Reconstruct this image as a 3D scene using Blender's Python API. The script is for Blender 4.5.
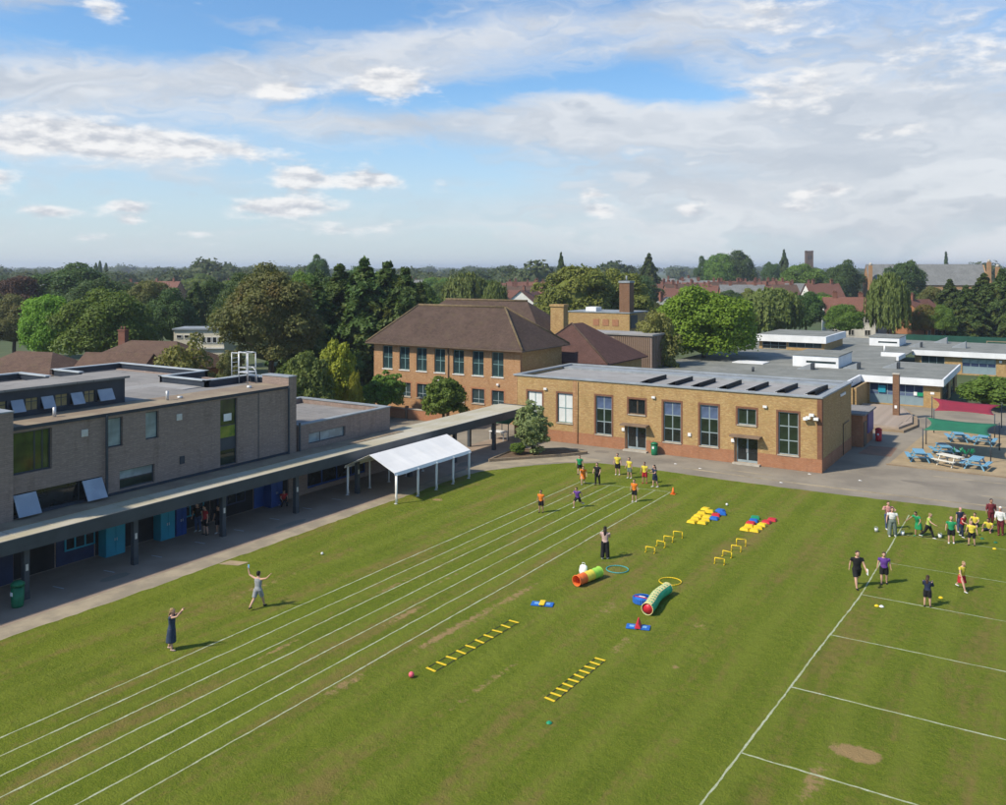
import bpy, bmesh, math, random
import numpy as np
from mathutils import Vector, Matrix

for o in list(bpy.data.objects):
    bpy.data.objects.remove(o)
scene = bpy.context.scene
COL = scene.collection
R = math.radians

# ------------------------------------------------------------------ camera
CAM_H = 15.5
YAW = math.atan(562 / 885)
cam_d = bpy.data.cameras.new('camera')
cam = bpy.data.objects.new('camera', cam_d)
COL.objects.link(cam)
cam.location = (0, 0, CAM_H)
cam.rotation_euler = (R(90), 0, YAW)
cam_d.sensor_width = 36
cam_d.lens = 885 / 1006 * 36
cam_d.shift_y = -134.5 / 1006
cam_d.clip_start = 0.5
cam_d.clip_end = 30000
scene.camera = cam

# ------------------------------------------------------------------ sky + clouds
SUN_EL = 45.0
SUN_AZ = 212.0          # measured clockwise from +Y
world = bpy.data.worlds.new('World')
scene.world = world
world.use_nodes = True


class NT:
    """small helper to write node trees compactly"""
    def __init__(self, tree):
        self.t = tree

    def n(self, kind, **kw):
        nd = self.t.nodes.new(kind)
        for k, v in kw.items():
            setattr(nd, k, v)
        return nd

    def put(self, sock, v):
        if isinstance(v, bpy.types.NodeSocket):
            self.t.links.new(v, sock)
        elif v is not None:
            sock.default_value = v

    def math(self, op, a, b=None, c=None, clamp=False):
        nd = self.n('ShaderNodeMath', operation=op, use_clamp=clamp)
        self.put(nd.inputs[0], a)
        if b is not None:
            self.put(nd.inputs[1], b)
        if c is not None:
            self.put(nd.inputs[2], c)
        return nd.outputs[0]

    def vmath(self, op, a, b=None, scale=None):
        nd = self.n('ShaderNodeVectorMath', operation=op)
        self.put(nd.inputs[0], a)
        if b is not None:
            self.put(nd.inputs[1], b)
        if scale is not None:
            self.put(nd.inputs['Scale'], scale)
        return nd.outputs['Value'] if op in ('DOT_PRODUCT', 'LENGTH', 'DISTANCE') else nd.outputs[0]

    def noise(self, vec, scale, detail=3.0, rough=0.55, dist=0.0):
        nd = self.n('ShaderNodeTexNoise')
        self.put(nd.inputs['Vector'], vec)
        nd.inputs['Scale'].default_value = scale
        nd.inputs['Detail'].default_value = detail
        nd.inputs['Roughness'].default_value = rough
        nd.inputs['Distortion'].default_value = dist
        return nd.outputs[0]

    def mix(self, f, a, b, mode='MIX'):
        nd = self.n('ShaderNodeMix', data_type='RGBA', blend_type=mode)
        self.put(nd.inputs[0], f)
        self.put(nd.inputs[6], rgba(a))
        self.put(nd.inputs[7], rgba(b))
        return nd.outputs[2]

    def ss(self, v, lo, hi):
        nd = self.n('ShaderNodeMapRange', interpolation_type='SMOOTHSTEP')
        self.put(nd.inputs[0], v)
        nd.inputs[1].default_value = lo
        nd.inputs[2].default_value = hi
        return nd.outputs[0]

    def comb(self, x, y, z):
        nd = self.n('ShaderNodeCombineXYZ')
        for i, v in enumerate((x, y, z)):
            self.put(nd.inputs[i], v)
        return nd.outputs[0]

    def sep(self, v):
        nd = self.n('ShaderNodeSeparateXYZ')
        self.put(nd.inputs[0], v)
        return nd.outputs


def rgba(c):
    if isinstance(c, (tuple, list)) and len(c) == 3:
        return (c[0], c[1], c[2], 1.0)
    return c


SKY_STRENGTH = 0.145
scene.render.engine = 'CYCLES'
scene.cycles.max_bounces = 6
scene.cycles.diffuse_bounces = 3
scene.cycles.transmission_bounces = 3
scene.cycles.volume_bounces = 0
world.cycles.sampling_method = 'MANUAL'
world.cycles.sample_map_resolution = 512
wt = world.node_tree
wt.nodes.clear()
W = NT(wt)
sky = W.n('ShaderNodeTexSky')
sky.sky_type = 'NISHITA'
sky.sun_disc = False
sky.sun_elevation = R(SUN_EL)
sky.sun_rotation = R(SUN_AZ)
sky.altitude = 50
sky.air_density = 1.0
sky.dust_density = 0.7
sky.ozone_density = 2.5
dirv = W.n('ShaderNodeTexCoord').outputs['Generated']
dx, dy, dz = W.sep(dirv)
# azimuth (clockwise from the compass direction the field runs in) and elevation, both in degrees
az = W.math('MULTIPLY', W.math('ARCTAN2', dx, dy), 57.2958)
el = W.math('MULTIPLY', W.math('ARCSINE', dz), 57.2958)
p_ae = W.comb(az, W.math('MULTIPLY', el, 2.6), 0.0)
warp = W.n('ShaderNodeTexNoise')
W.put(warp.inputs['Vector'], p_ae)
warp.inputs['Scale'].default_value = 0.11
warp.inputs['Detail'].default_value = 4
wv = W.vmath('SCALE', W.vmath('SUBTRACT', warp.outputs['Color'], (0.5, 0.5, 0.5)), scale=7.0)
p_w = W.vmath('ADD', p_ae, wv)
AZ0 = -math.degrees(YAW)


def blobs(lst, pv):
    """sum of soft ellipses (azimuth, elevation, half sizes in degrees, weight) -> one density"""
    acc = None
    for (a, e, ra, re, w) in lst:
        d = W.vmath('LENGTH', W.vmath('MULTIPLY', W.vmath('SUBTRACT', pv, (a, e * 2.6, 0)), (1 / ra, 1 / (re * 2.6), 0)))
        g_ = W.math('POWER', 2.718, W.math('MULTIPLY', W.math('MULTIPLY', d, d), -1.0))
        g_ = W.math('MULTIPLY', g_, w)
        acc = g_ if acc is None else W.math('ADD', acc, g_)
    return acc


def ae(px, py):
    a = math.atan((px - 503) / 885)
    e = math.atan((268 - py) * math.cos(a) / 885)
    return AZ0 + math.degrees(a), math.degrees(e)


def B(px, py, rx, ry, w):
    a, e = ae(px, py)
    return (a, e, rx * 0.0625, ry * 0.0625, w)


def BP(px, py, rx, ry, w):
    return B(px, py, rx * 1.12, ry * 1.25, w * 1.05)


# high thin sheet: broad bands and the open blue gaps between them
sheet = blobs([
    B(40, 0, 60, 14, .5), B(150, 85, 170, 26, .5), B(330, 62, 170, 30, .5), B(520, 28, 160, 26, .45),
    B(20, 95, 90, 26, .3), B(700, 12, 90, 22, .3), B(640, 45, 60, 10, .25), B(380, 120, 160, 14, .33), B(860, 90, 190, 80, .48),
    B(600, 125, 160, 26, .4), B(780, 190, 320, 70, .45), B(130, 150, 170, 30, .35), B(960, 180, 120, 90, .3),
    B(150, 33, 95, 14, -.62), B(300, 6, 130, 13, -.5), B(330, 100, 120, 12, -.34), B(660, 84, 110, 15, -.5), B(470, 92, 120, 9, -.3), B(590, 38, 70, 10, -.2),
    B(400, 165, 140, 22, -.3), B(210, 205, 300, 26, -.12)], p_w)
streak = W.noise(W.vmath('MULTIPLY', p_w, (0.035, 0.10, 1)), 1.0, 6, 0.6)
low_veil = W.math('MULTIPLY', W.ss(el, 0.0, 4.0), W.math('MULTIPLY', W.math('SUBTRACT', 1.0, W.ss(el, 4.0, 9.0)), 0.08))
sheet = W.math('ADD', sheet, low_veil)
d_sheet = W.math('ADD', W.math('ADD', sheet, W.math('MULTIPLY', W.math('SUBTRACT', streak, 0.5), 1.1)), 0.17)
a_sheet = W.math('MULTIPLY', W.ss(d_sheet, 0.08, 0.80), 0.90)
# low fair-weather cumulus, rows of small puffs towards the horizon
puff_src = [
    BP(395, 80, 42, 15, .9), BP(280, 88, 34, 9, .8), BP(110, 12, 18, 10, .6), BP(60, 138, 100, 17, .95), BP(190, 148, 90, 10, .55),
    BP(308, 178, 30, 12, .9), BP(370, 181, 25, 8, .85), BP(285, 207, 50, 9, .9), BP(130, 208, 22, 6, .7), BP(52, 215, 26, 5, .7),
    BP(595, 195, 16, 6, .6), BP(596, 210, 17, 6, .65), BP(800, 195, 16, 5, .6), BP(830, 192, 14, 6, .55), BP(685, 212, 20, 6, .5), BP(800, 208, 20, 5, .5),
    BP(585, 232, 26, 5, .4), BP(135, 221, 12, 4, .6), BP(5, 184, 14, 8, .7), BP(790, 90, 60, 22, .5), BP(905, 128, 26, 8, .5), BP(960, 50, 60, 30, .45), BP(780, 18, 50, 18, .5),
    BP(350, 228, 60, 6, .4), BP(105, 238, 30, 5, .45), BP(215, 232, 40, 6, .35), BP(440, 188, 24, 5, .35)]
fine = W.vmath('MULTIPLY', p_ae, (1.0, 1.0, 1.0))
bill = W.noise(fine, 0.42, 6, 0.6)
bill_up = W.noise(W.vmath('ADD', fine, (-0.5, 1.1, 0)), 0.42, 4, 0.55)
pw2 = W.vmath('ADD', p_ae, W.vmath('SCALE', W.vmath('SUBTRACT', warp.outputs['Color'], (0.5, 0.5, 0.5)), scale=3.0))
puffs = blobs(puff_src, pw2)
low_band = W.math('MULTIPLY', W.ss(el, 0.5, 3.0), W.math('SUBTRACT', 1.0, W.ss(el, 5.0, 9.0)))
d_puff = W.math('ADD', W.math('ADD', puffs, W.math('MULTIPLY', W.math('SUBTRACT', bill, 0.5), 1.35)), W.math('MULTIPLY', low_band, 0.02))
a_puff = W.math('MULTIPLY', W.ss(d_puff, 0.20, 0.72), 0.94)
sh = W.math('SUBTRACT', bill, bill_up)
lit = W.ss(sh, -0.22, 0.16)
big = W.noise(W.vmath('MULTIPLY', p_w, (0.05, 0.09, 1)), 1.0, 3, 0.5)
CL = 1.0 / SKY_STRENGTH
sheet_col = W.mix(W.ss(big, 0.3, 0.7), (0.355 * CL, 0.38 * CL, 0.42 * CL), (0.50 * CL, 0.512 * CL, 0.53 * CL))
puff_col = W.mix(lit, (0.36 * CL, 0.38 * CL, 0.42 * CL), (0.60 * CL, 0.597 * CL, 0.595 * CL))
sky_c = W.mix(1.0, sky.outputs[0], (0.50, 0.66, 0.76), 'MULTIPLY')
# moisture near the horizon, all the way round
hz = W.math('SUBTRACT', 1.0, W.ss(el, -1.0, 13.0))
sky_c = W.mix(W.math('MULTIPLY', hz, 0.75), sky_c, (0.415 * CL, 0.45 * CL, 0.49 * CL))
c1 = W.mix(a_sheet, sky_c, sheet_col)
c2 = W.mix(a_puff, c1, puff_col)
bg = W.n('ShaderNodeBackground')
W.put(bg.inputs['Color'], c2)
bg.inputs['Strength'].default_value = SKY_STRENGTH
out = W.n('ShaderNodeOutputWorld')
wt.links.new(bg.outputs[0], out.inputs['Surface'])

# ------------------------------------------------------------------ sun, exposure
sun_d = bpy.data.lights.new('sun', 'SUN')
sun_d.energy = 3.4
sun_d.angle = R(3.0)
sun_d.color = (1.0, 0.90, 0.74)
sun = bpy.data.objects.new('sun', sun_d)
COL.objects.link(sun)
ce = math.cos(R(SUN_EL))
SUN_TO = Vector((math.sin(R(SUN_AZ)) * ce, math.cos(R(SUN_AZ)) * ce, math.sin(R(SUN_EL))))
sun.rotation_euler = (-SUN_TO).to_track_quat('-Z', 'Y').to_euler()
sun.location = (-60, -60, 90)
vs = scene.view_settings
vs.view_transform = 'Standard'
vs.look = 'None'
vs.exposure = 0.68
vs.gamma = 1.0
vs.use_curve_mapping = False

# ------------------------------------------------------------------ materials
MATS = {}


def newmat(name):
    m = bpy.data.materials.new(name)
    m.use_nodes = True
    m.node_tree.nodes.clear()
    t = NT(m.node_tree)
    o = t.n('ShaderNodeOutputMaterial')
    p = t.n('ShaderNodeBsdfPrincipled')
    m.node_tree.links.new(p.outputs[0], o.inputs[0])
    MATS[name] = m
    return m, t, p, o


def mk(name, c1, c2=None, scale=3.0, rough=0.8, bump=0.0, bscale=40.0, metal=0.0, spec=0.3, stretch=(1, 1, 1), lo=.35, hi=.65, detail=4):
    m, t, p, o = newmat(name)
    if c2 is None:
        c2 = tuple(x * 0.82 for x in c1)
    tc = t.n('ShaderNodeTexCoord').outputs['Object']
    v = t.vmath('MULTIPLY', tc, stretch)
    f = t.ss(t.noise(v, scale, detail, 0.6), lo, hi)
    t.put(p.inputs['Base Color'], t.mix(f, c1, c2))
    p.inputs['Roughness'].default_value = rough
    p.inputs['Metallic'].default_value = metal
    p.inputs['Specular IOR Level'].default_value = spec
    if bump:
        b = t.n('ShaderNodeBump')
        b.inputs['Strength'].default_value = bump
        b.inputs['Distance'].default_value = 0.02
        t.put(b.inputs['Height'], t.noise(v, bscale, 3, 0.6))
        t.put(p.inputs['Normal'], b.outputs[0])
    return m


def mk_brick(name, ca, cb, mortar, bw=0.235, bh=0.078, stain=(0.6, 0.55, 0.5), patch=0.5):
    m, t, p, o = newmat(name)
    tc = t.n('ShaderNodeTexCoord').outputs['Object']
    x, y, z = t.sep(tc)
    v = t.comb(t.math('ADD', x, y), z, 0.0)
    b = t.n('ShaderNodeTexBrick')
    t.put(b.inputs['Vector'], v)
    b.inputs['Scale'].default_value = 1.0
    b.inputs['Brick Width'].default_value = bw
    b.inputs['Row Height'].default_value = bh
    b.inputs['Mortar Size'].default_value = 0.008
    b.inputs['Bias'].default_value = 0.1
    b.inputs['Color1'].default_value = rgba(ca)
    b.inputs['Color2'].default_value = rgba(cb)
    b.inputs['Mortar'].default_value = rgba(mortar)
    n1 = t.ss(t.noise(v, 0.9, 5, 0.65), 0.35, 0.7)
    n2 = t.ss(t.noise(t.vmath('MULTIPLY', v, (1.6, 0.35, 1)), 1.0, 4, 0.6), 0.5, 0.75)
    c = t.mix(t.math('MULTIPLY', n1, patch), b.outputs['Color'], tuple(q * 0.66 for q in ca))
    c = t.mix(t.math('MULTIPLY', n2, 0.6), c, t.mix(1.0, c, stain, 'MULTIPLY'))
    n3 = t.ss(t.noise(t.vmath('MULTIPLY', v, (2.2, 6.5, 1)), 1.0, 3, 0.75), 0.42, 0.62)
    c = t.mix(t.math('MULTIPLY', n3, 0.6), c, cb)
    n4 = t.ss(t.noise(t.vmath('MULTIPLY', v, (4.0, 11.0, 1)), 1.0, 2, 0.7), 0.52, 0.68)
    c = t.mix(t.math('MULTIPLY', n4, 0.45), c, tuple(min(1, q * 1.25) for q in ca))
    t.put(p.inputs['Base Color'], c)
    p.inputs['Roughness'].default_value = 0.9
    p.inputs['Specular IOR Level'].default_value = 0.2
    bp = t.n('ShaderNodeBump')
    bp.inputs['Strength'].default_value = 0.5
    bp.inputs['Distance'].default_value = 0.01
    t.put(bp.inputs['Height'], t.math('ADD', t.math('MULTIPLY', b.outputs['Fac'], -1.0), t.noise(v, 30, 2)))
    t.put(p.inputs['Normal'], bp.outputs[0])
    return m


def mk_tiles(name, ca, cb, moss=None):
    """plain clay tiles: fine courses running along the slope"""
    m, t, p, o = newmat(name)
    tc = t.n('ShaderNodeTexCoord').outputs['Object']
    x, y, z = t.sep(tc)
    v = t.comb(t.math('ADD', x, y), t.math('MULTIPLY', z, 1.4), 0.0)
    b = t.n('ShaderNodeTexBrick')
    t.put(b.inputs['Vector'], v)
    b.inputs['Scale'].default_value = 1.0
    b.inputs['Brick Width'].default_value = 0.30
    b.inputs['Row Height'].default_value = 0.16
    b.inputs['Mortar Size'].default_value = 0.012
    b.inputs['Color1'].default_value = rgba(ca)
    b.inputs['Color2'].default_value = rgba(cb)
    b.inputs['Mortar'].default_value = rgba(tuple(q * 0.5 for q in ca))
    n1 = t.ss(t.noise(tc, 0.5, 6, 0.7), 0.35, 0.7)
    c = t.mix(t.math('MULTIPLY', n1, 0.45), b.outputs['Color'], tuple(q * 1.3 for q in cb))
    n2 = t.ss(t.noise(tc, 3.0, 4, 0.7), 0.45, 0.75)
    c = t.mix(t.math('MULTIPLY', n2, 0.45), c, tuple(q * 0.55 for q in ca))
    if moss:
        n3 = t.ss(t.noise(tc, 1.3, 5, 0.7), 0.5, 0.72)
        c = t.mix(t.math('MULTIPLY', n3, 0.5), c, moss)
    t.put(p.inputs['Base Color'], c)
    p.inputs['Roughness'].default_value = 0.9
    p.inputs['Specular IOR Level'].default_value = 0.2
    bp = t.n('ShaderNodeBump')
    bp.inputs['Strength'].default_value = 0.6
    bp.inputs['Distance'].default_value = 0.02
    t.put(bp.inputs['Height'], t.math('ADD', t.math('MULTIPLY', b.outputs['Fac'], -1.0), t.noise(tc, 9, 3)))
    t.put(p.inputs['Normal'], bp.outputs[0])
    return m


def mk_glass(name, tint, rough=0.04, blotch=None):
    m, t, p, o = newmat(name)
    tc = t.n('ShaderNodeTexCoord').outputs['Object']
    n = t.ss(t.noise(tc, 0.9, 3), 0.35, 0.65)
    t.put(p.inputs['Base Color'], t.mix(n, tint, blotch or tuple(q * 0.6 for q in tint)))
    p.inputs['Roughness'].default_value = rough
    p.inputs['IOR'].default_value = 1.5
    p.inputs['Specular IOR Level'].default_value = 0.5
    bp = t.n('ShaderNodeBump')
    bp.inputs['Strength'].default_value = 0.06
    bp.inputs['Distance'].default_value = 0.02
    t.put(bp.inputs['Height'], t.noise(tc, 1.4, 1))
    t.put(p.inputs['Normal'], bp.outputs[0])
    return m


def mk_leaf(name, ca, cb, cc=None, trans=0.3):
    """leaf colours vary from leaf to leaf (attribute 'tone') and from tree to tree"""
    m, t, p, o = newmat(name)
    at_ = t.n('ShaderNodeAttribute', attribute_name='tone').outputs['Fac']
    rnd = t.n('ShaderNodeObjectInfo').outputs['Random']
    c = t.mix(at_, ca, cb)
    if cc:
        tc = t.n('ShaderNodeTexCoord').outputs['Object']
        c = t.mix(t.math('MULTIPLY', t.ss(t.noise(tc, 0.35, 3), 0.5, 0.75), 0.8), c, cc)
    hs = t.n('ShaderNodeHueSaturation')
    t.put(hs.inputs['Hue'], t.math('ADD', 0.485, t.math('MULTIPLY', rnd, 0.03)))
    t.put(hs.inputs['Value'], t.math('ADD', 0.85, t.math('MULTIPLY', rnd, 0.3)))
    t.put(hs.inputs['Color'], c)
    t.put(p.inputs['Base Color'], hs.outputs[0])
    p.inputs['Roughness'].default_value = 0.6
    p.inputs['Specular IOR Level'].default_value = 0.25
    tr = t.n('ShaderNodeBsdfTranslucent')
    t.put(tr.inputs['Color'], t.mix(1.0, hs.outputs[0], (1.25, 1.25, 0.6), 'MULTIPLY'))
    ms = t.n('ShaderNodeMixShader')
    ms.inputs[0].default_value = trans
    m.node_tree.links.new(p.outputs[0], ms.inputs[1])
    m.node_tree.links.new(tr.outputs[0], ms.inputs[2])
    m.node_tree.links.new(ms.outputs[0], o.inputs[0])
    return m


mk_brick('buff_brick', (0.51, 0.355, 0.15), (0.34, 0.195, 0.08), (0.34, 0.27, 0.17), patch=.75)
mk_brick('surround_brick', (0.22, 0.095, 0.05), (0.17, 0.075, 0.045), (0.2, 0.14, 0.1))
mk_brick('orange_brick', (0.46, 0.265, 0.13), (0.33, 0.17, 0.08), (0.36, 0.28, 0.18))
mk_brick('red_brick', (0.40, 0.185, 0.095), (0.33, 0.145, 0.075), (0.32, 0.22, 0.15))
mk_brick('grey_brick', (0.325, 0.246, 0.206), (0.26, 0.196, 0.164), (0.185, 0.15, 0.13), bw=0.45, bh=0.10, patch=0.25)
mk_brick('brown_brick', (0.25, 0.135, 0.075), (0.17, 0.088, 0.05), (0.2, 0.15, 0.11))
mk_brick('dark_red_brick', (0.24, 0.09, 0.055), (0.19, 0.075, 0.05), (0.2, 0.16, 0.13))
mk_tiles('brown_tiles', (0.070, 0.046, 0.037), (0.095, 0.064, 0.05), (0.10, 0.078, 0.043))
mk_tiles('plum_tiles', (0.085, 0.045, 0.037), (0.105, 0.056, 0.046))
mk_tiles('red_tiles', (0.215, 0.10, 0.073), (0.165, 0.08, 0.06))
mk_tiles('house_tiles', (0.10, 0.062, 0.047), (0.13, 0.082, 0.06), (0.11, 0.088, 0.045))
mk_tiles('slate', (0.16, 0.165, 0.165), (0.21, 0.215, 0.21))
mk('ridge_moss', (0.17, 0.125, 0.065), (0.11, 0.08, 0.05), 2.5, 0.95, 0.3)

def mk_felt(name, ca, cb, w=1.0, rough=.9):
    """roofing felt in lapped strips, with ponding stains"""
    m, t, p, o = newmat(name)
    tc = t.n('ShaderNodeTexCoord').outputs['Object']
    b = t.n('ShaderNodeTexBrick')
    t.put(b.inputs['Vector'], tc)
    b.inputs['Scale'].default_value = 1.0
    b.inputs['Brick Width'].default_value = 7.0
    b.inputs['Row Height'].default_value = w
    b.inputs['Mortar Size'].default_value = 0.03
    b.inputs['Color1'].default_value = rgba(ca)
    b.inputs['Color2'].default_value = rgba(tuple(q * .88 for q in ca))
    b.inputs['Mortar'].default_value = rgba(tuple(q * .62 for q in ca))
    n1 = t.ss(t.noise(tc, 0.35, 6, 0.65), 0.38, 0.66)
    c = t.mix(t.math('MULTIPLY', n1, 0.8), b.outputs['Color'], cb)
    n2 = t.ss(t.noise(tc, 0.9, 5, 0.7), 0.55, 0.66)
    c = t.mix(t.math('MULTIPLY', n2, 0.5), c, tuple(q * .6 for q in ca))
    t.put(p.inputs['Base Color'], c)
    p.inputs['Roughness'].default_value = rough
    p.inputs['Specular IOR Level'].default_value = 0.25


mk_felt('roof_felt', (0.215, 0.205, 0.195), (0.265, 0.25, 0.235))
mk_felt('green_felt', (0.185, 0.192, 0.175), (0.24, 0.245, 0.225))
mk_felt('hall_roof', (0.33, 0.32, 0.31), (0.25, 0.24, 0.225), 1.2, .75)
mk('lead_grey', (0.28, 0.305, 0.325), (0.22, 0.24, 0.255), 0.9, 0.55, 0.05)
mk('pale_metal', (0.42, 0.46, 0.48), (0.34, 0.37, 0.39), 0.8, 0.45)
mk('slate_metal', (0.058, 0.07, 0.082), (0.045, 0.054, 0.064), 0.8, 0.5)
mk('dark_blue_metal', (0.035, 0.045, 0.062), (0.026, 0.033, 0.046), 1.0, 0.45)
mk('canopy_roof', (0.37, 0.335, 0.235), (0.44, 0.415, 0.345), 0.4, 0.8, 0.1, 25, stretch=(1.5, 0.5, 1))
mk('gutter_strip', (0.21, 0.16, 0.115), (0.28, 0.23, 0.16), 0.6, 0.95, 0.3)
mk('white_paint', (0.76, 0.75, 0.73), (0.66, 0.65, 0.62), 0.8, 0.55)
mk('white_fascia', (0.74, 0.75, 0.76), (0.64, 0.65, 0.66), 0.5, 0.5)
mk('marquee_white', (0.82, 0.80, 0.76), (0.77, 0.75, 0.71), 0.7, 0.5, 0.12, 3)
mk('white_plastic', (0.78, 0.78, 0.77), (0.7, 0.7, 0.7), 3, 0.4)
mk('galvanised', (0.62, 0.63, 0.63), (0.5, 0.51, 0.52), 3, 0.4, metal=0.3)
mk('blue_grey_panel', (0.22, 0.29, 0.32), (0.18, 0.25, 0.28), 0.6, 0.5)
mk('teal_panel', (0.02, 0.26, 0.36), (0.018, 0.22, 0.31), 1.0, 0.45)
mk('blue_panel', (0.012, 0.06, 0.24), (0.010, 0.05, 0.19), 1.0, 0.45)
mk('navy_panel', (0.02, 0.035, 0.09), (0.015, 0.025, 0.065), 1.0, 0.5)
mk('purple_panel', (0.09, 0.07, 0.24), (0.08, 0.06, 0.2), 1.0, 0.5)
mk('canopy_shade', (0.02, 0.02, 0.022), (0.014, 0.014, 0.015), 1.0, 0.9)  # near-black sheets that paint the deep shade under the walkway
mk('tarmac', (0.18, 0.157, 0.125), (0.22, 0.19, 0.152), 0.35, 0.92, 0.35, 60, detail=8)
mk('old_tarmac', (0.265, 0.23, 0.178), (0.195, 0.17, 0.135), 0.28, 0.92, 0.35, 60, detail=9)
mk('shade_tarmac', (0.25, 0.19, 0.145), (0.31, 0.238, 0.182), 0.5, 0.92, 0.35, 60, detail=8)
mk('pale_ground', (0.34, 0.285, 0.20), (0.24, 0.205, 0.15), 0.7, 0.95, 0.3, 30, detail=7)  # kerb and pale repairs; also the painted sunlight beside the path
mk('sand_surface', (0.36, 0.275, 0.165), (0.28, 0.215, 0.13), 0.8, 0.95, 0.3, 40, detail=7)
mk('red_paving', (0.26, 0.15, 0.10), (0.19, 0.125, 0.09), 0.8, 0.9, 0.2)
mk('timber', (0.30, 0.23, 0.15), (0.23, 0.17, 0.11), 1.2, 0.85, 0.2, 20, stretch=(1, 6, 6))
mk('weathered_timber', (0.22, 0.15, 0.10), (0.16, 0.11, 0.075), 1.2, 0.9, 0.2, 20)
mk('deck_timber', (0.36, 0.29, 0.235), (0.27, 0.22, 0.175), 1.5, 0.85, 0.2)
mk('stone_sill', (0.45, 0.41, 0.34), (0.36, 0.33, 0.28), 2, 0.85)
mk('frame_grey', (0.27, 0.33, 0.35), (0.23, 0.28, 0.30), 2, 0.5)
mk('frame_teal', (0.16, 0.27, 0.27), (0.13, 0.22, 0.22), 2, 0.5)
mk('frame_dark', (0.05, 0.058, 0.068), (0.04, 0.046, 0.055), 2, 0.5)
mk('frame_wood', (0.13, 0.09, 0.06), (0.10, 0.07, 0.05), 2, 0.6)
mk_glass('glass_dark', (0.018, 0.022, 0.022), 0.05)
mk_glass('glass_green', (0.022, 0.035, 0.022), 0.05)
mk_glass('glass_teal', (0.03, 0.055, 0.06), 0.05)
mk_glass('glass_pale', (0.30, 0.38, 0.40), 0.12)
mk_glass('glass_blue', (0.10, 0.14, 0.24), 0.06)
mk_glass('glass_board', (0.055, 0.09, 0.025), 0.08, (0.02, 0.035, 0.015))
mk_glass('glass_poster', (0.25, 0.28, 0.05), 0.1, (0.08, 0.16, 0.03))
mk_glass('glass_warm', (0.30, 0.24, 0.12), 0.08, (0.16, 0.13, 0.07))
mk_glass('blind_white', (0.66, 0.68, 0.66), 0.25, (0.58, 0.6, 0.58))
mk_glass('sky_pane', (0.36, 0.40, 0.46), 0.1, (0.28, 0.32, 0.38))  # reflected sky painted into the colour of the open sashes
mk('solar_black', (0.010, 0.010, 0.012), (0.014, 0.014, 0.017), 2, 0.6, spec=0.15)
mk('bark', (0.10, 0.075, 0.05), (0.06, 0.045, 0.032), 3.0, 0.95, 0.6, 14, stretch=(1, 1, 0.3))
mk('soil', (0.10, 0.068, 0.042), (0.14, 0.095, 0.06), 2.5, 0.95, 0.4, 20)
mk('blue_table', (0.17, 0.37, 0.52), (0.13, 0.31, 0.46), 2.0, 0.5)
mk('white_table', (0.68, 0.66, 0.58), (0.58, 0.56, 0.48), 2.0, 0.6)
mk('crimson_cloth', (0.27, 0.018, 0.038), (0.23, 0.016, 0.033), 1.0, 0.75, 0.1, 8)
mk('green_cloth', (0.02, 0.155, 0.078), (0.016, 0.13, 0.065), 1.0, 0.75, 0.1, 8)
mk('bin_green', (0.012, 0.16, 0.07), (0.01, 0.12, 0.055), 3.0, 0.45)
mk('bin_red', (0.48, 0.02, 0.03), (0.4, 0.018, 0.025), 3.0, 0.45)
mk('yellow_plastic', (0.78, 0.55, 0.015), (0.70, 0.47, 0.012), 3.0, 0.4)
mk('orange_plastic', (0.80, 0.17, 0.02), (0.72, 0.14, 0.02), 3.0, 0.5)
mk('red_plastic', (0.55, 0.025, 0.04), (0.47, 0.02, 0.035), 3.0, 0.4)
mk('blue_plastic', (0.015, 0.13, 0.48), (0.012, 0.11, 0.42), 3.0, 0.4)
mk('light_blue_plastic', (0.20, 0.42, 0.66), (0.16, 0.36, 0.6), 3.0, 0.4)
mk('green_plastic', (0.015, 0.28, 0.13), (0.012, 0.23, 0.11), 3.0, 0.4)
mk('lime_fabric', (0.36, 0.68, 0.08), (0.30, 0.60, 0.07), 3.0, 0.6, 0.2, 9)
mk('yellow_fabric', (0.80, 0.66, 0.08), (0.74, 0.58, 0.06), 3.0, 0.6, 0.2, 9)
mk('orange_fabric', (0.82, 0.17, 0.035), (0.75, 0.14, 0.03), 3.0, 0.6, 0.2, 9)
mk('cream_fabric', (0.68, 0.60, 0.28), (0.60, 0.52, 0.22), 3.0, 0.6, 0.2, 9)
mk('jade_fabric', (0.03, 0.40, 0.20), (0.025, 0.34, 0.17), 3.0, 0.6, 0.2, 9)
mk('teal_plastic', (0.05, 0.36, 0.36), (0.04, 0.3, 0.3), 3.0, 0.4)
mk('pink_plastic', (0.72, 0.12, 0.16), (0.65, 0.1, 0.14), 3.0, 0.4)
mk('black_webbing', (0.02, 0.02, 0.02), (0.03, 0.03, 0.03), 3.0, 0.7)
mk('cream_render', (0.66, 0.61, 0.48), (0.58, 0.53, 0.42), 0.7, 0.9)
mk('white_render', (0.66, 0.65, 0.61), (0.57, 0.56, 0.53), 0.7, 0.9)
mk('tower_stone', (0.13, 0.085, 0.065), (0.10, 0.07, 0.055), 0.5, 0.95)
mk('fence_green', (0.012, 0.07, 0.05), (0.01, 0.055, 0.04), 0.5, 0.8)
mk('dry_grass', (0.36, 0.27, 0.12), (0.26, 0.21, 0.08), 0.1, 0.95)
mk_leaf('leaf_mid', (0.084, 0.152, 0.023), (0.152, 0.232, 0.038))
mk_leaf('leaf_dark', (0.042, 0.086, 0.022), (0.082, 0.14, 0.034))
mk_leaf('leaf_bright', (0.115, 0.225, 0.018), (0.195, 0.33, 0.03))
mk_leaf('leaf_olive', (0.094, 0.104, 0.032), (0.160, 0.160, 0.049), (0.145, 0.099, 0.032))
mk_leaf('leaf_gold', (0.19, 0.21, 0.02), (0.30, 0.30, 0.03))
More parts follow.
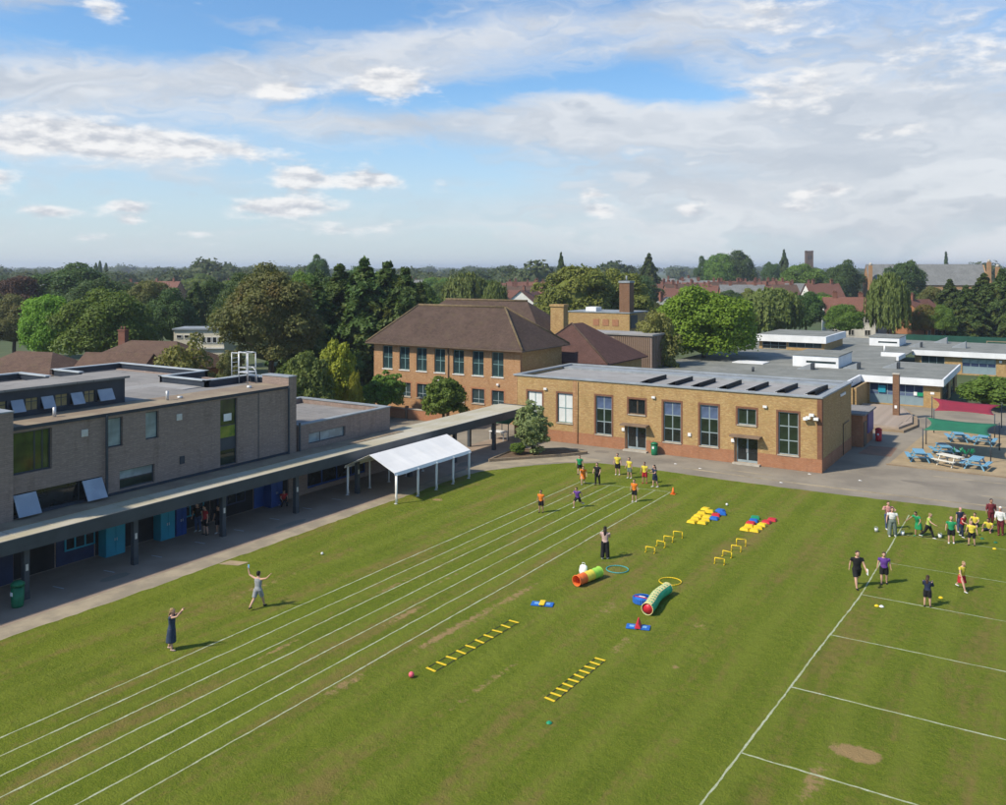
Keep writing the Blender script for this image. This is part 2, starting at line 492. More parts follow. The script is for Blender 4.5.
mk_leaf('leaf_feather', (0.15, 0.16, 0.04), (0.23, 0.23, 0.06))
mk_leaf('leaf_plane', (0.123, 0.167, 0.029), (0.232, 0.268, 0.051))
mk_leaf('leaf_willow', (0.105, 0.135, 0.032), (0.17, 0.20, 0.05))
mk_leaf('leaf_silver', (0.15, 0.195, 0.07), (0.24, 0.28, 0.11))
mk_leaf('leaf_cedar', (0.043, 0.084, 0.022), (0.094, 0.138, 0.032), (0.160, 0.152, 0.036))
mk_leaf('leaf_copper', (0.072, 0.041, 0.029), (0.116, 0.065, 0.038))
mk_leaf('leaf_autumn', (0.189, 0.123, 0.029), (0.131, 0.160, 0.032))
mk_leaf('leaf_far', (0.043, 0.080, 0.026), (0.090, 0.128, 0.038), (0.116, 0.102, 0.041))


def mk_line():
    """worn field paint: grass shows through where it is thin"""
    m, t, p, o = newmat('field_paint')
    tc = t.n('ShaderNodeTexCoord').outputs['Object']
    f = t.ss(t.noise(tc, 9.0, 5, 0.7), 0.34, 0.58)
    f2 = t.ss(t.noise(tc, 0.5, 4, 0.6), 0.42, 0.7)
    c = t.mix(t.math('MULTIPLY', f, 0.55), (0.42, 0.45, 0.33), (0.20, 0.24, 0.08))
    c = t.mix(t.math('MULTIPLY', f2, 0.55), c, (0.23, 0.25, 0.09))
    t.put(p.inputs['Base Color'], c)
    p.inputs['Roughness'].default_value = 0.95


def mk_grass():
    m, t, p, o = newmat('field_grass')
    tc = t.n('ShaderNodeTexCoord').outputs['Object']
    x, y, z = t.sep(tc)
    big_ = t.ss(t.noise(tc, 0.07, 4, 0.6), 0.3, 0.7)
    mid = t.ss(t.noise(tc, 0.6, 5, 0.65), 0.3, 0.7)
    fin = t.ss(t.noise(tc, 5.0, 5, 0.75), 0.3, 0.7)
    blade = t.ss(t.noise(tc, 26.0, 3, 0.8), 0.3, 0.7)
    c = t.mix(big_, (0.142, 0.194, 0.015), (0.186, 0.230, 0.020))
    c = t.mix(t.math('MULTIPLY', mid, 0.6), c, (0.106, 0.154, 0.012))
    c = t.mix(t.math('MULTIPLY', fin, 0.6), c, (0.240, 0.255, 0.032))
    c = t.mix(t.math('MULTIPLY', blade, 0.7), c, (0.068, 0.106, 0.010))
    # mowing swathes along the field
    sw = t.math('SINE', t.math('ADD', t.math('MULTIPLY', x, 2.9), t.math('MULTIPLY', t.noise(tc, 0.15, 2), 3.0)))
    c = t.mix(t.math('MULTIPLY', t.ss(sw, -0.3, 0.9), 0.32), c, (0.205, 0.235, 0.034))
    # trodden, drier streaks along the running direction
    st = t.noise(t.vmath('MULTIPLY', tc, (1.0, 0.16, 1)), 0.55, 6, 0.7)
    stb = t.noise(tc, 2.2, 5, 0.75)
    c = t.mix(t.math('MULTIPLY', t.ss(t.math('ADD', st, t.math('MULTIPLY', t.math('SUBTRACT', stb, 0.5), 0.5)), 0.47, 0.70), 0.80), c, (0.22, 0.165, 0.052))
    dk_ = t.noise(t.vmath('MULTIPLY', tc, (1.3, 0.22, 1)), 0.8, 5, 0.7)
    c = t.mix(t.math('MULTIPLY', t.ss(dk_, 0.52, 0.70), 0.5), c, (0.095, 0.13, 0.012))
    brk = t.noise(tc, 3.0, 5, 0.7)
    tot = None
    for (px_, py_, rx, ry, w) in [(-5.6, 29.9, 0.95, 0.6, 1.25), (-22.2, 29.6, .32, 2.6, .62), (-22.6, 24.6, .4, 1.8, .62), (-21.9, 36.4, .4, 2.0, .5), (-24.9, 31.0, .35, 2.2, .62), (-27.6, 33.5, .3, 2.6, .55), (-22.0, 33.0, .5, 3.2, .55), (-18.2, 27.5, .3, 4.0, .5), (-33.0, 30.0, .4, 6, .42), (-15.4, 33.3, .4, 2.0, .5),
                                  (-35.4, 47.6, .55, .45, .8), (-17.6, 36.6, .8, 1.8, .45), (-6.4, 27.6, .5, 2.0, .6), (-27.0, 25.5, .22, 2.0, .6), (-13.4, 37.0, .5, .7, .5), (-12.8, 32.6, .25, .3, .7), (-26.0, 36.0, .2, 4.0, .45), (-28.0, 40.0, .18, 5, .45)]:
        d = t.vmath('LENGTH', t.vmath('MULTIPLY', t.vmath('SUBTRACT', tc, (px_, py_, 0)), (1 / rx, 1 / ry, 0)))
        g_ = t.math('MULTIPLY', t.ss(d, 1.35, 0.1), w)
        tot = g_ if tot is None else t.math('ADD', tot, g_)
    bare = t.ss(t.math('ADD', tot, t.math('MULTIPLY', t.math('SUBTRACT', brk, 0.5), 1.5)), 0.34, 0.74)
    c = t.mix(t.math('MULTIPLY', bare, 0.9), c, (0.36, 0.24, 0.115))
    t.put(p.inputs['Base Color'], c)
    p.inputs['Roughness'].default_value = 0.95
    p.inputs['Specular IOR Level'].default_value = 0.1
    bp = t.n('ShaderNodeBump')
    bp.inputs['Strength'].default_value = 1.0
    bp.inputs['Distance'].default_value = 0.09
    t.put(bp.inputs['Height'], t.math('ADD', t.noise(tc, 14, 4, 0.8), t.math('MULTIPLY', t.noise(tc, 2.0, 3, 0.6), 1.5)))
    t.put(p.inputs['Normal'], bp.outputs[0])


def mk_ground():
    m, t, p, o = newmat('suburb_ground')
    tc = t.n('ShaderNodeTexCoord').outputs['Object']
    a = t.ss(t.noise(tc, 0.02, 5, 0.6), 0.35, 0.65)
    b = t.ss(t.noise(tc, 0.3, 5, 0.7), 0.35, 0.65)
    c = t.mix(a, (0.055, 0.085, 0.022), (0.085, 0.10, 0.035))
    c = t.mix(t.math('MULTIPLY', b, 0.6), c, (0.035, 0.055, 0.017))
    t.put(p.inputs['Base Color'], c)
    p.inputs['Roughness'].default_value = 0.95


mk_line()
mk_grass()
mk_ground()

# ------------------------------------------------------------------ geometry helpers
def mm(m):
    return MATS[m] if isinstance(m, str) else m


def link(name, me, parent=None, loc=(0, 0, 0), rz=0.0):
    o = bpy.data.objects.new(name, me)
    COL.objects.link(o)
    if parent is not None:
        o.parent = parent
    o.location = loc
    o.rotation_euler = (0, 0, rz)
    return o


def empty(name, loc, label=None, cat=None, group=None, rz=0.0):
    o = link(name, None, None, loc, rz)
    o.empty_display_size = 0.3
    tag(o, label, cat, group)
    return o


def tag(o, label=None, cat=None, group=None, kind=None):
    if label:
        o['label'] = label
    if cat:
        o['category'] = cat
    if group:
        o['group'] = group
    if kind:
        o['kind'] = kind
    return o


def world_loc(o):
    v = Vector((0, 0, 0))
    while o is not None:
        v += Vector(o.location)
        o = o.parent
    return v


class MB:
    """collects shapes, then links them as ONE mesh object"""
    def __init__(self):
        self.v, self.f, self.s = [], [], []

    def add(self, vs_, fs, smooth=False):
        b = len(self.v)
        self.v += [tuple(q) for q in vs_]
        self.f += [tuple(i + b for i in f) for f in fs]
        self.s += [smooth] * len(fs)
        return self

    def box(self, x0, x1, y0, y1, z0, z1):
        return self.add([(x0, y0, z0), (x1, y0, z0), (x1, y1, z0), (x0, y1, z0), (x0, y0, z1), (x1, y0, z1), (x1, y1, z1), (x0, y1, z1)],
                        [(0, 3, 2, 1), (4, 5, 6, 7), (0, 1, 5, 4), (1, 2, 6, 5), (2, 3, 7, 6), (3, 0, 4, 7)])

    def prism(self, poly, z0, z1):
        n = len(poly)
        vs_ = [(x, y, z0) for x, y in poly] + [(x, y, z1) for x, y in poly]
        fs = [tuple(range(n - 1, -1, -1)), tuple(range(n, 2 * n))] + [(i, (i + 1) % n, n + (i + 1) % n, n + i) for i in range(n)]
        return self.add(vs_, fs)

    def quad(self, a, b, c, d):
        return self.add([a, b, c, d], [(0, 1, 2, 3)])

    def loft(self, pts, rad, ref=(1, 0, 0), n=8, smooth=True):
        pts = [Vector(p) for p in pts]
        ref = Vector(ref)
        vs_, fs = [], []
        for i, p in enumerate(pts):
            t = (pts[min(i + 1, len(pts) - 1)] - pts[max(i - 1, 0)]).normalized()
            a = ref - t * ref.dot(t)
            if a.length < 1e-3:
                a = Vector((0, 1, 0)) - t * t.y
            a.normalize()
            b = t.cross(a)
            r = rad[i] if isinstance(rad, (list, tuple)) else rad
            rx, ry = r if isinstance(r, (list, tuple)) else (r, r)
            for k in range(n):
                th = 2 * math.pi * k / n
                vs_.append(p + a * (rx * math.cos(th)) + b * (ry * math.sin(th)))
        for i in range(len(pts) - 1):
            for k in range(n):
                fs.append((i * n + k, i * n + (k + 1) % n, (i + 1) * n + (k + 1) % n, (i + 1) * n + k))
        fs.append(tuple(range(n - 1, -1, -1)))
        m = (len(pts) - 1) * n
        fs.append(tuple(range(m, m + n)))
        return self.add(vs_, fs, smooth)

    def beam(self, a, b, w, h, up=(0, 0, 1)):
        a, b = Vector(a), Vector(b)
        t = (b - a).normalized()
        s = t.cross(Vector(up))
        if s.length < 1e-3:
            s = Vector((1, 0, 0))
        s = s.normalized() * w / 2
        u = s.cross(t).normalized() * h / 2
        vs_ = [a - s - u, a + s - u, a + s + u, a - s + u, b - s - u, b + s - u, b + s + u, b - s + u]
        return self.add(vs_, [(0, 1, 2, 3), (7, 6, 5, 4), (0, 4, 5, 1), (1, 5, 6, 2), (2, 6, 7, 3), (3, 7, 4, 0)])

    def ball(self, c, r, n=10, m=6):
        rx, ry, rz_ = r if isinstance(r, (list, tuple)) else (r, r, r)
        vs_ = [(c[0], c[1], c[2] - rz_)]
        for j in range(1, m):
            ph = -math.pi / 2 + math.pi * j / m
            for k in range(n):
                th = 2 * math.pi * k / n
                vs_.append((c[0] + rx * math.cos(ph) * math.cos(th), c[1] + ry * math.cos(ph) * math.sin(th), c[2] + rz_ * math.sin(ph)))
        vs_.append((c[0], c[1], c[2] + rz_))
        fs = [(0, 1 + (k + 1) % n, 1 + k) for k in range(n)]
        for j in range(m - 2):
            for k in range(n):
                fs.append((1 + j * n + k, 1 + j * n + (k + 1) % n, 1 + (j + 1) * n + (k + 1) % n, 1 + (j + 1) * n + k))
        t = len(vs_) - 1
        b = 1 + (m - 2) * n
        fs += [(t, b + k, b + (k + 1) % n) for k in range(n)]
        return self.add(vs_, fs, True)

    def mesh(self, name, mat):
        me = bpy.data.meshes.new(name)
        me.from_pydata(self.v, [], self.f)
        me.polygons.foreach_set('use_smooth', self.s)
        me.materials.append(mm(mat))
        me.update()
        return me

    def build(self, name, mat, parent=None, world=True, bevel=0.0):
        """world=True: coordinates were given in the world frame of an unrotated parent"""
        off = world_loc(parent) if (parent is not None and world) else Vector((0, 0, 0))
        if parent is None:
            # origin at the middle of the base
            a = np.array(self.v)
            off = Vector(((a[:, 0].min() + a[:, 0].max()) / 2, (a[:, 1].min() + a[:, 1].max()) / 2, a[:, 2].min()))
        if off.length:
            self.v = [(x - off.x, y - off.y, z - off.z) for x, y, z in self.v]
        o = link(name, self.mesh(name, mat), parent, off if parent is None else (0, 0, 0))
        if bevel:
            b = o.modifiers.new('bevel', 'BEVEL')
            b.width = bevel
            b.segments = 1
            b.limit_method = 'ANGLE'
        return o


def at(bearing_deg, d):
    """ground spot at a distance d (along the view axis) and a bearing right of the view axis"""
    x = d * math.tan(R(bearing_deg))
    c, s = math.cos(YAW), math.sin(YAW)
    return x * c - d * s, x * s + d * c


def bear(px):
    return math.degrees(math.atan((px - 503) / 885))


def wall_panel(mb, axis, plane, u0, u1, z0, z1, th, openings):
    """a wall with real openings. axis 'y': faces -Y at y=plane, body goes to +Y; axis 'x': faces +X at x=plane, body goes to -X"""
    us = sorted(set([u0, u1] + [max(u0, min(u1, q)) for o in openings for q in (o[0], o[1])]))
    zs = sorted(set([z0, z1] + [max(z0, min(z1, q)) for o in openings for q in (o[2], o[3])]))

    def solid(i, j):
        if i < 0 or j < 0 or i >= len(us) - 1 or j >= len(zs) - 1:
            return False
        cu, cz = (us[i] + us[i + 1]) / 2, (zs[j] + zs[j + 1]) / 2
        return not any(o[0] < cu < o[1] and o[2] < cz < o[3] for o in openings)

    def P(u, d, z):
        return (u, plane + d, z) if axis == 'y' else (plane - d, u, z)
    for i in range(len(us) - 1):
        for j in range(len(zs) - 1):
            if not solid(i, j):
                continue
            a, b, c, d = us[i], us[i + 1], zs[j], zs[j + 1]
            mb.quad(P(a, 0, c), P(b, 0, c), P(b, 0, d), P(a, 0, d))
            mb.quad(P(b, th, c), P(a, th, c), P(a, th, d), P(b, th, d))
            if not solid(i - 1, j):
                mb.quad(P(a, th, c), P(a, 0, c), P(a, 0, d), P(a, th, d))
            if not solid(i + 1, j):
                mb.quad(P(b, 0, c), P(b, th, c), P(b, th, d), P(b, 0, d))
            if not solid(i, j - 1):
                mb.quad(P(a, th, c), P(b, th, c), P(b, 0, c), P(a, 0, c))
            if not solid(i, j + 1):
                mb.quad(P(a, 0, d), P(b, 0, d), P(b, th, d), P(a, th, d))


MCACHE = {}


def cached(key, fn):
    if key not in MCACHE:
        MCACHE[key] = fn()
    return MCACHE[key]


def window(parent, loc, rz, w, h, cols, rows, frame, glass, fw=0.06, depth=0.10, sill=None, name='window', surround=None, glasses=None):
    """window in an opening: frame (the window itself), each pane a sub-part, sill, brick surround"""
    cs = [w * i / cols for i in range(cols + 1)] if isinstance(cols, int) else [w * q for q in cols]
    rs = [h * i / rows for i in range(rows + 1)] if isinstance(rows, int) else [h * q for q in rows]

    def mkframe():
        mb = MB()
        mb.box(0, fw, depth, depth + 0.06, 0, h)
        mb.box(w - fw, w, depth, depth + 0.06, 0, h)
        mb.box(fw, w - fw, depth, depth + 0.06, 0, fw)
        mb.box(fw, w - fw, depth, depth + 0.06, h - fw, h)
        for q in cs[1:-1]:
            mb.box(q - fw / 2, q + fw / 2, depth + .003, depth + 0.057, fw, h - fw)
        for q in rs[1:-1]:
            mb.box(fw, w - fw, depth + .005, depth + 0.055, q - fw / 2, q + fw / 2)
        return mb.mesh('window', frame)
    key = ('win', w, h, str(cols), str(rows), frame, fw, depth)
    o = link(name, cached(key, mkframe), parent, loc, rz)
    for j in range(len(rs) - 1):
        for i in range(len(cs) - 1):
            pw, ph = cs[i + 1] - cs[i] - fw * .9, rs[j + 1] - rs[j] - fw * .9
            g_ = glasses[j] if glasses else glass
            pm = cached(('pane', round(pw, 3), round(ph, 3), g_), lambda: MB().box(0, pw, 0, 0.02, 0, ph).mesh('pane', g_))
            link('pane', pm, o, (cs[i] + fw * .45, depth + 0.02, rs[j] + fw * .45))
    if sill:
        link('sill', cached(('sill', w, sill), lambda: MB().box(-.06, w + .06, -.07, depth, -.09, -.003).mesh('sill', sill)), o)
    if surround:
        def mks():
            s = 0.16
            mb = MB()
            mb.box(-s, 0, -.012, .05, -.1, h + s)
            mb.box(w, w + s, -.012, .05, -.1, h + s)
            mb.box(0, w, -.012, .05, h, h + s)
            return mb.mesh('brick_surround', surround)
        link('brick_surround', cached(('sur', w, h, surround), mks), o)
    return o


def hip_roof(x0, x1, y0, y1, ze, zr, rx0, rx1, th=0.12):
    """hipped roof solid with ridge along X between rx0 and rx1"""
    ym = (y0 + y1) / 2
    mb = MB()
    v = [(x0, y0, ze), (x1, y0, ze), (x1, y1, ze), (x0, y1, ze), (rx0, ym, zr), (rx1, ym, zr)]
    v += [(a, b, ze - th) for a, b, c in v[:4]]
    mb.add(v, [(0, 1, 5, 4), (1, 2, 5), (2, 3, 4, 5), (3, 0, 4), (9, 8, 7, 6), (0, 6, 7, 1), (1, 7, 8, 2), (2, 8, 9, 3), (3, 9, 6, 0)])
    return mb


# ------------------------------------------------------------------ setting: ground sheets
def sheet_obj(name, poly, z, mat, kind='structure', parent=None):
    mb = MB()
    mb.add([(x, y, z) for x, y in poly], [tuple(range(len(poly)))])
    off = world_loc(parent) if parent is not None else Vector((0, 0, 0))
    if off.length:
        mb.v = [(x - off.x, y - off.y, z_ - off.z) for x, y, z_ in mb.v]
    o = link(name, mb.mesh(name, mat), parent)
    if kind and parent is None:
        tag(o, kind=kind)
    return o


sheet_obj('ground', [(-9000, -3000), (9000, -3000), (9000, 12000), (-9000, 12000)], -0.012, 'suburb_ground')
FIELD = [(-37.55, -40), (60, -40), (60, 64.9), (10, 64.7), (-3.3, 64.2), (-8.5, 63.7), (-14.3, 63.4), (-20.5, 63.3), (-25.2, 63.5), (-28.6, 63.7), (-31.2, 63.4), (-33.5, 62.0), (-35.2, 60.0),
         (-36.6, 57.7), (-37.5, 56.0), (-37.9, 54.2), (-37.75, 45), (-37.6, 36), (-37.35, 28), (-37.4, 20)]
rf = random.Random(17)
FE = []
for (a, b) in zip(FIELD, FIELD[1:] + FIELD[:1]):
    L = math.hypot(b[0] - a[0], b[1] - a[1])
    k_ = max(1, int(L / .45)) if max(a[0], b[0]) < 30 and min(a[1], b[1]) > 10 else 1
    for q in range(k_):
        u = q / k_
        j = .07 if 0 < q else 0
        FE.append((a[0] + (b[0] - a[0]) * u + rf.uniform(-j, j), a[1] + (b[1] - a[1]) * u + rf.uniform(-j, j)))
field = sheet_obj('playing_field', FE, 0.012, 'field_grass')
sheet_obj('pavement', [(-75, -40), (-36.9, -40), (-36.9, 54), (-33.5, 61.3), (-28, 62.9), (-14, 62.7), (70, 63.6), (70, 112), (-19.0, 112), (-19.0, 81), (-44, 81), (-75, 74.5)], -0.004, 'old_tarmac')
path = sheet_obj('path', [(-44.0, -30), (-38.9, -30), (-38.75, 20), (-38.75, 45), (-39.2, 56), (-40.3, 66), (-44.0, 69)], 0.0, 'shade_tarmac')
ragged = []
rr = random.Random(3)
yy = -30.0
while yy < 57:
    ragged.append((-37.05 + rr.uniform(-.12, .12) - (0.35 if yy > 45 else 0), yy))
    yy += 1.6
sheet_obj('sunlit_path_strip', [(-38.72, -30)] + ragged + [(-36.2, 59.0), (-34.2, 61.9), (-31.5, 63.8), (-31.6, 64.6), (-35.5, 64.9), (-38.9, 58.6), (-38.72, 45)], 0.006, 'pale_ground')  # tarmac outside the canopy shadow, sunlight painted as a paler colour
# lighter band of pavement next to the grass with a low concrete kerb line
kb = MB()
ks = [(-25.0, 65.35), (-16, 65.1), (-8, 65.3), (0, 65.9), (40, 66.5)]
for a, b in zip(ks[:-1], ks[1:]):
    kb.beam((a[0], a[1], 0.02), (b[0], b[1], 0.02), 0.16, 0.05)
tag(kb.build('kerb', 'pale_ground'), kind='structure')
sheet_obj('play_surface', [(-11.8, 75.2), (20, 75.0), (20, 95), (-10.9, 94.6)], 0.004, 'sand_surface')
pb = MB()
pb.box(-11.9, 20, 75.04, 75.16, 0, 0.09)
tag(pb.build('play_surface_kerb', 'timber'), kind='structure')
sheet_obj('red_paving', [(-14.6, 78.2), (-12.1, 78.4), (-12.2, 82.6), (-14.4, 82.4)], 0.002, 'red_paving')
sheet_obj('lawn', [(-29, 176), (12, 176), (12, 222), (-32, 222)], 0.0, 'dry_grass')

# repairs and covers in the tarmac
for i, (x, y, w, d, m_, rz_) in enumerate(((-8.5, 70.2, 3.2, .8, 'tarmac', .04), (-2.5, 68.4, 4.5, .5, 'pale_ground', .03), (-12.4, 71.8, 1.8, 2.2, 'tarmac', .1), (-27.5, 67.2, 2.2, .9, 'tarmac', 0), (-33.0, 67.6, 1.2, 1.0, 'tarmac', .2),
                                            (-6.0, 72.9, 5.0, .35, 'pale_ground', .02), (-20.5, 66.6, 4.0, .4, 'pale_ground', .02), (-40.2, 27.0, .7, 1.6, 'tarmac', 0), (-39.6, 38.4, .6, 2.4, 'tarmac', 0), (-40.0, 57.5, 1.0, 2.0, 'tarmac', .1))):
    rp_ = random.Random(i)
    pts_ = []
    for q in range(12):
        a_ = 6.283 * q / 12
        e_ = max(abs(math.cos(a_)), abs(math.sin(a_))) ** -.7 * rp_.uniform(.9, 1.1)
        pts_.append((x + math.cos(a_) * w / 2 * e_ - math.sin(a_) * d / 2 * e_ * rz_, y + math.sin(a_) * d / 2 * e_ + math.cos(a_) * w / 2 * e_ * rz_))
    sheet_obj('tarmac_patch', pts_, 0.0025 + .0002 * i if x > -37 else .004, m_)

# painted lines: parts of the playing field
rl = random.Random(11)


def painted_line(a, b, w):
    """ribbon with slightly uneven edges"""
    a, b = Vector((a[0], a[1], 0)), Vector((b[0], b[1], 0))
    L = (b - a).length
    n = max(2, int(L / 0.25))
    t = (b - a) / L
    s = Vector((-t.y, t.x, 0))
    vs_, fs = [], []
    wob = 0.0
    for i in range(n + 1):
        p = a + t * (L * i / n)
        wob = wob * 0.9 + rl.uniform(-.008, .008)
        for sg in (-1, 1):
            q = p + s * (wob + sg * w * (0.5 + rl.uniform(-.24, .24)))
            vs_.append((q.x, q.y, 0.017))
    for i in range(n):
        fs.append((2 * i + 1, 2 * i, 2 * i + 2, 2 * i + 3))
    mb = MB()
    mb.add(vs_, fs)
    link('painted_line', mb.mesh('painted_line', 'field_paint'), field)


for i in range(7):
    xx = -29.62 + i * 1.105
    painted_line((xx, -6), (xx, 57.15 + i * 0.1), 0.065)
painted_line((-29.75, 57.1), (-22.9, 57.85), 0.065)
painted_line((-9.25, 14), (-8.15, 45), 0.07)
painted_line((-8.15, 45), (-8.25, 60.5), 0.06)
for yv, xe, w in ((22.3, 14, .07), (27.95, 14, .07), (33.35, 14, .07), (38.98, 14, .065), (44.55, 14, .06), (50.1, 10, .04), (55.9, 8, .035)):
    painted_line((-8.95 + (yv - 22) * 0.036 if yv < 45 else -8.15, yv), (xe, yv + 0.05), w)
mkb = MB()
# short bay marks on the tarmac under the canopy
for k, yv in enumerate((24.6, 27.3, 30.1, 32.9, 35.7, 38.5, 41.3, 44.0)):
    o = link('painted_mark', cached('baymark', lambda: MB().add([(0, 0, 0), (0.75, 0.1, 0), (0.74, 0.17, 0), (0, 0.07, 0)], [(0, 1, 2, 3)]).mesh('painted_mark', 'pale_metal')), path, (-41.6, yv, 0.004))

# ------------------------------------------------------------------ brick hall
HX0, HX1, HY0, HY1 = -42.75, -15.5, 69.3, 80.2
hall = empty('school_hall', ((HX0 + HX1) / 2, (HY0 + HY1) / 2, 0), 'long single-storey buff brick hall with flat roof and tall grey windows', 'building')
HL = Vector(hall.location)
hw = [(-41.35, 1.75, 1.52, 2.55, 2, 2, 'blind'), (-38.25, 1.75, 1.52, 2.6, 2, 2, 'blind'), (-34.45, 1.08, 1.52, 3.33, 2, 3, 'mix'), (-31.35, 3.1, 1.52, 1.28, 2, 1, 'dark'),
      (-28.2, 1.08, 1.52, 3.33, 2, 3, 'mix'), (-25.05, 1.08, 1.52, 3.33, 2, 3, 'mix'), (-21.95, 3.1, 1.48, 1.28, 2, 1, 'green'), (-18.75, 1.1, 1.52, 3.28, 2, 3, 'green')]
doors = [(-31.5, 0.12, 1.75, 2.0), (-22.05, 0.12, 1.7, 2.0)]
ops = [(x, x + w, z, z + h) for x, z, w, h, c, r, g_ in hw] + [(x, x + w, 0.12, 0.12 + h) for x, z, w, h in doors]
mb = MB()
wall_panel(mb, 'y', HY0, HX0, HX1, 0, 5.62, 0.35, ops)
mb.box(HX1 - .35, HX1, HY0 + .35, HY1, 0, 5.62)
mb.box(HX0, HX0 + .35, HY0 + .35, HY1, 0, 5.62)
mb.box(HX0 + .35, HX1 - .35, HY1 - .35, HY1, 0, 5.62)
mb.build('wall', 'buff_brick', hall)
mb = MB()
wall_panel(mb, 'y', HY0 - .02, HX0 - .02, HX1 + .02, 0, 1.02, 0.018, [o for o in ops])
mb.box(HX1 + .002, HX1 + .02, HY0, HY1, 0, 1.02)
mb.build('red_plinth', 'red_brick', hall)
mb = MB()
mb.prism([(HX1 - .34, HY0 - .016), (HX1 + .016, HY0 - .016), (HX1 + .016, HY0 + .34), (HX1 + .001, HY0 + .34), (HX1 + .001, HY0 - .001), (HX1 - .34, HY0 - .001)], 1.022, 5.6)
mb.build('brick_quoin', 'surround_brick', hall)
MB().box(HX0 + 6.05, HX0 + 6.40, HY0 - .016, HY0 - .001, 1.022, 5.6).build('brick_quoin', 'orange_brick', hall)
MB().box(HX0 - .015, HX0 + .3, HY0 - .016, HY0 - .001, 1.022, 5.6).build('brick_quoin', 'orange_brick', hall)
MB().box(HX0 + .3, HX1 - .3, HY0 + .3, HY1 - .3, 5.30, 5.44).build('roof', 'hall_roof', hall)
mb = MB()
mb.box(HX0 - .1, HX1 + .1, HY0 - .1, HY0 + .42, 5.62, 5.76)
mb.box(HX0 - .1, HX1 + .1, HY1 - .42, HY1 + .1, 5.62, 5.76)
mb.box(HX0 - .1, HX0 + .42, HY0 + .42, HY1 - .42, 5.62, 5.758)
mb.box(HX1 - .42, HX1 + .1, HY0 + .42, HY1 - .42, 5.62, 5.758)
mb.build('coping', 'lead_grey', hall, bevel=0.02)
mb = MB()
mb.box(HX0 + .43, HX1 - .43, HY1 - 2.3, HY1 - .43, 5.441, 5.62)
mb.build('roof_upstand', 'lead_grey', hall)
for x, z, w, h, c, r, g_ in hw:
    fr = 'frame_teal' if g_ == 'blind' else ('frame_grey' if g_ == 'green' else 'frame_wood')
    gl = {'blind': ['blind_white'] * 2, 'mix': ['glass_dark', 'glass_green', 'glass_blue'], 'dark': ['glass_dark'], 'green': ['glass_green'] * 3}[g_]  # top panes of 'mix' windows: sky reflection painted as blue tint
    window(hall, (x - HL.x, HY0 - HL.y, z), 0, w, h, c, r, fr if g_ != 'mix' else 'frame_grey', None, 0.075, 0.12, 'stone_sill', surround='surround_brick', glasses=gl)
for x, z, w, h in doors:
    d = link('door', cached('halldoor', lambda: MB().box(0, .09, .1, .18, 0, 2.0).box(w - .09, w, .1, .18, 0, 2.0).box(.09, w - .09, .1, .18, 1.9, 2.0).box(w / 2 - .07, w / 2 + .07, .103, .177, 0, 1.9)
             .box(.09, w - .09, .104, .176, 0, .2).mesh('door', 'frame_grey')), hall, (x - HL.x, HY0 - HL.y, 0.12))
    for q in (0, 1):
        link('pane', cached('halldoorpane', lambda: MB().box(0, w / 2 - .17, 0, .02, 0, 1.68).mesh('pane', 'glass_dark')), d, (.095 + q * (w / 2 - .02), .13, .21))
        link('handle', cached('hdl', lambda: MB().box(0, .03, 0, .06, 0, .3).mesh('handle', 'galvanised')), d, (w / 2 - .05 + q * .07, .05, .8))
    link('doorstep', cached('hstep', lambda: MB().box(-.2, w + .2, -.45, .1, 0, .118).mesh('doorstep', 'stone_sill')), d, (0, 0, -.12))
    link('porch_slab', cached('hporch', lambda: MB().box(-.35, w + .3, -.75, 0.0, 2.18, 2.32).mesh('porch_slab', 'weathered_timber')), d, (0, 0, -.12))
    link('post', cached('hpost', lambda: MB().box(-.16, -.07, -.09, -.003, 0, 2.18).mesh('post', 'frame_wood')), d, (0, 0, -.12))
for x, z in ((-39.6, 4.55), (-29.2, 4.6), (-19.9, 4.6)):
    l = link('flood_light', cached('flood', lambda: MB().box(0, .3, -.16, -.02, 0, .17).box(.12, .18, -.02, 0.02, .05, .12).mesh('flood_light', 'white_plastic')), hall, (x - HL.x, HY0 - HL.y, z))
for x, z in ((-31.95, 1.6), (-26.05, 1.75), (-22.45, 1.65)):
    link('alarm_box', cached('alarm', lambda: MB().box(0, .26, -.1, 0, 0, .26).mesh('alarm_box', 'white_plastic')), hall, (x - HL.x, HY0 - HL.y, z))
for dxy, dz_ in (((-.55, -.35), 0), ((-.3, -.15), .22), ((-.75, -.12), -.1), ((.02, -.1), -.05)):
    cc_ = link('camera_unit', cached('cctv', lambda: MB().box(0, .34, -.34, -.08, 0, .2).box(.1, .16, -.08, 0.3, .08, .13).mesh('camera_unit', 'white_plastic')), hall, (HX1 - .55 + dxy[0] - HL.x, HY0 + dxy[1] * .3 - HL.y, 4.05 + dz_))
MB().loft([(HX1 + .07, HY0 + 7.4, 0.1), (HX1 + .07, HY0 + 7.4, 2.6), (HX1 + .07, HY0 + 9.6, 2.6)], .035).build('drain_pipe', 'frame_wood', hall)
MB().loft([(HX0 + 6.55, HY0 - .07, 0.1), (HX0 + 6.55, HY0 - .07, 5.5)], .035).build('drain_pipe', 'orange_brick', hall)
MB().box(HX1 + .02, HX1 + .1, HY0 + 6.4, HY0 + 8.2, 5.0, 5.2).build('cable_box', 'white_plastic', hall)

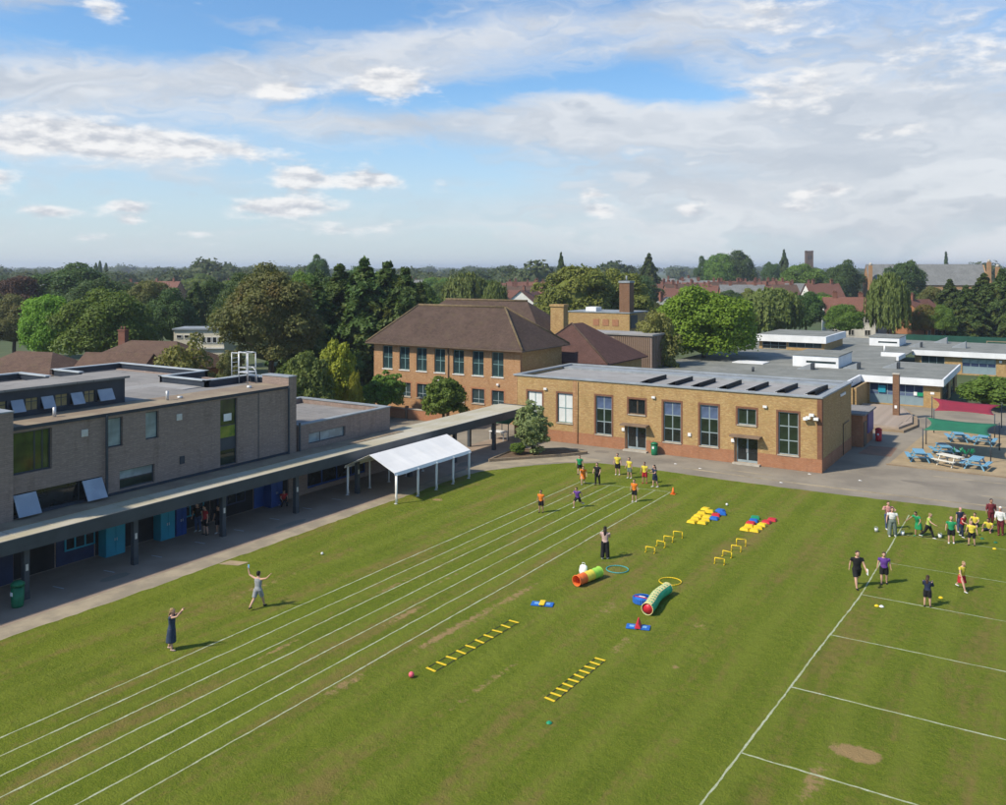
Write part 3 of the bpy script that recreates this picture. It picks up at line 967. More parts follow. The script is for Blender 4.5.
# rows of tilted roof panels: things standing on the hall roof
ORD = ['first', 'second', 'third', 'fourth', 'fifth', 'sixth', 'seventh']
for i, (x, y0, y1) in enumerate([(-30.9, 71.7, 75.9), (-28.4, 71.7, 75.9), (-26.3, 71.8, 75.9), (-24.0, 71.9, 75.9), (-21.65, 72.0, 75.9), (-19.3, 72.1, 76.2), (-16.95, 72.2, 76.6)]):
    pn = empty('roof_panel', (x, y0, 5.442), '%s dark tilted panel from the left on the hall roof' % ORD[i], 'solar panel', 'dark tilted panels on the hall roof')
    L = y1 - y0
    MB().add([(-.5, 0, .06), (.28, 0, .38), (.28, L, .38), (-.5, L, .06), (-.47, 0, .02), (.31, 0, .34), (.31, L, .34), (-.47, L, .02)],
             [(0, 1, 2, 3), (7, 6, 5, 4), (0, 4, 5, 1), (1, 5, 6, 2), (2, 6, 7, 3), (3, 7, 4, 0)]).build('panel', 'solar_black', pn, False)
    MB().add([(.33, 0, 0), (.33, L, 0), (.33, L, .34), (.33, 0, .34), (.30, 0, 0), (.30, L, 0), (.30, L, .34), (.30, 0, .34)],
             [(0, 1, 2, 3), (7, 6, 5, 4), (0, 4, 5, 1), (1, 5, 6, 2), (2, 6, 7, 3), (3, 7, 4, 0)]).build('back_sheet', 'solar_black', pn, False)
    MB().box(-.55, -.3, 0, L, 0, .05).build('rail', 'galvanised', pn, False)

# ------------------------------------------------------------------ old two-storey building
OX0, OX1, OY0, OY1 = -64.1, -45.3, 74.5, 83.0
old = empty('classroom_building', ((OX0 + OX1) / 2, (OY0 + OY1) / 2, 0), 'two-storey orange brick building with brown hipped tile roof and seven tall windows', 'building')
OL = Vector(old.location)
ups = [(-62.85, -61.48), (-60.53, -59.15), (-58.22, -56.83), (-55.83, -54.45), (-53.44, -52.06), (-51.02, -49.63), (-48.65, -47.25)]
lows = [(-62.8, -61.4), (-60.4, -59.0), (-58.14, -56.72), (-55.7, -54.3), (-53.4, -52.0), (-51.05, -49.55), (-48.65, -47.21)]
ops = [(a, b, 4.58, 7.05) for a, b in ups] + [(a, b, 1.75, 3.22) for a, b in lows]
mb = MB()
wall_panel(mb, 'y', OY0, OX0, OX1, 0, 7.3, 0.4, ops)
mb.build('front_wall', 'orange_brick', old)
mb = MB()
mb.box(OX1 - .4, OX1, OY0 + .4, OY1, 0, 7.3)
mb.box(OX0, OX0 + .4, OY0 + .4, OY1, 0, 7.3)
mb.box(OX0 + .4, OX1 - .4, OY1 - .4, OY1, 0, 7.3)
mb.build('side_wall', 'buff_brick', old)
hip_roof(OX0 - .6, OX1 + .6, OY0 - .6, OY1 + .6, 7.42, 11.35, -61.2, -49.75).build('roof', 'brown_tiles', old)
rc = MB()
ym = (OY0 + OY1) / 2
rc.loft([(-61.2, ym, 11.36), (-49.75, ym, 11.36)], .16, n=6)
for sx, ex in ((-61.2, OX0 - .6), (-49.75, OX1 + .6)):
    for ey in (OY0 - .6, OY1 + .6):
        rc.loft([(sx, ym, 11.36), (ex, ey, 7.44)], .12, n=6)
rc.build('ridge_tiles', 'ridge_moss', old)
mb = MB()
mb.box(OX0 - .66, OX1 + .66, OY0 - .72, OY0 - .605, 7.26, 7.40)
mb.box(OX1 + .605, OX1 + .72, OY0 - .6, OY1 + .6, 7.26, 7.40)
mb.build('gutter', 'frame_wood', old)
mb = MB()
for x in (-54.0,):
    mb.loft([(x, OY0 - .08, .2), (x, OY0 - .08, 7.2)], .06)
mb.build('drain_pipe', 'frame_wood', old)
for a, b in ups:
    window(old, (a - OL.x, OY0 - OL.y, 4.58), 0, b - a, 2.47, 2, 2, 'frame_teal', 'glass_teal', 0.07, 0.14, 'white_paint')
for a, b in lows:
    window(old, (a - OL.x, OY0 - OL.y, 1.75), 0, b - a, 1.47, 2, [0, .3, 1], 'frame_grey', 'glass_teal', 0.06, 0.12, 'stone_sill', surround='red_brick')
for x in (-55.3, -48.0):
    link('wall_lamp', cached('wlamp', lambda: MB().box(0, .25, -.18, 0, 0, .18).mesh('wall_lamp', 'white_plastic')), old, (x - OL.x, OY0 - OL.y, 3.75))

# hipped wing behind, lower hipped porch wing, chimney
wing = empty('rear_wing', (-60, 91, 0), 'brown hipped tile roof rising just behind the two-storey brick building', 'building')
MB().box(-71, -50.3, 87.2, 95.6, 0, 7.3).build('wall', 'orange_brick', wing)
hip_roof(-71.6, -49.6, 86.6, 96.2, 7.3, 11.5, -66.6, -54.6).build('roof', 'brown_tiles', wing)
MB().loft([(-66.6, 91.4, 11.52), (-54.6, 91.4, 11.52)], .16, n=6).build('ridge_tiles', 'ridge_moss', wing)
low = empty('link_wing', (-45.6, 88.5, 0), 'low wing with dark plum hipped tile roof between hall and two-storey building', 'building')
mb = MB()
mb.box(-49.9, -40.6, 84.0, 93.2, 0, 5.4)
mb.build('wall', 'buff_brick', low)
for i in range(4):
    window(low, (-47.6 + i * 1.8 + 45.6, 84.0 - 88.5 - .16, 4.0), 0, 1.2, 1.2, 2, 1, 'frame_dark', 'glass_dark', 0.06, 0.06)
# pyramid-like hip with a short ridge running away from the field
v = [(-50.5, 83.4, 5.5), (-40.0, 83.4, 5.5), (-40.0, 93.8, 5.5), (-50.5, 93.8, 5.5), (-46.5, 87.6, 9.3), (-46.3, 89.8, 9.3)]
v += [(a, b, 5.38) for a, b, c in v[:4]]
MB().add(v, [(0, 1, 4), (1, 2, 5, 4), (2, 3, 5), (3, 0, 4, 5), (9, 8, 7, 6), (0, 6, 7, 1), (1, 7, 8, 2), (2, 8, 9, 3), (3, 9, 6, 0)]).build('roof', 'plum_tiles', low)
rc = MB()
rc.loft([(-46.5, 87.6, 9.32), (-50.5, 83.4, 5.52)], .11, n=6)
rc.loft([(-46.5, 87.6, 9.32), (-40.0, 83.4, 5.52)], .11, n=6)
rc.build('ridge_tiles', 'brown_tiles', low)
ch = MB()
ch.box(-50.7, -49.0, 90.2, 91.3, 5.4, 11.0)
ch.box(-50.8, -48.9, 90.1, 91.4, 11.0, 11.25)
ch.build('chimney', 'buff_brick', low)
boil = empty('boiler_house', (-61.5, 127, 0), 'buff brick flat-roofed block with tall chimney stack behind the plum roof', 'building')
MB().box(-67.0, -56.4, 125, 132, 0, 8.5).build('wall', 'buff_brick', boil)
MB().box(-67.1, -56.3, 124.9, 132.1, 8.5, 8.66).build('coping', 'lead_grey', boil)
for i in range(3):
    link('brick_panel', cached('bpan', lambda: MB().box(0, 1.05, -.05, 0, 0, 1.0).mesh('brick_panel', 'red_brick')), boil, (-62.6 + i * 1.65 + 61.5, 125 - 127, 6.5))
st = MB()
st.box(-58.2, -56.5, 125.2, 126.9, 8.66, 13.2)
st.build('chimney_stack', 'brown_brick', boil)
cp = MB()
cp.box(-58.3, -56.4, 125.1, 127.0, 13.2, 13.5)
cp.loft([(-57.35, 126, 13.5), (-57.35, 126, 14.3)], .14, n=8)
cp.build('chimney_cap', 'lead_grey', boil)
MB().box(-64.4, -62.6, 126, 128, 8.66, 9.3).build('roof_vent', 'white_plastic', boil)
MB().box(-56.38, -56.30, 125.4, 127.8, 6.2, 8.2).build('louvre', 'frame_dark', boil)
gf = empty('grey_annexe', (-44, 108, 0), 'grey flat-roofed annexe with vertical timber slats behind the plum roof', 'building')
mb = MB()
mb.box(-56, -42.4, 100.5, 104.5, 0, 7.2)
mb.build('wall', 'grey_brick', gf)
MB().box(-56.2, -42.2, 100.3, 104.7, 7.2, 7.4).build('roof', 'hall_roof', gf)
slat = cached('slat', lambda: MB().box(0, .16, -.07, 0, 0, 6.8).mesh('slat', 'weathered_timber'))
for i in range(18):
    link('slat', slat, gf, (-47.4 + i * .27 + 44, 100.5 - 108, 0.3))
slx = cached('slatx', lambda: MB().box(0, .07, 0, .16, 0, 6.8).mesh('slat', 'weathered_timber'))
for i in range(8):
    link('slat', slx, gf, (-42.4 + 44, 100.6 + i * .48 - 108, 0.3))
# red brick garden wall and beds in front of the old building
for i, (a, b) in enumerate((((-61.5, 71.6), (-57.4, 71.6)), ((-57.0, 71.6), (-52.4, 71.6)))):
    w = empty('garden_wall', (a[0], a[1], 0), ['low red brick garden wall nearest the grey flat-roofed block', 'low red brick garden wall under the rounder small tree'][i], 'wall', 'low garden walls')
    MB().box(a[0], b[0], 71.5, 71.75, 0, 1.0).build('wall', 'red_brick', w)
    MB().box(a[0] - .03, b[0] + .03, 71.46, 71.79, 1.0, 1.08).build('coping', 'stone_sill', w)
    MB().box(b[0] + .06, b[0] + .32, 71.48, 71.78, 0, 1.3).build('post', 'weathered_timber', w)

# ------------------------------------------------------------------ covered walkway
walk = empty('covered_walkway', (-41.1, 44, 0), 'long covered walkway with pale flat roof, slate fascia and dark posts', 'walkway')
mb = MB()
mb.add([(-43.9, -12, 3.02), (-40.72, -12, 3.02), (-40.72, 68.6, 3.02), (-43.9, 68.6, 3.02), (-43.9, -12, 2.9), (-40.72, -12, 2.9), (-40.72, 68.6, 2.9), (-43.9, 68.6, 2.9)],
       [(0, 1, 2, 3), (7, 6, 5, 4), (0, 4, 5, 1), (1, 5, 6, 2), (2, 6, 7, 3), (3, 7, 4, 0)])
mb.build('roof', 'canopy_roof', walk)
fm = MB()
fm.box(-40.71, -40.60, -12, 68.65, 2.42, 3.07)
fm.box(-43.92, -40.72, 68.61, 68.7, 2.42, 3.07)
fm.build('fascia', 'slate_metal', walk)
MB().box(-43.9, -42.55, -12, 52.9, 3.022, 3.06).build('gutter_strip', 'gutter_strip', walk)
seam = cached('wseam', lambda: MB().box(0, 1.75, -.02, .02, 0, .018).mesh('roof_seam', 'canopy_roof'))
yv = -10.0
while yv < 68:
    link('roof_seam', seam, walk, (-42.5 + 41.1, yv - 44, 3.021))
    yv += 1.92
post = cached('wpost', lambda: MB().box(-.13, .13, -.13, .13, 0, 2.42).mesh('post', 'slate_metal'))
plate = cached('wplate', lambda: MB().box(.131, .145, -.06, .06, 0, .3).mesh('post_sign', 'galvanised'))
coll = cached('wcoll', lambda: MB().box(-.14, .14, -.14, .14, 0, .4).mesh('post_base', 'frame_dark'))
for i in range(10):
    yv = 23.0 - 5.755 * 2 + i * 5.755
    p_ = link('post', post, walk, (0, yv - 44, 0))
    link('post_sign', plate, p_, (0, 0, 1.35))
    link('post_base', coll, p_)
    link('post', post, walk, (-2.55, yv - 44 + (0 if yv > 53 else .1), 0)) if yv > 53 else None
bm_ = MB()
yv = -10.0
while yv < 68:
    bm_.box(-43.8, -40.73, yv, yv + .1, 2.72, 2.898)
    yv += 2.88
bm_.build('roof_joists', 'slate_metal', walk)

# ------------------------------------------------------------------ modern grey-brick building
GX = -44.0
gb = empty('grey_school_block', (-54, 20, 0), 'modern two-storey grey-brown brick school block with flat roof and clerestory', 'building')
GL = Vector(gb.location)
gops = [(23.95, 26.0, 5.2, 7.3), (23.95, 28.8, 3.12, 4.25), (29.1, 30.07, 5.68, 7.28), (31.5, 32.37, 5.75, 7.3), (29.86, 32.1, 3.26, 4.3), (36.75, 38.08, 3.22, 7.34)]
mb = MB()
wall_panel(mb, 'x', GX, 23.85, 42.4, 0, 7.52, 0.35, gops)
mb.box(-47, GX, -12, 22.49, 0, 7.4)
mb.box(-64, GX - .36, 42.7, 43.05, 0, 7.52)
mb.box(-64, -63.65, -12, 42.69, 0, 7.52)
mb.build('wall', 'grey_brick', gb)
MB().box(-46.5, GX + .03, 42.41, 43.12, 0, 8.15).build('pier', 'grey_brick', gb)
MB().box(-47, GX + .32, 22.5, 23.84, 0, 8.4).build('projecting_bay', 'grey_brick', gb)
MB().box(-46.55, GX + .07, 42.37, 43.16, 8.151, 8.22).build('coping', 'lead_grey', gb)
MB().box(-47.05, GX + .37, 22.45, 23.88, 8.401, 8.47).build('coping', 'lead_grey', gb)
mb = MB()
mb.prism([(-63.6, -12), (-47.05, -12), (-47.05, 23.9), (GX - .36, 23.9), (GX - .36, 42.4), (-46.5, 42.4), (-48.8, 43.0), (-53.5, 39.8), (-53.6, 43.0), (-63.6, 43.0)], 7.3, 7.45)
mb.build('roof', 'roof_felt', gb)
MB().box(-46.75, GX + .06, 23.9, 42.38, 7.525, 7.60).build('roof_edge', 'gutter_strip', gb)
MB().box(GX + .062, GX + .10, 23.9, 42.38, 7.44, 7.61).build('edge_trim', 'dark_blue_metal', gb)
mb, mc = MB(), MB()
segs = [((-63.8, 37.9), (-63.8, 43.4)), ((-63.8, 43.4), (-53.6, 43.4)), ((-53.6, 43.4), (-53.6, 39.7)), ((-53.6, 39.7), (-48.9, 39.7)), ((-48.9, 39.7), (-48.9, 43.4)), ((-48.9, 43.4), (-46.5, 43.2)),
        ((-63.8, 37.9), (-60.6, 37.9)), ((-63.8, 35.3), (-60.4, 35.3)), ((-63.8, 10.0), (-63.8, 35.3))]
for a, b in segs:
    mb.box(min(a[0], b[0]) - .12, max(a[0], b[0]) + .12, min(a[1], b[1]) - .12, max(a[1], b[1]) + .12, 7.452, 7.86 + .002 * segs.index((a, b)))
    mc.box(min(a[0], b[0]) - .2, max(a[0], b[0]) + .2, min(a[1], b[1]) - .2, max(a[1], b[1]) + .2, 7.88, 7.94 + .003 * segs.index((a, b)))
mb.build('parapet', 'dark_blue_metal', gb)
mc.build('parapet_coping', 'pale_metal', gb)
MB().box(-53.4, -49.1, 33.2, 39.5, 7.452, 7.50).build('roof_patch', 'hall_roof', gb)
MB().box(-51.5, -46.9, 32.3, 37.6, 7.503, 7.56).build('roof_patch', 'roof_felt', gb)
# windows in the grey wall
w1 = window(gb, (GX - GL.x, 23.95 - GL.y, 5.2), R(90), 2.05, 2.1, [0, .6, .8, 1], 1, 'frame_dark', 'glass_board', 0.07, 0.18)
w1['label'] = 'upper window showing a green board inside'
window(gb, (GX - GL.x, 29.1 - GL.y, 5.68), R(90), .97, 1.6, 1, 1, 'frame_dark', 'glass_pale', 0.06, 0.16)
window(gb, (GX - GL.x, 31.5 - GL.y, 5.75), R(90), .87, 1.55, 1, 1, 'frame_dark', 'glass_pale', 0.06, 0.16)
window(gb, (GX - GL.x, 29.86 - GL.y, 3.26), R(90), 2.24, 1.04, 1, [0, .5, 1], 'frame_dark', None, 0.06, 0.16, glasses=['glass_green', 'glass_pale'])
tw = window(gb, (GX - GL.x, 36.75 - GL.y, 3.22), R(90), 1.33, 4.12, 1, [0, .235, .41, .60, 1], 'frame_dark', None, 0.06, 0.14, glasses=['glass_green', 'slate_metal', 'glass_poster', 'glass_board'])
link('notice', MB().box(.35, .95, .10, .112, 2.75, 3.2).mesh('notice', 'white_plastic'), tw)
lw = window(gb, (GX - GL.x, 23.95 - GL.y, 3.12), R(90), 4.85, 1.13, [0, .26, .75, 1], 1, 'frame_dark', 'glass_dark', 0.06, 0.2)


def tilted_pane(parent, y0, y1, z0, z1, out, x):
    """top-hung sash pushed open: bottom edge swings outwards"""
    vs_ = [(x + out, y0, z0), (x + out, y1, z0), (x, y1, z1), (x, y0, z1)]
    vs_ += [(a - .05, b, c - .03) for a, b, c in vs_]
    mb_ = MB()
    mb_.add(vs_, [(0, 1, 2, 3), (7, 6, 5, 4), (0, 4, 5, 1), (1, 5, 6, 2), (2, 6, 7, 3), (3, 7, 4, 0)])
    return mb_.build('open_sash', 'sky_pane', parent)


tilted_pane(gb, 24.0, 25.15, 3.2, 4.2, .55, GX + .02)
tilted_pane(gb, 27.65, 28.78, 3.2, 4.2, .55, GX + .02)
for y_ in (27.6, 33.55):
    link('wall_vent', cached('gvent', lambda: MB().box(0, .06, 0, .36, 0, .36).box(.061, .08, .1, .26, .1, .26).mesh('wall_vent', 'galvanised')), gb, (GX - GL.x, y_ - GL.y, 6.55))
link('vent_grille', MB().box(0, .05, 0, .32, 0, .45).mesh('vent_grille', 'dark_blue_metal'), gb, (GX - GL.x, 33.78 - GL.y, 3.95))
for y_ in (28.98, 42.3, 43.3):
    MB().box(GX + .12, GX + .22, y_ - .05, y_ + .05, 3.06, 7.5 if y_ < 43 else 5.0).build('drain_pipe', 'slate_metal', gb)
MB().box(GX + .002, GX + .012, 39.78, 39.84, 3.21, 7.5).build('movement_joint', 'slate_metal', gb)
MB().box(GX + .003, GX + .08, 23.9, 42.38, 3.07, 3.2).build('flashing', 'dark_blue_metal', gb)
for y_, h_ in ((26.9, .5), (33.9, .55), (34.8, .12), (40.2, .15)):
    MB().loft([(-45.3, y_, 7.6), (-45.3, y_, 7.6 + h_)], .09 if h_ > .3 else .16, n=8).build('roof_vent', 'galvanised', gb)
# clerestory
cl = MB()
wins = [25.32, 26.14, 26.96, 27.79, 28.65, 29.5, 30.27, 31.35]
wall_panel(cl, 'x', -46.8, 12, 32.1, 7.45, 9.0, 0.12, [(a + .06, b - .06, 7.85, 8.55) for a, b in zip(wins[:-1], wins[1:])] + [(23.9, 25.2, 7.85, 8.55)])
cl.box(-50.2, -46.93, 31.98, 32.1, 7.45, 8.9)
cl.box(-50.2, -50.08, 12, 31.97, 7.45, 8.9)
cm = cl.build('clerestory', 'dark_blue_metal', gb)
r_ = MB()
r_.add([(-46.6, 11.8, 9.02), (-46.6, 32.3, 9.02), (-50.4, 32.3, 8.92), (-50.4, 11.8, 8.92), (-46.6, 11.8, 9.14), (-46.6, 32.3, 9.14), (-50.4, 32.3, 9.04), (-50.4, 11.8, 9.04)],
       [(0, 1, 2, 3), (7, 6, 5, 4), (0, 4, 5, 1), (1, 5, 6, 2), (2, 6, 7, 3), (3, 7, 4, 0)])
r_.build('clerestory_roof', 'roof_felt', gb)
for i, (a, b) in enumerate(zip([23.9] + wins[:-1], [25.26] + wins[1:])):
    if i % 2 == 1:
        window(gb, (-46.8 - GL.x, a + .06 - GL.y, 7.85), R(90), b - a - .12, .7, 1, 1, 'frame_dark', 'glass_dark', 0.04, 0.06)
        tilted_pane(gb, a + .08, b - .08, 7.9, 8.52, .34, -46.8)
    else:
        window(gb, (-46.8 - GL.x, a + .06 - GL.y, 7.85), R(90), b - a - .12, .7, 2, [0, .7, 1], 'frame_dark', 'glass_warm', 0.04, 0.06)
# ground floor under the walkway: doors, glazed bays, storage, and dark sheets painting the canopy shade
MB().box(GX + .325, GX + .38, 22.6, 23.8, .05, 2.6).build('wall_panel', 'navy_panel', gb)
MB().box(GX + .005, GX + .06, 14, 22.3, .05, 2.6).build('wall_panel', 'navy_panel', gb)
for y_, w_, h_, m_ in ((23.9, 2.2, 2.6, 'canopy_shade'), (26.2, 2.1, 2.6, 'navy_panel'), (28.4, 4.9, 2.6, 'canopy_shade'), (33.4, 2.5, 2.6, 'canopy_shade'), (36.0, 3.3, 2.6, 'canopy_shade'), (39.4, 1.5, 2.6, 'blue_panel'), (41.0, 1.3, 2.6, 'canopy_shade')):
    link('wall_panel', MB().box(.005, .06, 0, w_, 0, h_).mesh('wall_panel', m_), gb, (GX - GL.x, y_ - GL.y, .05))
for y_, w_, m_ in ((26.6, 1.7, 'teal_panel'), (33.9, 1.5, 'teal_panel'), (36.4, 2.2, 'navy_panel')):
    window(gb, (GX + .26 - GL.x, y_ - GL.y, .75), R(90), w_, 1.4, 3, 1, m_, 'glass_dark', 0.08, 0.1)
for i, (y_, w_, m_, lab) in enumerate(((28.55, 1.15, 'teal_panel', 'teal storage cupboard under the walkway between the first two posts'), (31.95, .95, 'teal_panel', 'teal storage cupboard next to a blue one under the walkway'),
                                   (33.0, .7, 'blue_panel', 'blue storage cupboard next to the teal one under the walkway'), (40.2, 1.0, 'blue_panel', 'blue storage cupboard by the crouching child under the walkway'))):
    d = empty('storage_cupboard', (GX + .4, y_ + w_ / 2, .002), lab, 'cupboard', 'cupboards under the walkway')
    MB().box(-.32, .32, -w_ / 2, w_ / 2, 0, 1.62).build('body', m_, d, False)
    for s_ in (-1, 1):
        MB().box(.321, .345, min(0, s_ * w_ / 2) + .015, max(0, s_ * w_ / 2) - .015, .06, 1.58).build('door', m_, d, False)
        MB().box(.346, .37, s_ * .06 - .012, s_ * .06 + .012, .8, .95).build('handle', 'galvanised', d, False)
lamp = cached('wlight', lambda: MB().box(.3, .5, 0, .3, 2.6, 2.7).mesh('ceiling_lamp', 'white_plastic'))

# low flat-roofed part between the grey block and the old building
lb = empty('flat_roofed_annexe', (-49, 48, 0), 'low grey-brick annexe with flat roof joining the end of the grey school block', 'building')
LL = Vector(lb.location)
mb = MB()
wall_panel(mb, 'x', GX, 43.35, 53.0, 0, 4.75, .35, [(44.32, 48.0, 3.35, 4.08), (44.2, 50.2, .3, 2.4)])
mb.box(-53.5, GX - .36, 52.65, 53.0, 0, 4.75)
mb.box(-53.5, -53.15, 43.2, 52.64, 0, 4.75)
mb.build('wall', 'grey_brick', lb)
MB().box(-53.1, GX - .37, 43.2, 52.6, 4.25, 4.4).build('roof', 'roof_felt', lb)
mb = MB()
mb.box(GX - .38, GX + .06, 43.3, 53.06, 4.752, 4.84)
mb.box(-53.56, GX - .39, 52.6, 53.06, 4.752, 4.838)
mb.box(-53.56, -53.1, 43.2, 52.59, 4.752, 4.836)
mb.build('coping', 'lead_grey', lb)
window(lb, (GX - LL.x, 44.32 - LL.y, 3.35), R(90), 3.68, .73, [0, .33, 1], 1, 'frame_dark', 'glass_pale', .06, .14)
window(lb, (GX - LL.x, 44.2 - LL.y, .3), R(90), 6.0, 2.1, 4, [0, .55, 1], 'blue_panel', 'glass_dark', .12, .1)

# roof access ladder with guard hoops
ld = empty('access_ladder', (-48.2, 42.6, 7.46), 'pale metal access ladder and guard cage standing on the grey roof', 'ladder')
mb = MB()
for (x_, y_) in ((-.45, -.35), (.45, -.35), (-.45, .35), (.45, .35)):
    mb.loft([(x_, y_, 0), (x_, y_, 2.15)], .035, n=6)
for z_ in (1.1, 2.15):
    for a, b in (((-.45, -.35), (.45, -.35)), ((.45, -.35), (.45, .35)), ((.45, .35), (-.45, .35)), ((-.45, .35), (-.45, -.35))):
        mb.loft([(a[0], a[1], z_), (b[0], b[1], z_)], .03, n=6)
mb.build('guard_rail', 'galvanised', ld, False)
mb = MB()
mb.loft([(-1.25, -.3, 0), (-1.25, -.3, 2.1)], .03, n=6)
mb.loft([(-1.25, .3, 0), (-1.25, .3, 2.1)], .03, n=6)
for k in range(7):
    mb.loft([(-1.25, -.3, .2 + k * .3), (-1.25, .3, .2 + k * .3)], .02, n=5)
mb.loft([(-1.25, .3, 2.1), (-.45, .35, 2.1)], .03, n=6)
mb.loft([(-1.25, -.3, 2.1), (-.45, -.35, 2.1)], .03, n=6)
mb.loft([(.9, .1, 0), (.75, .1, .9), (.45, .1, 1.1)], .03, n=6)
mb.build('ladder', 'galvanised', ld, False)
MB().box(-.5, .5, -.4, .4, .75, .82).build('platform', 'galvanised', ld, False)

# ------------------------------------------------------------------ flat-roofed classrooms on the right
ca = empty('front_classroom', (-15, 115, 0), 'flat-roofed classroom with deep white fascia and blue windows behind the timber deck', 'building')
CA = Vector(ca.location)
mb = MB()
wall_panel(mb, 'y', 108.2, -19.4, -11.6, 0, 2.5, .3, [(-18.9, -13.3, 0.15, 2.42)])
mb.box(-11.9, -11.6, 108.51, 110.2, 0, 2.5)
mb.box(-11.9, -11.6, 116.5, 118.6, 0, 2.5)
mb.box(-11.9, -11.6, 123.4, 126, 0, 2.5)
mb.box(-19.4, -19.1, 101.5, 108.19, 0, 2.5)
mb.box(-44, -19.41, 101.2, 101.5, 0, 2.5)
mb.box(-44, -12, 125.7, 126, 0, 2.5)
mb.build('wall', 'buff_brick', ca)
fm = MB()
fm.box(-19.7, -11.2, 107.6, 107.8, 2.5, 3.25)
fm.box(-11.4, -11.2, 107.81, 126.3, 2.5, 3.248)
fm.box(-20.0, -19.71, 101.0, 107.79, 2.5, 3.246)
fm.box(-44, -20.01, 100.8, 101.0, 2.5, 3.244)
fm.build('fascia', 'white_fascia', ca)
mb = MB()
mb.prism([(-44, 101.0), (-20.0, 101.0), (-19.7, 107.8), (-11.4, 107.8), (-11.4, 126.3), (-19, 126.3), (-19, 165), (-44, 165)], 3.05, 3.2)
mb.build('roof', 'green_felt', ca)
window(ca, (-18.9 - CA.x, 108.2 - CA.y, .15), 0, 5.6, 2.27, 6, [0, .42, .60, 1], 'blue_grey_panel', None, .07, .1, glasses=['blue_grey_panel', 'glass_blue', 'navy_panel'])
window(ca, (-11.6 - CA.x, 110.2 - CA.y, .15), R(90), 6.3, 2.3, 5, [0, .4, 1], 'frame_dark', 'glass_dark', .07, .1)
window(ca, (-11.6 - CA.x, 118.6 - CA.y, .15), R(90), 4.8, 2.3, 4, [0, .4, 1], 'frame_dark', 'glass_dark', .07, .1)
link('poster', MB().box(0, .8, -.03, 0, 0, .8).mesh('poster', 'teal_panel'), ca, (-18.0 - CA.x, 108.2 - CA.y, 1.35))
link('poster', MB().box(0, .35, -.03, 0, 0, .4).mesh('poster', 'white_plastic'), ca, (-14.3 - CA.x, 108.3 - CA.y - .1, 1.25))
link('poster', MB().box(0, .6, -.03, 0, 0, .4).mesh('poster', 'green_plastic'), ca, (-13.92 - CA.x, 108.2 - CA.y, 1.2))
link('notice', MB().box(0, .4, -.03, 0, 0, .25).mesh('notice', 'white_plastic'), ca, (-12.6 - CA.x, 108.2 - CA.y, 1.5))


def lantern(parent, x0, x1, y0, y1, z0, z1, slot=True):
    """raised white rooflight box with a strip window towards the field"""
    L_ = Vector(parent.location)
    mb_ = MB()
    zs = z0 + .35 * (z1 - z0)
    ze = z0 + .55 * (z1 - z0)
    wall_panel(mb_, 'y', y0, x0, x1, z0, z1, .2, [(x0 + .3 * (x1 - x0), x1 - .3, zs, ze)] if slot else [])
    mb_.box(x1 - .2, x1, y0 + .2, y1, z0, z1)
    mb_.box(x0, x0 + .2, y0 + .2, y1, z0, z1)
    mb_.build('rooflight_wall', 'white_fascia', parent)
    MB().box(x0 - .1, x1 + .1, y0 - .1, y1 + .1, z1 + .002, z1 + .12).build('rooflight_top', 'green_felt', parent)
    if slot:
        MB().box(x0 + .3 * (x1 - x0), x1 - .3, y0 + .08, y0 + .12, zs, ze).build('strip_window', 'glass_teal', parent)


lantern(ca, -28.9, -23.4, 113.4, 121.4, 3.2, 4.6)
lantern(ca, -26.3, -21.9, 150.2, 157, 3.2, 4.5)
for i, (x_, y_) in enumerate(((-18.0, 117.2), (-26.6, 110.6), (-22.0, 114.2), (-19.6, 150.5))):
    mb = MB()
    mb.add([(-.9, -.6, 0), (.7, -.6, 0), (.7, .6, 0), (-.9, .6, 0), (.7, -.6, .75), (.7, .6, .75), (-.9, -.6, .1), (-.9, .6, .1)], [(3, 2, 1, 0), (0, 1, 4, 6), (2, 3, 7, 5), (6, 4, 5, 7), (1, 2, 5, 4), (3, 0, 6, 7)])
    v_ = link('roof_vent', mb.mesh('roof_vent', 'lead_grey'), ca, (x_ - CA.x, y_ - CA.y, 3.2))
    link('louvre', cached('vlouv', lambda: MB().box(.71, .95, -.5, .5, .05, .8).mesh('louvre', 'frame_dark')), v_)
mb = MB()
mb.box(-21.7, -18.6, 132.6, 132.9, 3.2, 3.75)
mb.box(-18.9, -18.6, 127.0, 132.59, 3.2, 3.75)
mb.build('roof_upstand', 'white_fascia', ca)
MB().loft([(-22.2, 138.6, 3.2), (-22.2, 138.6, 4.2)], .11, n=8).build('flue', 'white_plastic', ca)
MB().loft([(-31.3, 104.7, 3.2), (-31.3, 104.7, 3.75)], .15, n=8).build('flue', 'frame_dark', ca)
MB().box(-36.5, -32.5, 113.0, 116.0, 3.2, 3.3).build('roof_hatch', 'white_fascia', ca)

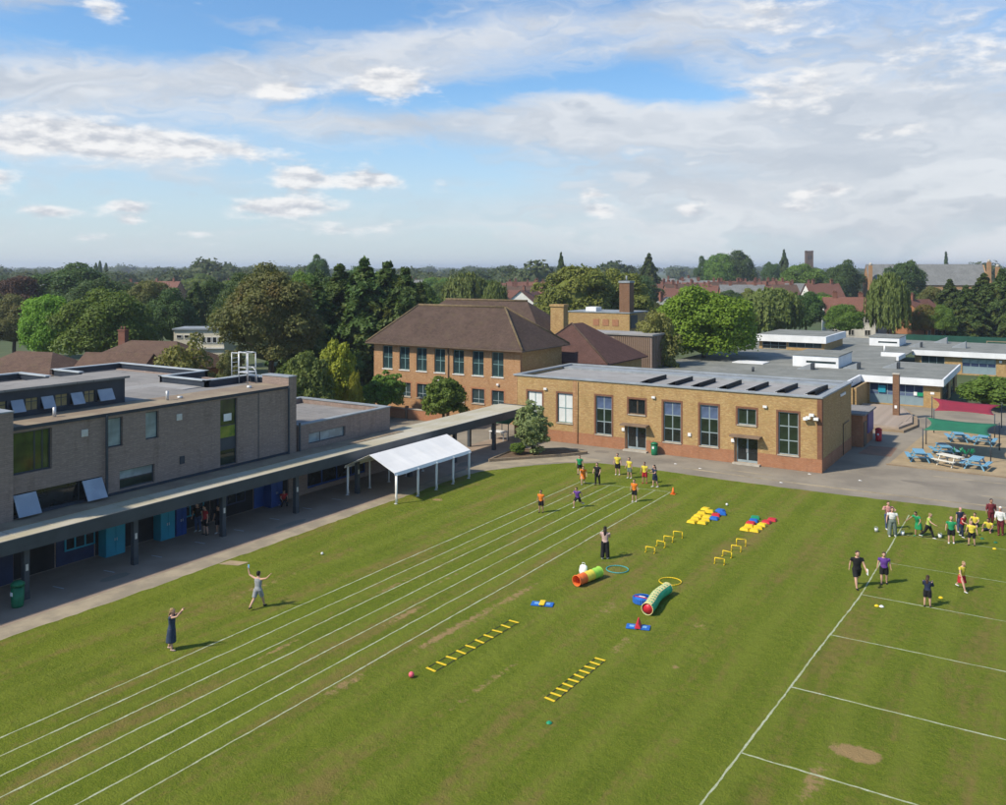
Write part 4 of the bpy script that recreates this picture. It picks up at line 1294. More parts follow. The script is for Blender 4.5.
cb = empty('rear_classroom', (-13, 154, 0), 'rear flat-roofed classroom with white fascia under the dark conifers on the right', 'building')
CB = Vector(cb.location)
mb = MB()
wall_panel(mb, 'y', 144.2, -18.9, 6, 0, 2.6, .3, [(-18.0, -14.9, .2, 2.5), (-12.6, -8.3, .2, 2.5), (-6.5, 0, .2, 2.5)])
mb.box(5.7, 6, 144.51, 164, 0, 2.6)
mb.box(-18.9, 5.69, 163.7, 164, 0, 2.6)
mb.build('wall', 'buff_brick', cb)
MB().box(-19.2, 6.4, 143.5, 143.75, 2.6, 3.35).build('fascia', 'white_fascia', cb)
MB().box(-18.95, 6.4, 143.76, 164.4, 3.06, 3.22).build('roof', 'green_felt', cb)
window(cb, (-18.0 - CB.x, 144.2 - CB.y, .2), 0, 3.1, 2.3, 3, [0, .45, 1], 'blue_grey_panel', None, .07, .1, glasses=['blue_grey_panel', 'glass_teal'])
window(cb, (-12.6 - CB.x, 144.2 - CB.y, .2), 0, 4.3, 2.3, 4, [0, .45, .68, 1], 'blue_grey_panel', None, .07, .1, glasses=['blue_grey_panel', 'navy_panel', 'glass_pale'])
window(cb, (-6.5 - CB.x, 144.2 - CB.y, .2), 0, 6.5, 2.3, 6, [0, .45, 1], 'blue_grey_panel', None, .07, .1, glasses=['blue_grey_panel', 'glass_teal'])
for x_, y_ in ((-17.0, 160.6), (-13.6, 152.6)):
    v_ = link('roof_vent', MCACHE.get('rv2') or cached('rv2', lambda: MB().add([(-1.1, -.7, 0), (.8, -.7, 0), (.8, .7, 0), (-1.1, .7, 0), (.8, -.7, 1.0), (.8, .7, 1.0), (-1.1, -.7, .1), (-1.1, .7, .1)], [(3, 2, 1, 0), (0, 1, 4, 6), (2, 3, 7, 5), (6, 4, 5, 7), (1, 2, 5, 4), (3, 0, 6, 7)]).mesh('roof_vent', 'lead_grey')), cb, (x_ - CB.x, y_ - CB.y, 3.22))
link('wall_lamp', MB().box(0, .35, -.2, 0, 0, .3).mesh('wall_lamp', 'white_plastic'), cb, (-7.9 - CB.x, 144.2 - CB.y, 2.0))

cc = empty('left_classroom', (-37, 150, 0), 'raised flat-roofed classroom with white fascia beside the bright green tree', 'building')
CC = Vector(cc.location)
mb = MB()
wall_panel(mb, 'y', 135.3, -39.5, -29.9, 0, 4.4, .3, [(-39.0, -35.4, 3.25, 4.36), (-35.1, -30.3, 3.6, 4.36)])
mb.box(-30.2, -29.9, 135.61, 148, 0, 4.4)
mb.box(-39.5, -39.2, 135.61, 148, 0, 4.4)
mb.build('wall', 'buff_brick', cc)
mb = MB()
mb.box(-40, -29.5, 134.6, 134.9, 4.42, 5.42)
mb.box(-29.8, -29.5, 134.91, 148.5, 4.42, 5.418)
mb.build('fascia', 'white_fascia', cc)
MB().box(-40, -29.81, 134.91, 148.5, 5.1, 5.35).build('roof', 'green_felt', cc)
window(cc, (-39.0 - CC.x, 135.3 - CC.y, 3.25), 0, 3.6, 1.11, 3, [0, .5, 1], 'blue_grey_panel', 'glass_dark', .07, .1)
window(cc, (-35.1 - CC.x, 135.3 - CC.y, 3.6), 0, 4.8, .76, 4, 1, 'blue_grey_panel', 'glass_teal', .07, .1)

# small store against the hall's end wall
hut = empty('store_hut', (-14.9, 83.6, 0), 'small brick store with purple panel against the end of the hall', 'building')
mb = MB()
mb.box(-18.8, -14.75, 81.2, 86.0, 0, 2.75)
mb.build('wall', 'red_brick', hut)
MB().box(-18.9, -14.5, 80.95, 86.25, 2.76, 2.9).build('roof', 'roof_felt', hut)
MB().box(-14.74, -14.66, 83.2, 85.8, .9, 2.6).build('purple_panel', 'purple_panel', hut)
MB().box(-14.74, -14.68, 81.5, 82.7, 0.05, 2.1).build('door', 'frame_wood', hut)

# timber stage with each board, brick pillar rising through it
dk = empty('timber_deck', (-16, 98, 0), 'pale timber deck with stepped edge around the brick pillar', 'deck')
poly = [(-19.0, 91.0), (-13.3, 90.9), (-12.6, 94.5), (-13.2, 99.0), (-15.0, 104.5), (-19.0, 105.0)]
MB().prism(poly, 0.0, .42).build('base', 'deck_timber', dk)
MB().prism([(x + (.5 if x > -18 else 0), y - (.5 if y < 92 else 0)) for x, y in poly], 0.0, .22).build('step', 'timber', dk)
for i in range(26):
    y_ = 91.3 + i * .52
    x1_ = -13.3 if y_ < 94 else (-13.1 if y_ < 98.5 else -13.2 - (y_ - 98.5) * .33)
    link('plank', cached(('plank', round(x1_, 2)), lambda: MB().box(-18.9, x1_ - .1, 0, .46, 0, .03).mesh('plank', 'deck_timber')), dk, (16, y_ - 98, .423))
pl = empty('brick_pillar', (-14.6, 98.2, .455), 'free-standing tall square brick pillar on the timber deck', 'pillar')
MB().box(-.3, .3, -.3, .3, 0, 4.15).build('shaft', 'brown_brick', pl, False)
MB().box(-.34, .34, -.34, .34, 4.152, 4.25).build('cap', 'stone_sill', pl, False)
MB().box(-.12, .12, -.34, -.302, .7, 1.0).build('sign_plate', 'white_plastic', pl, False)
for i, (x_, y_, s_) in enumerate(((-13.9, 100.6, .3), (-13.4, 99.9, .26))):
    bx_ = MB()
    bx_.ball((x_, y_, .02 + s_ * .62), (s_ * 1.2, s_ * .9, s_ * .65), 8, 5)
    tag(bx_.build('boulder', 'stone_sill'), ['larger pale boulder on the pavement behind the brick pillar', 'smaller pale boulder on the pavement beside the deck'][i], 'boulder', 'boulders beside the deck')

# ------------------------------------------------------------------ bins, sails, picnic tables
def litter_bin(x, y, mat, label, s=1.0):
    b = empty('litter_bin', (x, y, 0.002), label, 'bin')
    m = MB()
    m.loft([(0, 0, 0), (0, 0, .08), (0, 0, .85 * s)], [(.24, .24), (.26, .26), (.29, .29)], n=12)
    m.build('bin_body', mat, b, False)
    m = MB()
    m.loft([(0, 0, .93 * s), (0, 0, 1.02 * s), (0, 0, 1.12 * s)], [(.31, .31), (.30, .30), (.14, .14)], n=12)
    for k in range(4):
        a = k * math.pi / 2 + .4
        m.box(.24 * math.cos(a) - .03, .24 * math.cos(a) + .03, .24 * math.sin(a) - .03, .24 * math.sin(a) + .03, .85 * s, .93 * s)
    m.build('bin_lid', mat, b, False)
    m = MB()
    m.box(-.08, .08, -.305, -.27, .55, .72)
    m.build('bin_label', 'white_plastic', b, False)
    return b


litter_bin(-28.75, 68.7, 'bin_green', 'green litter bin against the brick hall wall', .95)
litter_bin(-40.5, 22.3, 'bin_green', 'dark green litter bin by the nearest walkway post', 1.05)
litter_bin(-14.1, 85.0, 'bin_red', 'red litter bin beside the purple store at the hall end', 1.05)




def make_table(x, y, rz, mat, label):
    t = empty('picnic_table', (x, y, .006), label, 'picnic table', 'picnic tables on the sandy play surface', R(rz))
    t.scale = (1.12, 1.12, 1.08)
    bd = cached('ptb' + mat, lambda: MB().box(-.85, .85, -.065, .065, 0, .045).mesh('board', mat))
    for k in range(5):
        link('table_board', bd, t, (0, -.29 + k * .145, .72))
    for s in (-1, 1):
        for k in range(2):
            link('bench_board', bd, t, (0, s * (.66 + k * .145), .43))
    for s in (-1, 1):
        m = MB()
        m.beam((s * .55, -.28, .70), (s * .55, -.62, 0.0), .09, .05, (1, 0, 0))
        m.beam((s * .55, .28, .70), (s * .55, .62, 0.0), .09, .05, (1, 0, 0))
        m.beam((s * .55, -.84, .405), (s * .55, .84, .405), .05, .09)
        m.beam((s * .55, -.36, .685), (s * .55, .36, .685), .05, .07)
        m.build('leg_frame', mat, t, False)
    return t


make_table(-9.9, 77.9, 104, 'blue_table', 'light blue picnic table nearest the hall, left end of front row')
make_table(-8.5, 81.6, 112, 'blue_table', 'light blue picnic table just behind the white one')
make_table(-7.6, 77.3, 150, 'white_table', 'off-white picnic table among the light blue ones')
make_table(-5.8, 77.3, 82, 'blue_table', 'light blue picnic table right of the off-white table')
make_table(-8.1, 88.6, 105, 'blue_table', 'light blue picnic table left one under the green shade sail')
make_table(-6.0, 88.2, 86, 'blue_table', 'light blue picnic table right one under the green shade sail')
# potted plants between the tables
for i in range(4):
    pt = empty('plant_pot', (-7.7 + i * .42, 81.3 + .35 * (i % 2), .006), '%s dark plant pot from the left between the picnic tables' % ORD[i], 'plant pot', 'pots between the picnic tables')
    m = MB()
    m.loft([(0, 0, 0), (0, 0, .28)], [(.12, .12), (.17, .17)], n=8)
    m.build('pot', 'slate_metal', pt, False)
    m = MB()
    rp = random.Random(i)
    for k in range(14):
        a, b = rp.uniform(0, 6.28), rp.uniform(.1, .3)
        m.beam((0, 0, .27), (b * math.cos(a), b * math.sin(a), rp.uniform(.45, .75)), .05, .01)
    m.build('leaves', 'green_plastic', pt, False)


def sail(name, corners, mat, label, sag):
    t = empty(name, (sum(c[0] for c in corners) / 4, sum(c[1] for c in corners) / 4, 0), label, 'shade sail')
    n = 10
    c0, c1, c2, c3 = [Vector(c) for c in corners]
    vs_, fs = [], []
    for i in range(n + 1):
        for j in range(n + 1):
            u, v = i / n, j / n
            # edges bow inwards like tensioned cloth
            uu = u + (0.5 - u) * 0.20 * math.sin(math.pi * v) * (abs(2 * u - 1))
            vv = v + (0.5 - v) * 0.20 * math.sin(math.pi * u) * (abs(2 * v - 1))
            p = (c0 * (1 - uu) + c1 * uu) * (1 - vv) + (c3 * (1 - uu) + c2 * uu) * vv
            p.z -= sag * math.sin(math.pi * u) * math.sin(math.pi * v)
            vs_.append(p)
    for i in range(n):
        for j in range(n):
            a = i * (n + 1) + j
            fs.append((a, a + n + 1, a + n + 2, a + 1))
    m = MB()
    m.add(vs_, fs, True)
    o = m.build('sail_cloth', mat, t)
    sm = o.modifiers.new('thickness', 'SOLIDIFY')
    sm.thickness = 0.012
    for c in (c0, c1, c2, c3):
        p_ = MB().loft([(c.x, c.y, 0.005), (c.x, c.y, c.z + .12)], .045, n=8)
        p_.build('post', 'slate_metal', t)
    return t


sail('crimson_shade_sail', [(-10.4, 92.0, 2.1), (-5.4, 92.0, 2.1), (-5.2, 98.4, 2.2), (-11.3, 98.4, 2.45)], 'crimson_cloth', 'crimson shade sail stretched between posts behind the picnic tables', .12)
sail('green_shade_sail', [(-9.9, 80.2, 2.15), (-5.0, 80.4, 2.1), (-4.7, 86.0, 2.25), (-10.3, 85.6, 2.4)], 'green_cloth', 'green shade sail stretched on posts over the picnic tables', .12)

# ------------------------------------------------------------------ marquee
mq = empty('marquee', (-39.2, 49.5, 0), 'white frame marquee with peaked roof and open sides by the walkway', 'marquee')
X0, X1, XR, Y0_, Y1_ = -41.35, -37.1, -39.22, 45.2, 53.8
n = 16
vs_, fs = [], []
prof = [(X0 - .12, 1.88), (X0 - .02, 2.06), ((X0 + XR) / 2, 2.55), (XR, 3.02), ((X1 + XR) / 2, 2.55), (X1 + .02, 2.06), (X1 + .12, 1.88)]
for i in range(n + 1):
    yv = Y0_ - .1 + (Y1_ - Y0_ + .2) * i / n
    for j, (x_, z_) in enumerate(prof):
        s_ = -.05 * abs(math.sin(math.pi * i * 4 / n)) if j in (2, 4) else (-.03 * abs(math.sin(math.pi * i * 4 / n)) if j in (0, 6) else 0)
        vs_.append((x_, yv, z_ + s_))
for i in range(n):
    for j in range(len(prof) - 1):
        a = i * len(prof) + j
        fs.append((a, a + 1, a + len(prof) + 1, a + len(prof)))
m = MB()
m.add(vs_, fs)
ro = m.build('roof_cover', 'marquee_white', mq)
sm = ro.modifiers.new('thickness', 'SOLIDIFY')
sm.thickness = .015
for x_ in (X0, X1):
    for yv in (45.3, 47.6, 49.7, 51.7, 53.7):
        m = MB().loft([(x_, yv, 0.012), (x_, yv, 2.02)], .055, n=8)
        m.box(x_ - .09, x_ + .09, yv - .09, yv + .09, 0.013, .035)
        m.build('leg', 'white_plastic', mq)
        if x_ == X1 or yv < 46:
            q = MB()
            q.loft([(x_ + .03, yv, 1.95), (x_ + .05, yv + .02, 1.2), (x_ + .02, yv, .5), (x_ + .1, yv, .12)], [(.1, .07), (.07, .06), (.08, .07), (.05, .05)], n=7)
            q.build('rolled_side', 'marquee_white', mq)
m = MB()
for yv in (45.3, 49.7, 53.7):
    m.beam((X0, yv, 2.0), (XR, yv, 2.94), .05, .05)
    m.beam((X1, yv, 2.0), (XR, yv, 2.94), .05, .05)
m.beam((XR, 45.3, 2.92), (XR, 53.7, 2.92), .05, .05)
for x_ in (X0, X1):
    m.beam((x_, 45.3, 1.98), (x_, 53.7, 1.98), .05, .05)
m.build('frame', 'galvanised', mq)

# raised bed with timber edging, shrub and young tree at the walkway's end
bed = empty('planting_bed', (-37.2, 63.2, 0), 'triangular planting bed with timber edging in front of the hall', 'planting bed')
bp_ = [(-38.9, 59.2), (-36.9, 61.6), (-34.6, 64.4), (-33.6, 66.0), (-36.0, 66.4), (-39.3, 63.4)]
MB().prism([(x * .985 - .56, y * .985 + .94) for x, y in bp_], 0.0, .13).build('soil', 'soil', bed)
for i in range(len(bp_)):
    a, b = bp_[i], bp_[(i + 1) % len(bp_)]
    MB().beam((a[0], a[1], .11), (b[0], b[1], .11), .14, .22).build('edging_board', 'timber', bed)

# a sandy cover slab set in the grass by the path
tag(MB().prism([(-37.35, 31.1), (-36.3, 31.5), (-36.25, 32.15), (-37.3, 31.8)], .013, .03).build('cover_slab', 'sand_surface'), 'sandy square cover slab in the grass beside the path', 'slab')

# items under the walkway's far end
tb = empty('outdoor_table', (-43.2, 67.3, 0), 'small white-topped table under the far end of the walkway', 'table')
MB().box(-.8, .8, -.4, .4, .72, .78).build('table_top', 'white_plastic', tb, False)
for sx in (-.7, .7):
    for sy in (-.32, .32):
        MB().box(sx - .03, sx + .03, sy - .03, sy + .03, 0, .72).build('leg', 'galvanised', tb, False)
hd = empty('bench_canopy', (-42.9, 68.3, 0), 'low green fabric canopy against the hall beyond the walkway', 'canopy')
MB().add([(-1.1, -1.2, 1.55), (.9, -1.2, 1.55), (.9, .8, 2.1), (-1.1, .8, 2.1), (-1.1, -1.2, 1.5), (.9, -1.2, 1.5), (.9, .8, 2.05), (-1.1, .8, 2.05)],
         [(0, 1, 2, 3), (7, 6, 5, 4), (0, 4, 5, 1), (1, 5, 6, 2), (2, 6, 7, 3), (3, 7, 4, 0)]).build('cloth', 'green_cloth', hd, False)
for sx in (-1.0, .8):
    MB().box(sx - .03, sx + .03, -1.15, -1.09, 0, 1.5).build('post', 'slate_metal', hd, False)
    MB().box(sx - .03, sx + .03, .62, .68, 0, 1.99).build('post', 'slate_metal', hd, False)

# ------------------------------------------------------------------ sports-day kit on the grass
GZ = 0.018


def hoop(x, y, r, mat, label):
    m = MB()
    n = 28
    for i in range(n):
        a0, a1 = 2 * math.pi * i / n, 2 * math.pi * (i + 1) / n
        m.loft([(x + r * math.cos(a0), y + r * math.sin(a0), GZ + .022), (x + r * math.cos(a1), y + r * math.sin(a1), GZ + .022)], .026, n=6)
    tag(m.build('hoop', mat), label, 'hoop')


hoop(-19.4, 41.5, .56, 'teal_plastic', 'teal hoop lying on the grass beside the rainbow tunnel')
hoop(-16.45, 41.3, .54, 'yellow_plastic', 'yellow hoop lying at the far end of the green tunnel')


def tunnel(path_, r, mats, label, mouth=None):
    t = empty('play_tunnel', path_[0][:2] + (GZ,), label, 'play tunnel')
    O = Vector(t.location)
    pts = [Vector(p) - O for p in path_]
    per = (len(pts) - 1) // len(mats)
    for k, mt in enumerate(mats):
        seg = pts[k * per:(k + 1) * per + 1]
        # ribbed fabric: the radius swells between the hoops
        rp, rad = [], []
        for a, b in zip(seg[:-1], seg[1:]):
            for q in range(4):
                u = q / 4
                rp.append(a * (1 - u) + b * u)
                rad.append(r * (1.0 - .07 * math.sin(math.pi * u)))
        rp.append(seg[-1])
        rad.append(r)
        vs_, fs = [], []
        n = 16
        for i, p in enumerate(rp):
            tt = (rp[min(i + 1, len(rp) - 1)] - rp[max(i - 1, 0)]).normalized()
            a = tt.cross(Vector((0, 0, 1))).normalized()
            for q in range(n):
                th = 2 * math.pi * q / n
                vs_.append(p + a * rad[i] * math.cos(th) + Vector((0, 0, 1)) * rad[i] * math.sin(th))
        for i in range(len(rp) - 1):
            for q in range(n):
                fs.append((i * n + q, i * n + (q + 1) % n, (i + 1) * n + (q + 1) % n, (i + 1) * n + q))
        m = MB()
        m.add(vs_, fs, True)
        o = m.build('fabric_section', mt, t, False)
        s = o.modifiers.new('thickness', 'SOLIDIFY')
        s.thickness = .012
    for e, q in ((0, 1), (-1, -2)):
        d = (pts[e] - pts[q]).normalized()
        a = d.cross(Vector((0, 0, 1))).normalized()
        m = MB()
        n = 20
        for i in range(n):
            p0, p1 = [pts[e] + a * (r * 1.01) * math.cos(2 * math.pi * w / n) + Vector((0, 0, 1)) * (r * 1.01) * math.sin(2 * math.pi * w / n) for w in (i, i + 1)]
            m.loft([p0, p1], .02, n=5)
        m.build('end_hoop', mouth or mats[0 if e == 0 else -1], t, False)
    return t


r1 = .255
tunnel([(-20.05 + .36 * i / 6, 38.25 + 1.75 * i / 6, GZ + r1 + .02) for i in range(7)], r1, ['orange_fabric', 'yellow_fabric', 'lime_fabric'], 'orange, yellow and lime pop-up play tunnel on the grass')
r2 = .265
pt = [(-15.72, 36.75), (-15.74, 37.05), (-15.78, 37.35), (-15.84, 37.65), (-15.9, 37.95), (-15.95, 38.25), (-15.98, 38.55), (-15.98, 38.85), (-15.97, 39.15), (-15.95, 39.4), (-15.94, 39.65)]
tn = tunnel([(x, y, GZ + r2 + .02) for x, y in pt], r2, ['jade_fabric'] * 5, 'bent green and cream play tunnel with a dark red mouth', 'cream_fabric')
# cream stripe along the top of the green tunnel and its red inner lining
O = Vector(tn.location)
for i in range(0, 10):
    a, b = Vector(pt[i] + (GZ + r2 + .02,)) - O, Vector(pt[i + 1] + (GZ + r2 + .02,)) - O
    m = MB()
    vs_ = []
    for p in (a, b):
        for q in range(5):
            th = .85 + q * .5
            vs_.append((p.x + (r2 * 1.03) * math.cos(th), p.y, p.z + (r2 * 1.03) * math.sin(th) if p.z + (r2 * 1.03) * math.sin(th) > .004 else .004))
    m.add(vs_, [(q, q + 1, q + 6, q + 5) for q in range(4)], True)
    m.build('top_stripe', 'cream_fabric', tn, False)
m = MB()
m.loft([(pt[0][0] - O.x, pt[0][1] + .03 - O.y, r2 + .02), (pt[0][0] - O.x, pt[0][1] + .06 - O.y, r2 + .02)], r2 * .93, n=14)
m.build('inner_lining', 'red_plastic', tn, False)
# rolled blue tunnel lying beside it
bt = empty('folded_tunnel', (-16.55, 38.1, GZ), 'flattened blue play tunnel with red and white stripe beside the green tunnel', 'play tunnel')
for k in range(5):
    m = MB()
    n = 24
    for i in range(n):
        a0, a1 = 2 * math.pi * i / n, 2 * math.pi * (i + 1) / n
        m.loft([(.42 * math.cos(a0), .42 * math.sin(a0), .03 + k * .045), (.42 * math.cos(a1), .42 * math.sin(a1), .03 + k * .045)], [(.03, .03)] * 2, n=5)
    m.build('ring', 'blue_plastic', bt, False)
MB().loft([(0, 0, 0.005), (0, 0, .2)], [(.40, .40), (.40, .40)], n=20).build('fabric', 'blue_plastic', bt, False)
MB().box(-.38, .38, -.03, .05, .201, .215).build('stripe', 'red_plastic', bt, False)
MB().box(-.2, .1, .08, .16, .201, .213).build('stripe', 'white_plastic', bt, False)

# landing mats
for i, (x, y, rz, lab, mid) in enumerate(((-15.52, 35.3, 18, 'blue mat with an upright red wedge in front of the green tunnel', 'red'), (-20.3, 35.35, 20, 'blue mat with a yellow block in front of the rainbow tunnel', 'yellow'))):
    t = empty('play_mat', (x, y, GZ), lab, 'mat', rz=R(rz))
    for s in (-1, 1):
        m = MB().box(s * .27 - .24, s * .27 + .24, -.24, .24, 0, .05)
        p_ = m.build('mat_half', 'blue_plastic', t, False, bevel=.012)
        MB().box(s * .27 - .1, s * .27 + .1, -.1, .1, .0505, .056).build('white_print', 'light_blue_plastic', p_, False)
    if mid == 'red':
        MB().add([(-.13, -.26, .051), (.13, -.26, .051), (.13, .26, .051), (-.13, .26, .051), (-.02, .22, .36), (.02, .22, .36), (.02, -.20, .27), (-.02, -.20, .27)],
                 [(3, 2, 1, 0), (0, 1, 6, 7), (7, 6, 5, 4), (2, 3, 4, 5), (1, 2, 5, 6), (3, 0, 7, 4)]).build('wedge', 'red_plastic', t, False)
    else:
        MB().box(-.13, .13, -.27, .27, .051, .12).build('block', 'yellow_plastic', t, False, bevel=.02)

# low hurdles in two rows
for row, (name, lst) in enumerate((('left row', [(-19.05, 44.95), (-18.95, 46.22), (-18.95, 47.3), (-18.77, 48.3)]), ('right row', [(-15.25, 45.15), (-15.28, 46.48), (-15.18, 47.7), (-15.26, 48.82)]))):
    for i, (x, y) in enumerate(lst):
        t = empty('hurdle', (x, y, GZ), '%s low yellow hurdle from the front in the %s' % (ORD[i], name), 'hurdle', 'low yellow hurdles on the grass', R((4, -8, 6, 12)[i]))
        hgt = .30 + .05 * (i == 3)
        MB().loft([(-.25, 0, hgt), (.25, 0, hgt)], .026, n=6).build('bar', 'yellow_plastic', t, False)
        for s in (-1, 1):
            MB().loft([(s * .25, 0, .02), (s * .25, 0, hgt)], .026, n=6).build('leg', 'yellow_plastic', t, False)
            MB().loft([(s * .25, -.13, .022), (s * .25, .13, .022)], .024, n=6).build('foot', 'yellow_plastic', t, False)

# coloured stepping blocks, two clusters
YEL, BLU, RED, GRN = 'yellow_plastic', 'blue_plastic', 'red_plastic', 'green_plastic'
CN = {YEL: 'yellow', BLU: 'blue', RED: 'red', GRN: 'green'}
cl1 = [(-19.15, 51.6, YEL), (-18.55, 51.75, YEL), (-19.2, 52.3, YEL), (-18.6, 52.45, YEL), (-19.25, 53.0, YEL), (-18.72, 53.1, YEL), (-19.3, 53.7, YEL), (-19.0, 54.3, YEL), (-19.4, 54.75, YEL), (-18.25, 53.0, BLU), (-18.4, 53.75, RED), (-18.2, 54.3, BLU), (-18.5, 54.9, BLU)]
cl2 = [(-15.95, 51.8, YEL), (-15.4, 51.85, YEL), (-15.95, 52.5, YEL), (-15.4, 52.5, YEL), (-15.35, 53.2, YEL), (-16.05, 53.2, RED), (-16.05, 53.8, BLU), (-16.15, 54.5, GRN), (-15.3, 53.95, RED), (-15.15, 54.6, RED)]
for cname, cl_ in (('left', cl1), ('right', cl2)):
    cnt = {}
    tot_ = {}
    for x, y, m_ in cl_:
        tot_[m_] = tot_.get(m_, 0) + 1
    for i, (x, y, m_) in enumerate(cl_):
        k = cnt[m_] = cnt.get(m_, 0) + 1
        lab = ('the only %s stepping block' % CN[m_] if tot_[m_] == 1 else '%s %s stepping block from the front' % ((ORD + ['eighth', 'ninth'])[k - 1], CN[m_])) + ' in the %s cluster on the grass' % cname
        t = empty('stepping_block', (x, y, GZ), lab, 'stepping block', 'stepping blocks on the grass', R(10 + 7 * ((i * 5) % 4 - 2)))
        MB().add([(-.28, -.24, 0), (.28, -.24, 0), (.28, .24, 0), (-.28, .24, 0), (-.22, -.19, .15), (.22, -.19, .15), (.22, .19, .15), (-.22, .19, .15)],
                 [(3, 2, 1, 0), (4, 5, 6, 7), (0, 1, 5, 4), (1, 2, 6, 5), (2, 3, 7, 6), (3, 0, 4, 7)]).build('block', m_, t, False, bevel=.02)
        MB().box(-.17, .17, -.15, .15, .151, .162).build('tread', m_, t, False)

# agility ladders
for lab, x0, x1, y0, y1, k, wv_ in (('yellow-runged agility ladder lying beside the running lanes', -20.62, -20.36, 27.3, 32.95, 10, .46), ('yellow-runged agility ladder lying nearest the camera, right one', -15.6, -15.52, 27.7, 31.6, 10, .42)):
    t = empty('agility_ladder', (x0, y0, GZ), lab, 'agility ladder')
    L = y1 - y0
    for s in (-1, 1):
        MB().beam((s * wv_ / 2, 0, .008), (s * wv_ / 2 + x1 - x0, L, .008), .03, .008).build('strap', 'black_webbing', t, False)
    rg = cached(('rung', wv_), lambda: MB().box(-wv_ / 2 - .02, wv_ / 2 + .02, -.05, .05, .012, .024).mesh('rung', 'yellow_plastic'))
    for i in range(k):
        u = i / (k - 1)
        link('rung', rg, t, ((x1 - x0) * u, L * u, 0), R(-6 + 11 * ((i * 7) % 5) / 4 - 4))

# cone, balls, marker discs
cn = empty('traffic_cone', (-22.66, 57.42, GZ), 'orange cone at the end of the running lanes', 'cone')
MB().box(-.17, .17, -.17, .17, 0, .03).build('base', 'orange_plastic', cn, False)
MB().loft([(0, 0, .03), (0, 0, .2), (0, 0, .46)], [(.13, .13), (.085, .085), (.03, .03)], n=12).build('body', 'orange_plastic', cn, False)


def ball(x, y, r, mat, label):
    m = MB().ball((x, y, GZ + r), r, 14, 9)
    o = m.build('ball', mat)
    tag(o, label, 'ball')


ball(-20.87, 26.4, .11, 'pink_plastic', 'pink ball at the near end of the left agility ladder')
ball(-33.87, 35.11, .07, 'white_plastic', 'white ball lying alone between the path and the running lanes')
ball(-18.6, 56.5, .08, 'white_plastic', 'white ball on the grass beyond the left stepping blocks')


def disc(x, y, mat, label):
    m = MB()
    m.loft([(x, y, GZ), (x, y, GZ + .02), (x, y, GZ + .06)], [(.11, .11), (.10, .10), (.05, .05)], n=12)
    tag(m.build('marker_disc', mat), label, 'marker disc', 'marker discs on the grass')


disc(-14.82, 26.27, 'green_plastic', 'green marker disc in front of the right agility ladder')
disc(-7.28, 43.4, 'yellow_plastic', 'yellow marker disc by the pitch corner below the man in black')
disc(-7.08, 43.44, 'white_plastic', 'white marker disc by the pitch corner below the man in black')
disc(-4.92, 46.09, 'yellow_plastic', 'yellow marker disc between the girl in navy and the walking child')
disc(-3.28, 55.69, 'yellow_plastic', 'yellow marker disc at right below the maroon trousers')
disc(-4.0, 57.4, 'bin_green', 'dark green marker disc in front of the seated children')
disc(-3.3, 57.0, 'bin_green', 'dark green marker disc near the right edge by the maroon trousers')
bg_ = empty('carrier_bag', (-20.45, 39.75, GZ), 'white bag standing behind the rainbow tunnel', 'bag')
MB().loft([(0, 0, 0), (0, 0, .25), (.02, 0, .5), (.02, 0, .56)], [(.2, .14), (.24, .17), (.2, .12), (.1, .06)], n=9).build('bag_body', 'white_plastic', bg_, False)
MB().loft([(-.08, 0, .54), (-.06, 0, .66), (.08, 0, .66), (.1, 0, .54)], .012, (0, 1, 0), n=5).build('handle', 'white_plastic', bg_, False)
# folding stools and buckets by the adults at right
for i, (x, y, m_, lab) in enumerate(((-7.95, 55.7, 'white_plastic', 'white bucket beside the adult in dungarees'), (-9.35, 55.6, 'galvanised', 'pale grey bucket left of the adult in dungarees'), (-6.05, 56.3, 'white_plastic', 'white bucket behind the child in green and black'))):
    b = empty('bucket', (x, y, GZ), lab, 'bucket')
    MB().loft([(0, 0, 0), (0, 0, .2)], [(.085, .085), (.11, .11)], n=12).build('pail', m_, b, False)
    MB().loft([(-.11, 0, .195), (-.07, .05, .28), (.07, .05, .28), (.11, 0, .195)], .008, (0, 1, 0), n=5).build('handle', 'galvanised', b, False)
# scraps of paper on the pavement
for i, (x, y) in enumerate(((-23.8, 65.9), (-17.3, 64.7), (-26.0, 66.4), (-12.6, 68.4), (-16.2, 68.5))):
    m = MB().add([(x - .12, y - .06, .004), (x + .11, y - .08, .02), (x + .13, y + .07, .006), (x - .1, y + .08, .03), (x, y, .04)], [(0, 1, 4), (1, 2, 4), (2, 3, 4), (3, 0, 4)])
    tag(m.build('paper_scrap', 'white_plastic'), '%s white paper scrap from the left on the pavement by the hall' % ORD[[1, 2, 0, 4, 3][i]], 'litter', 'paper scraps on the pavement')

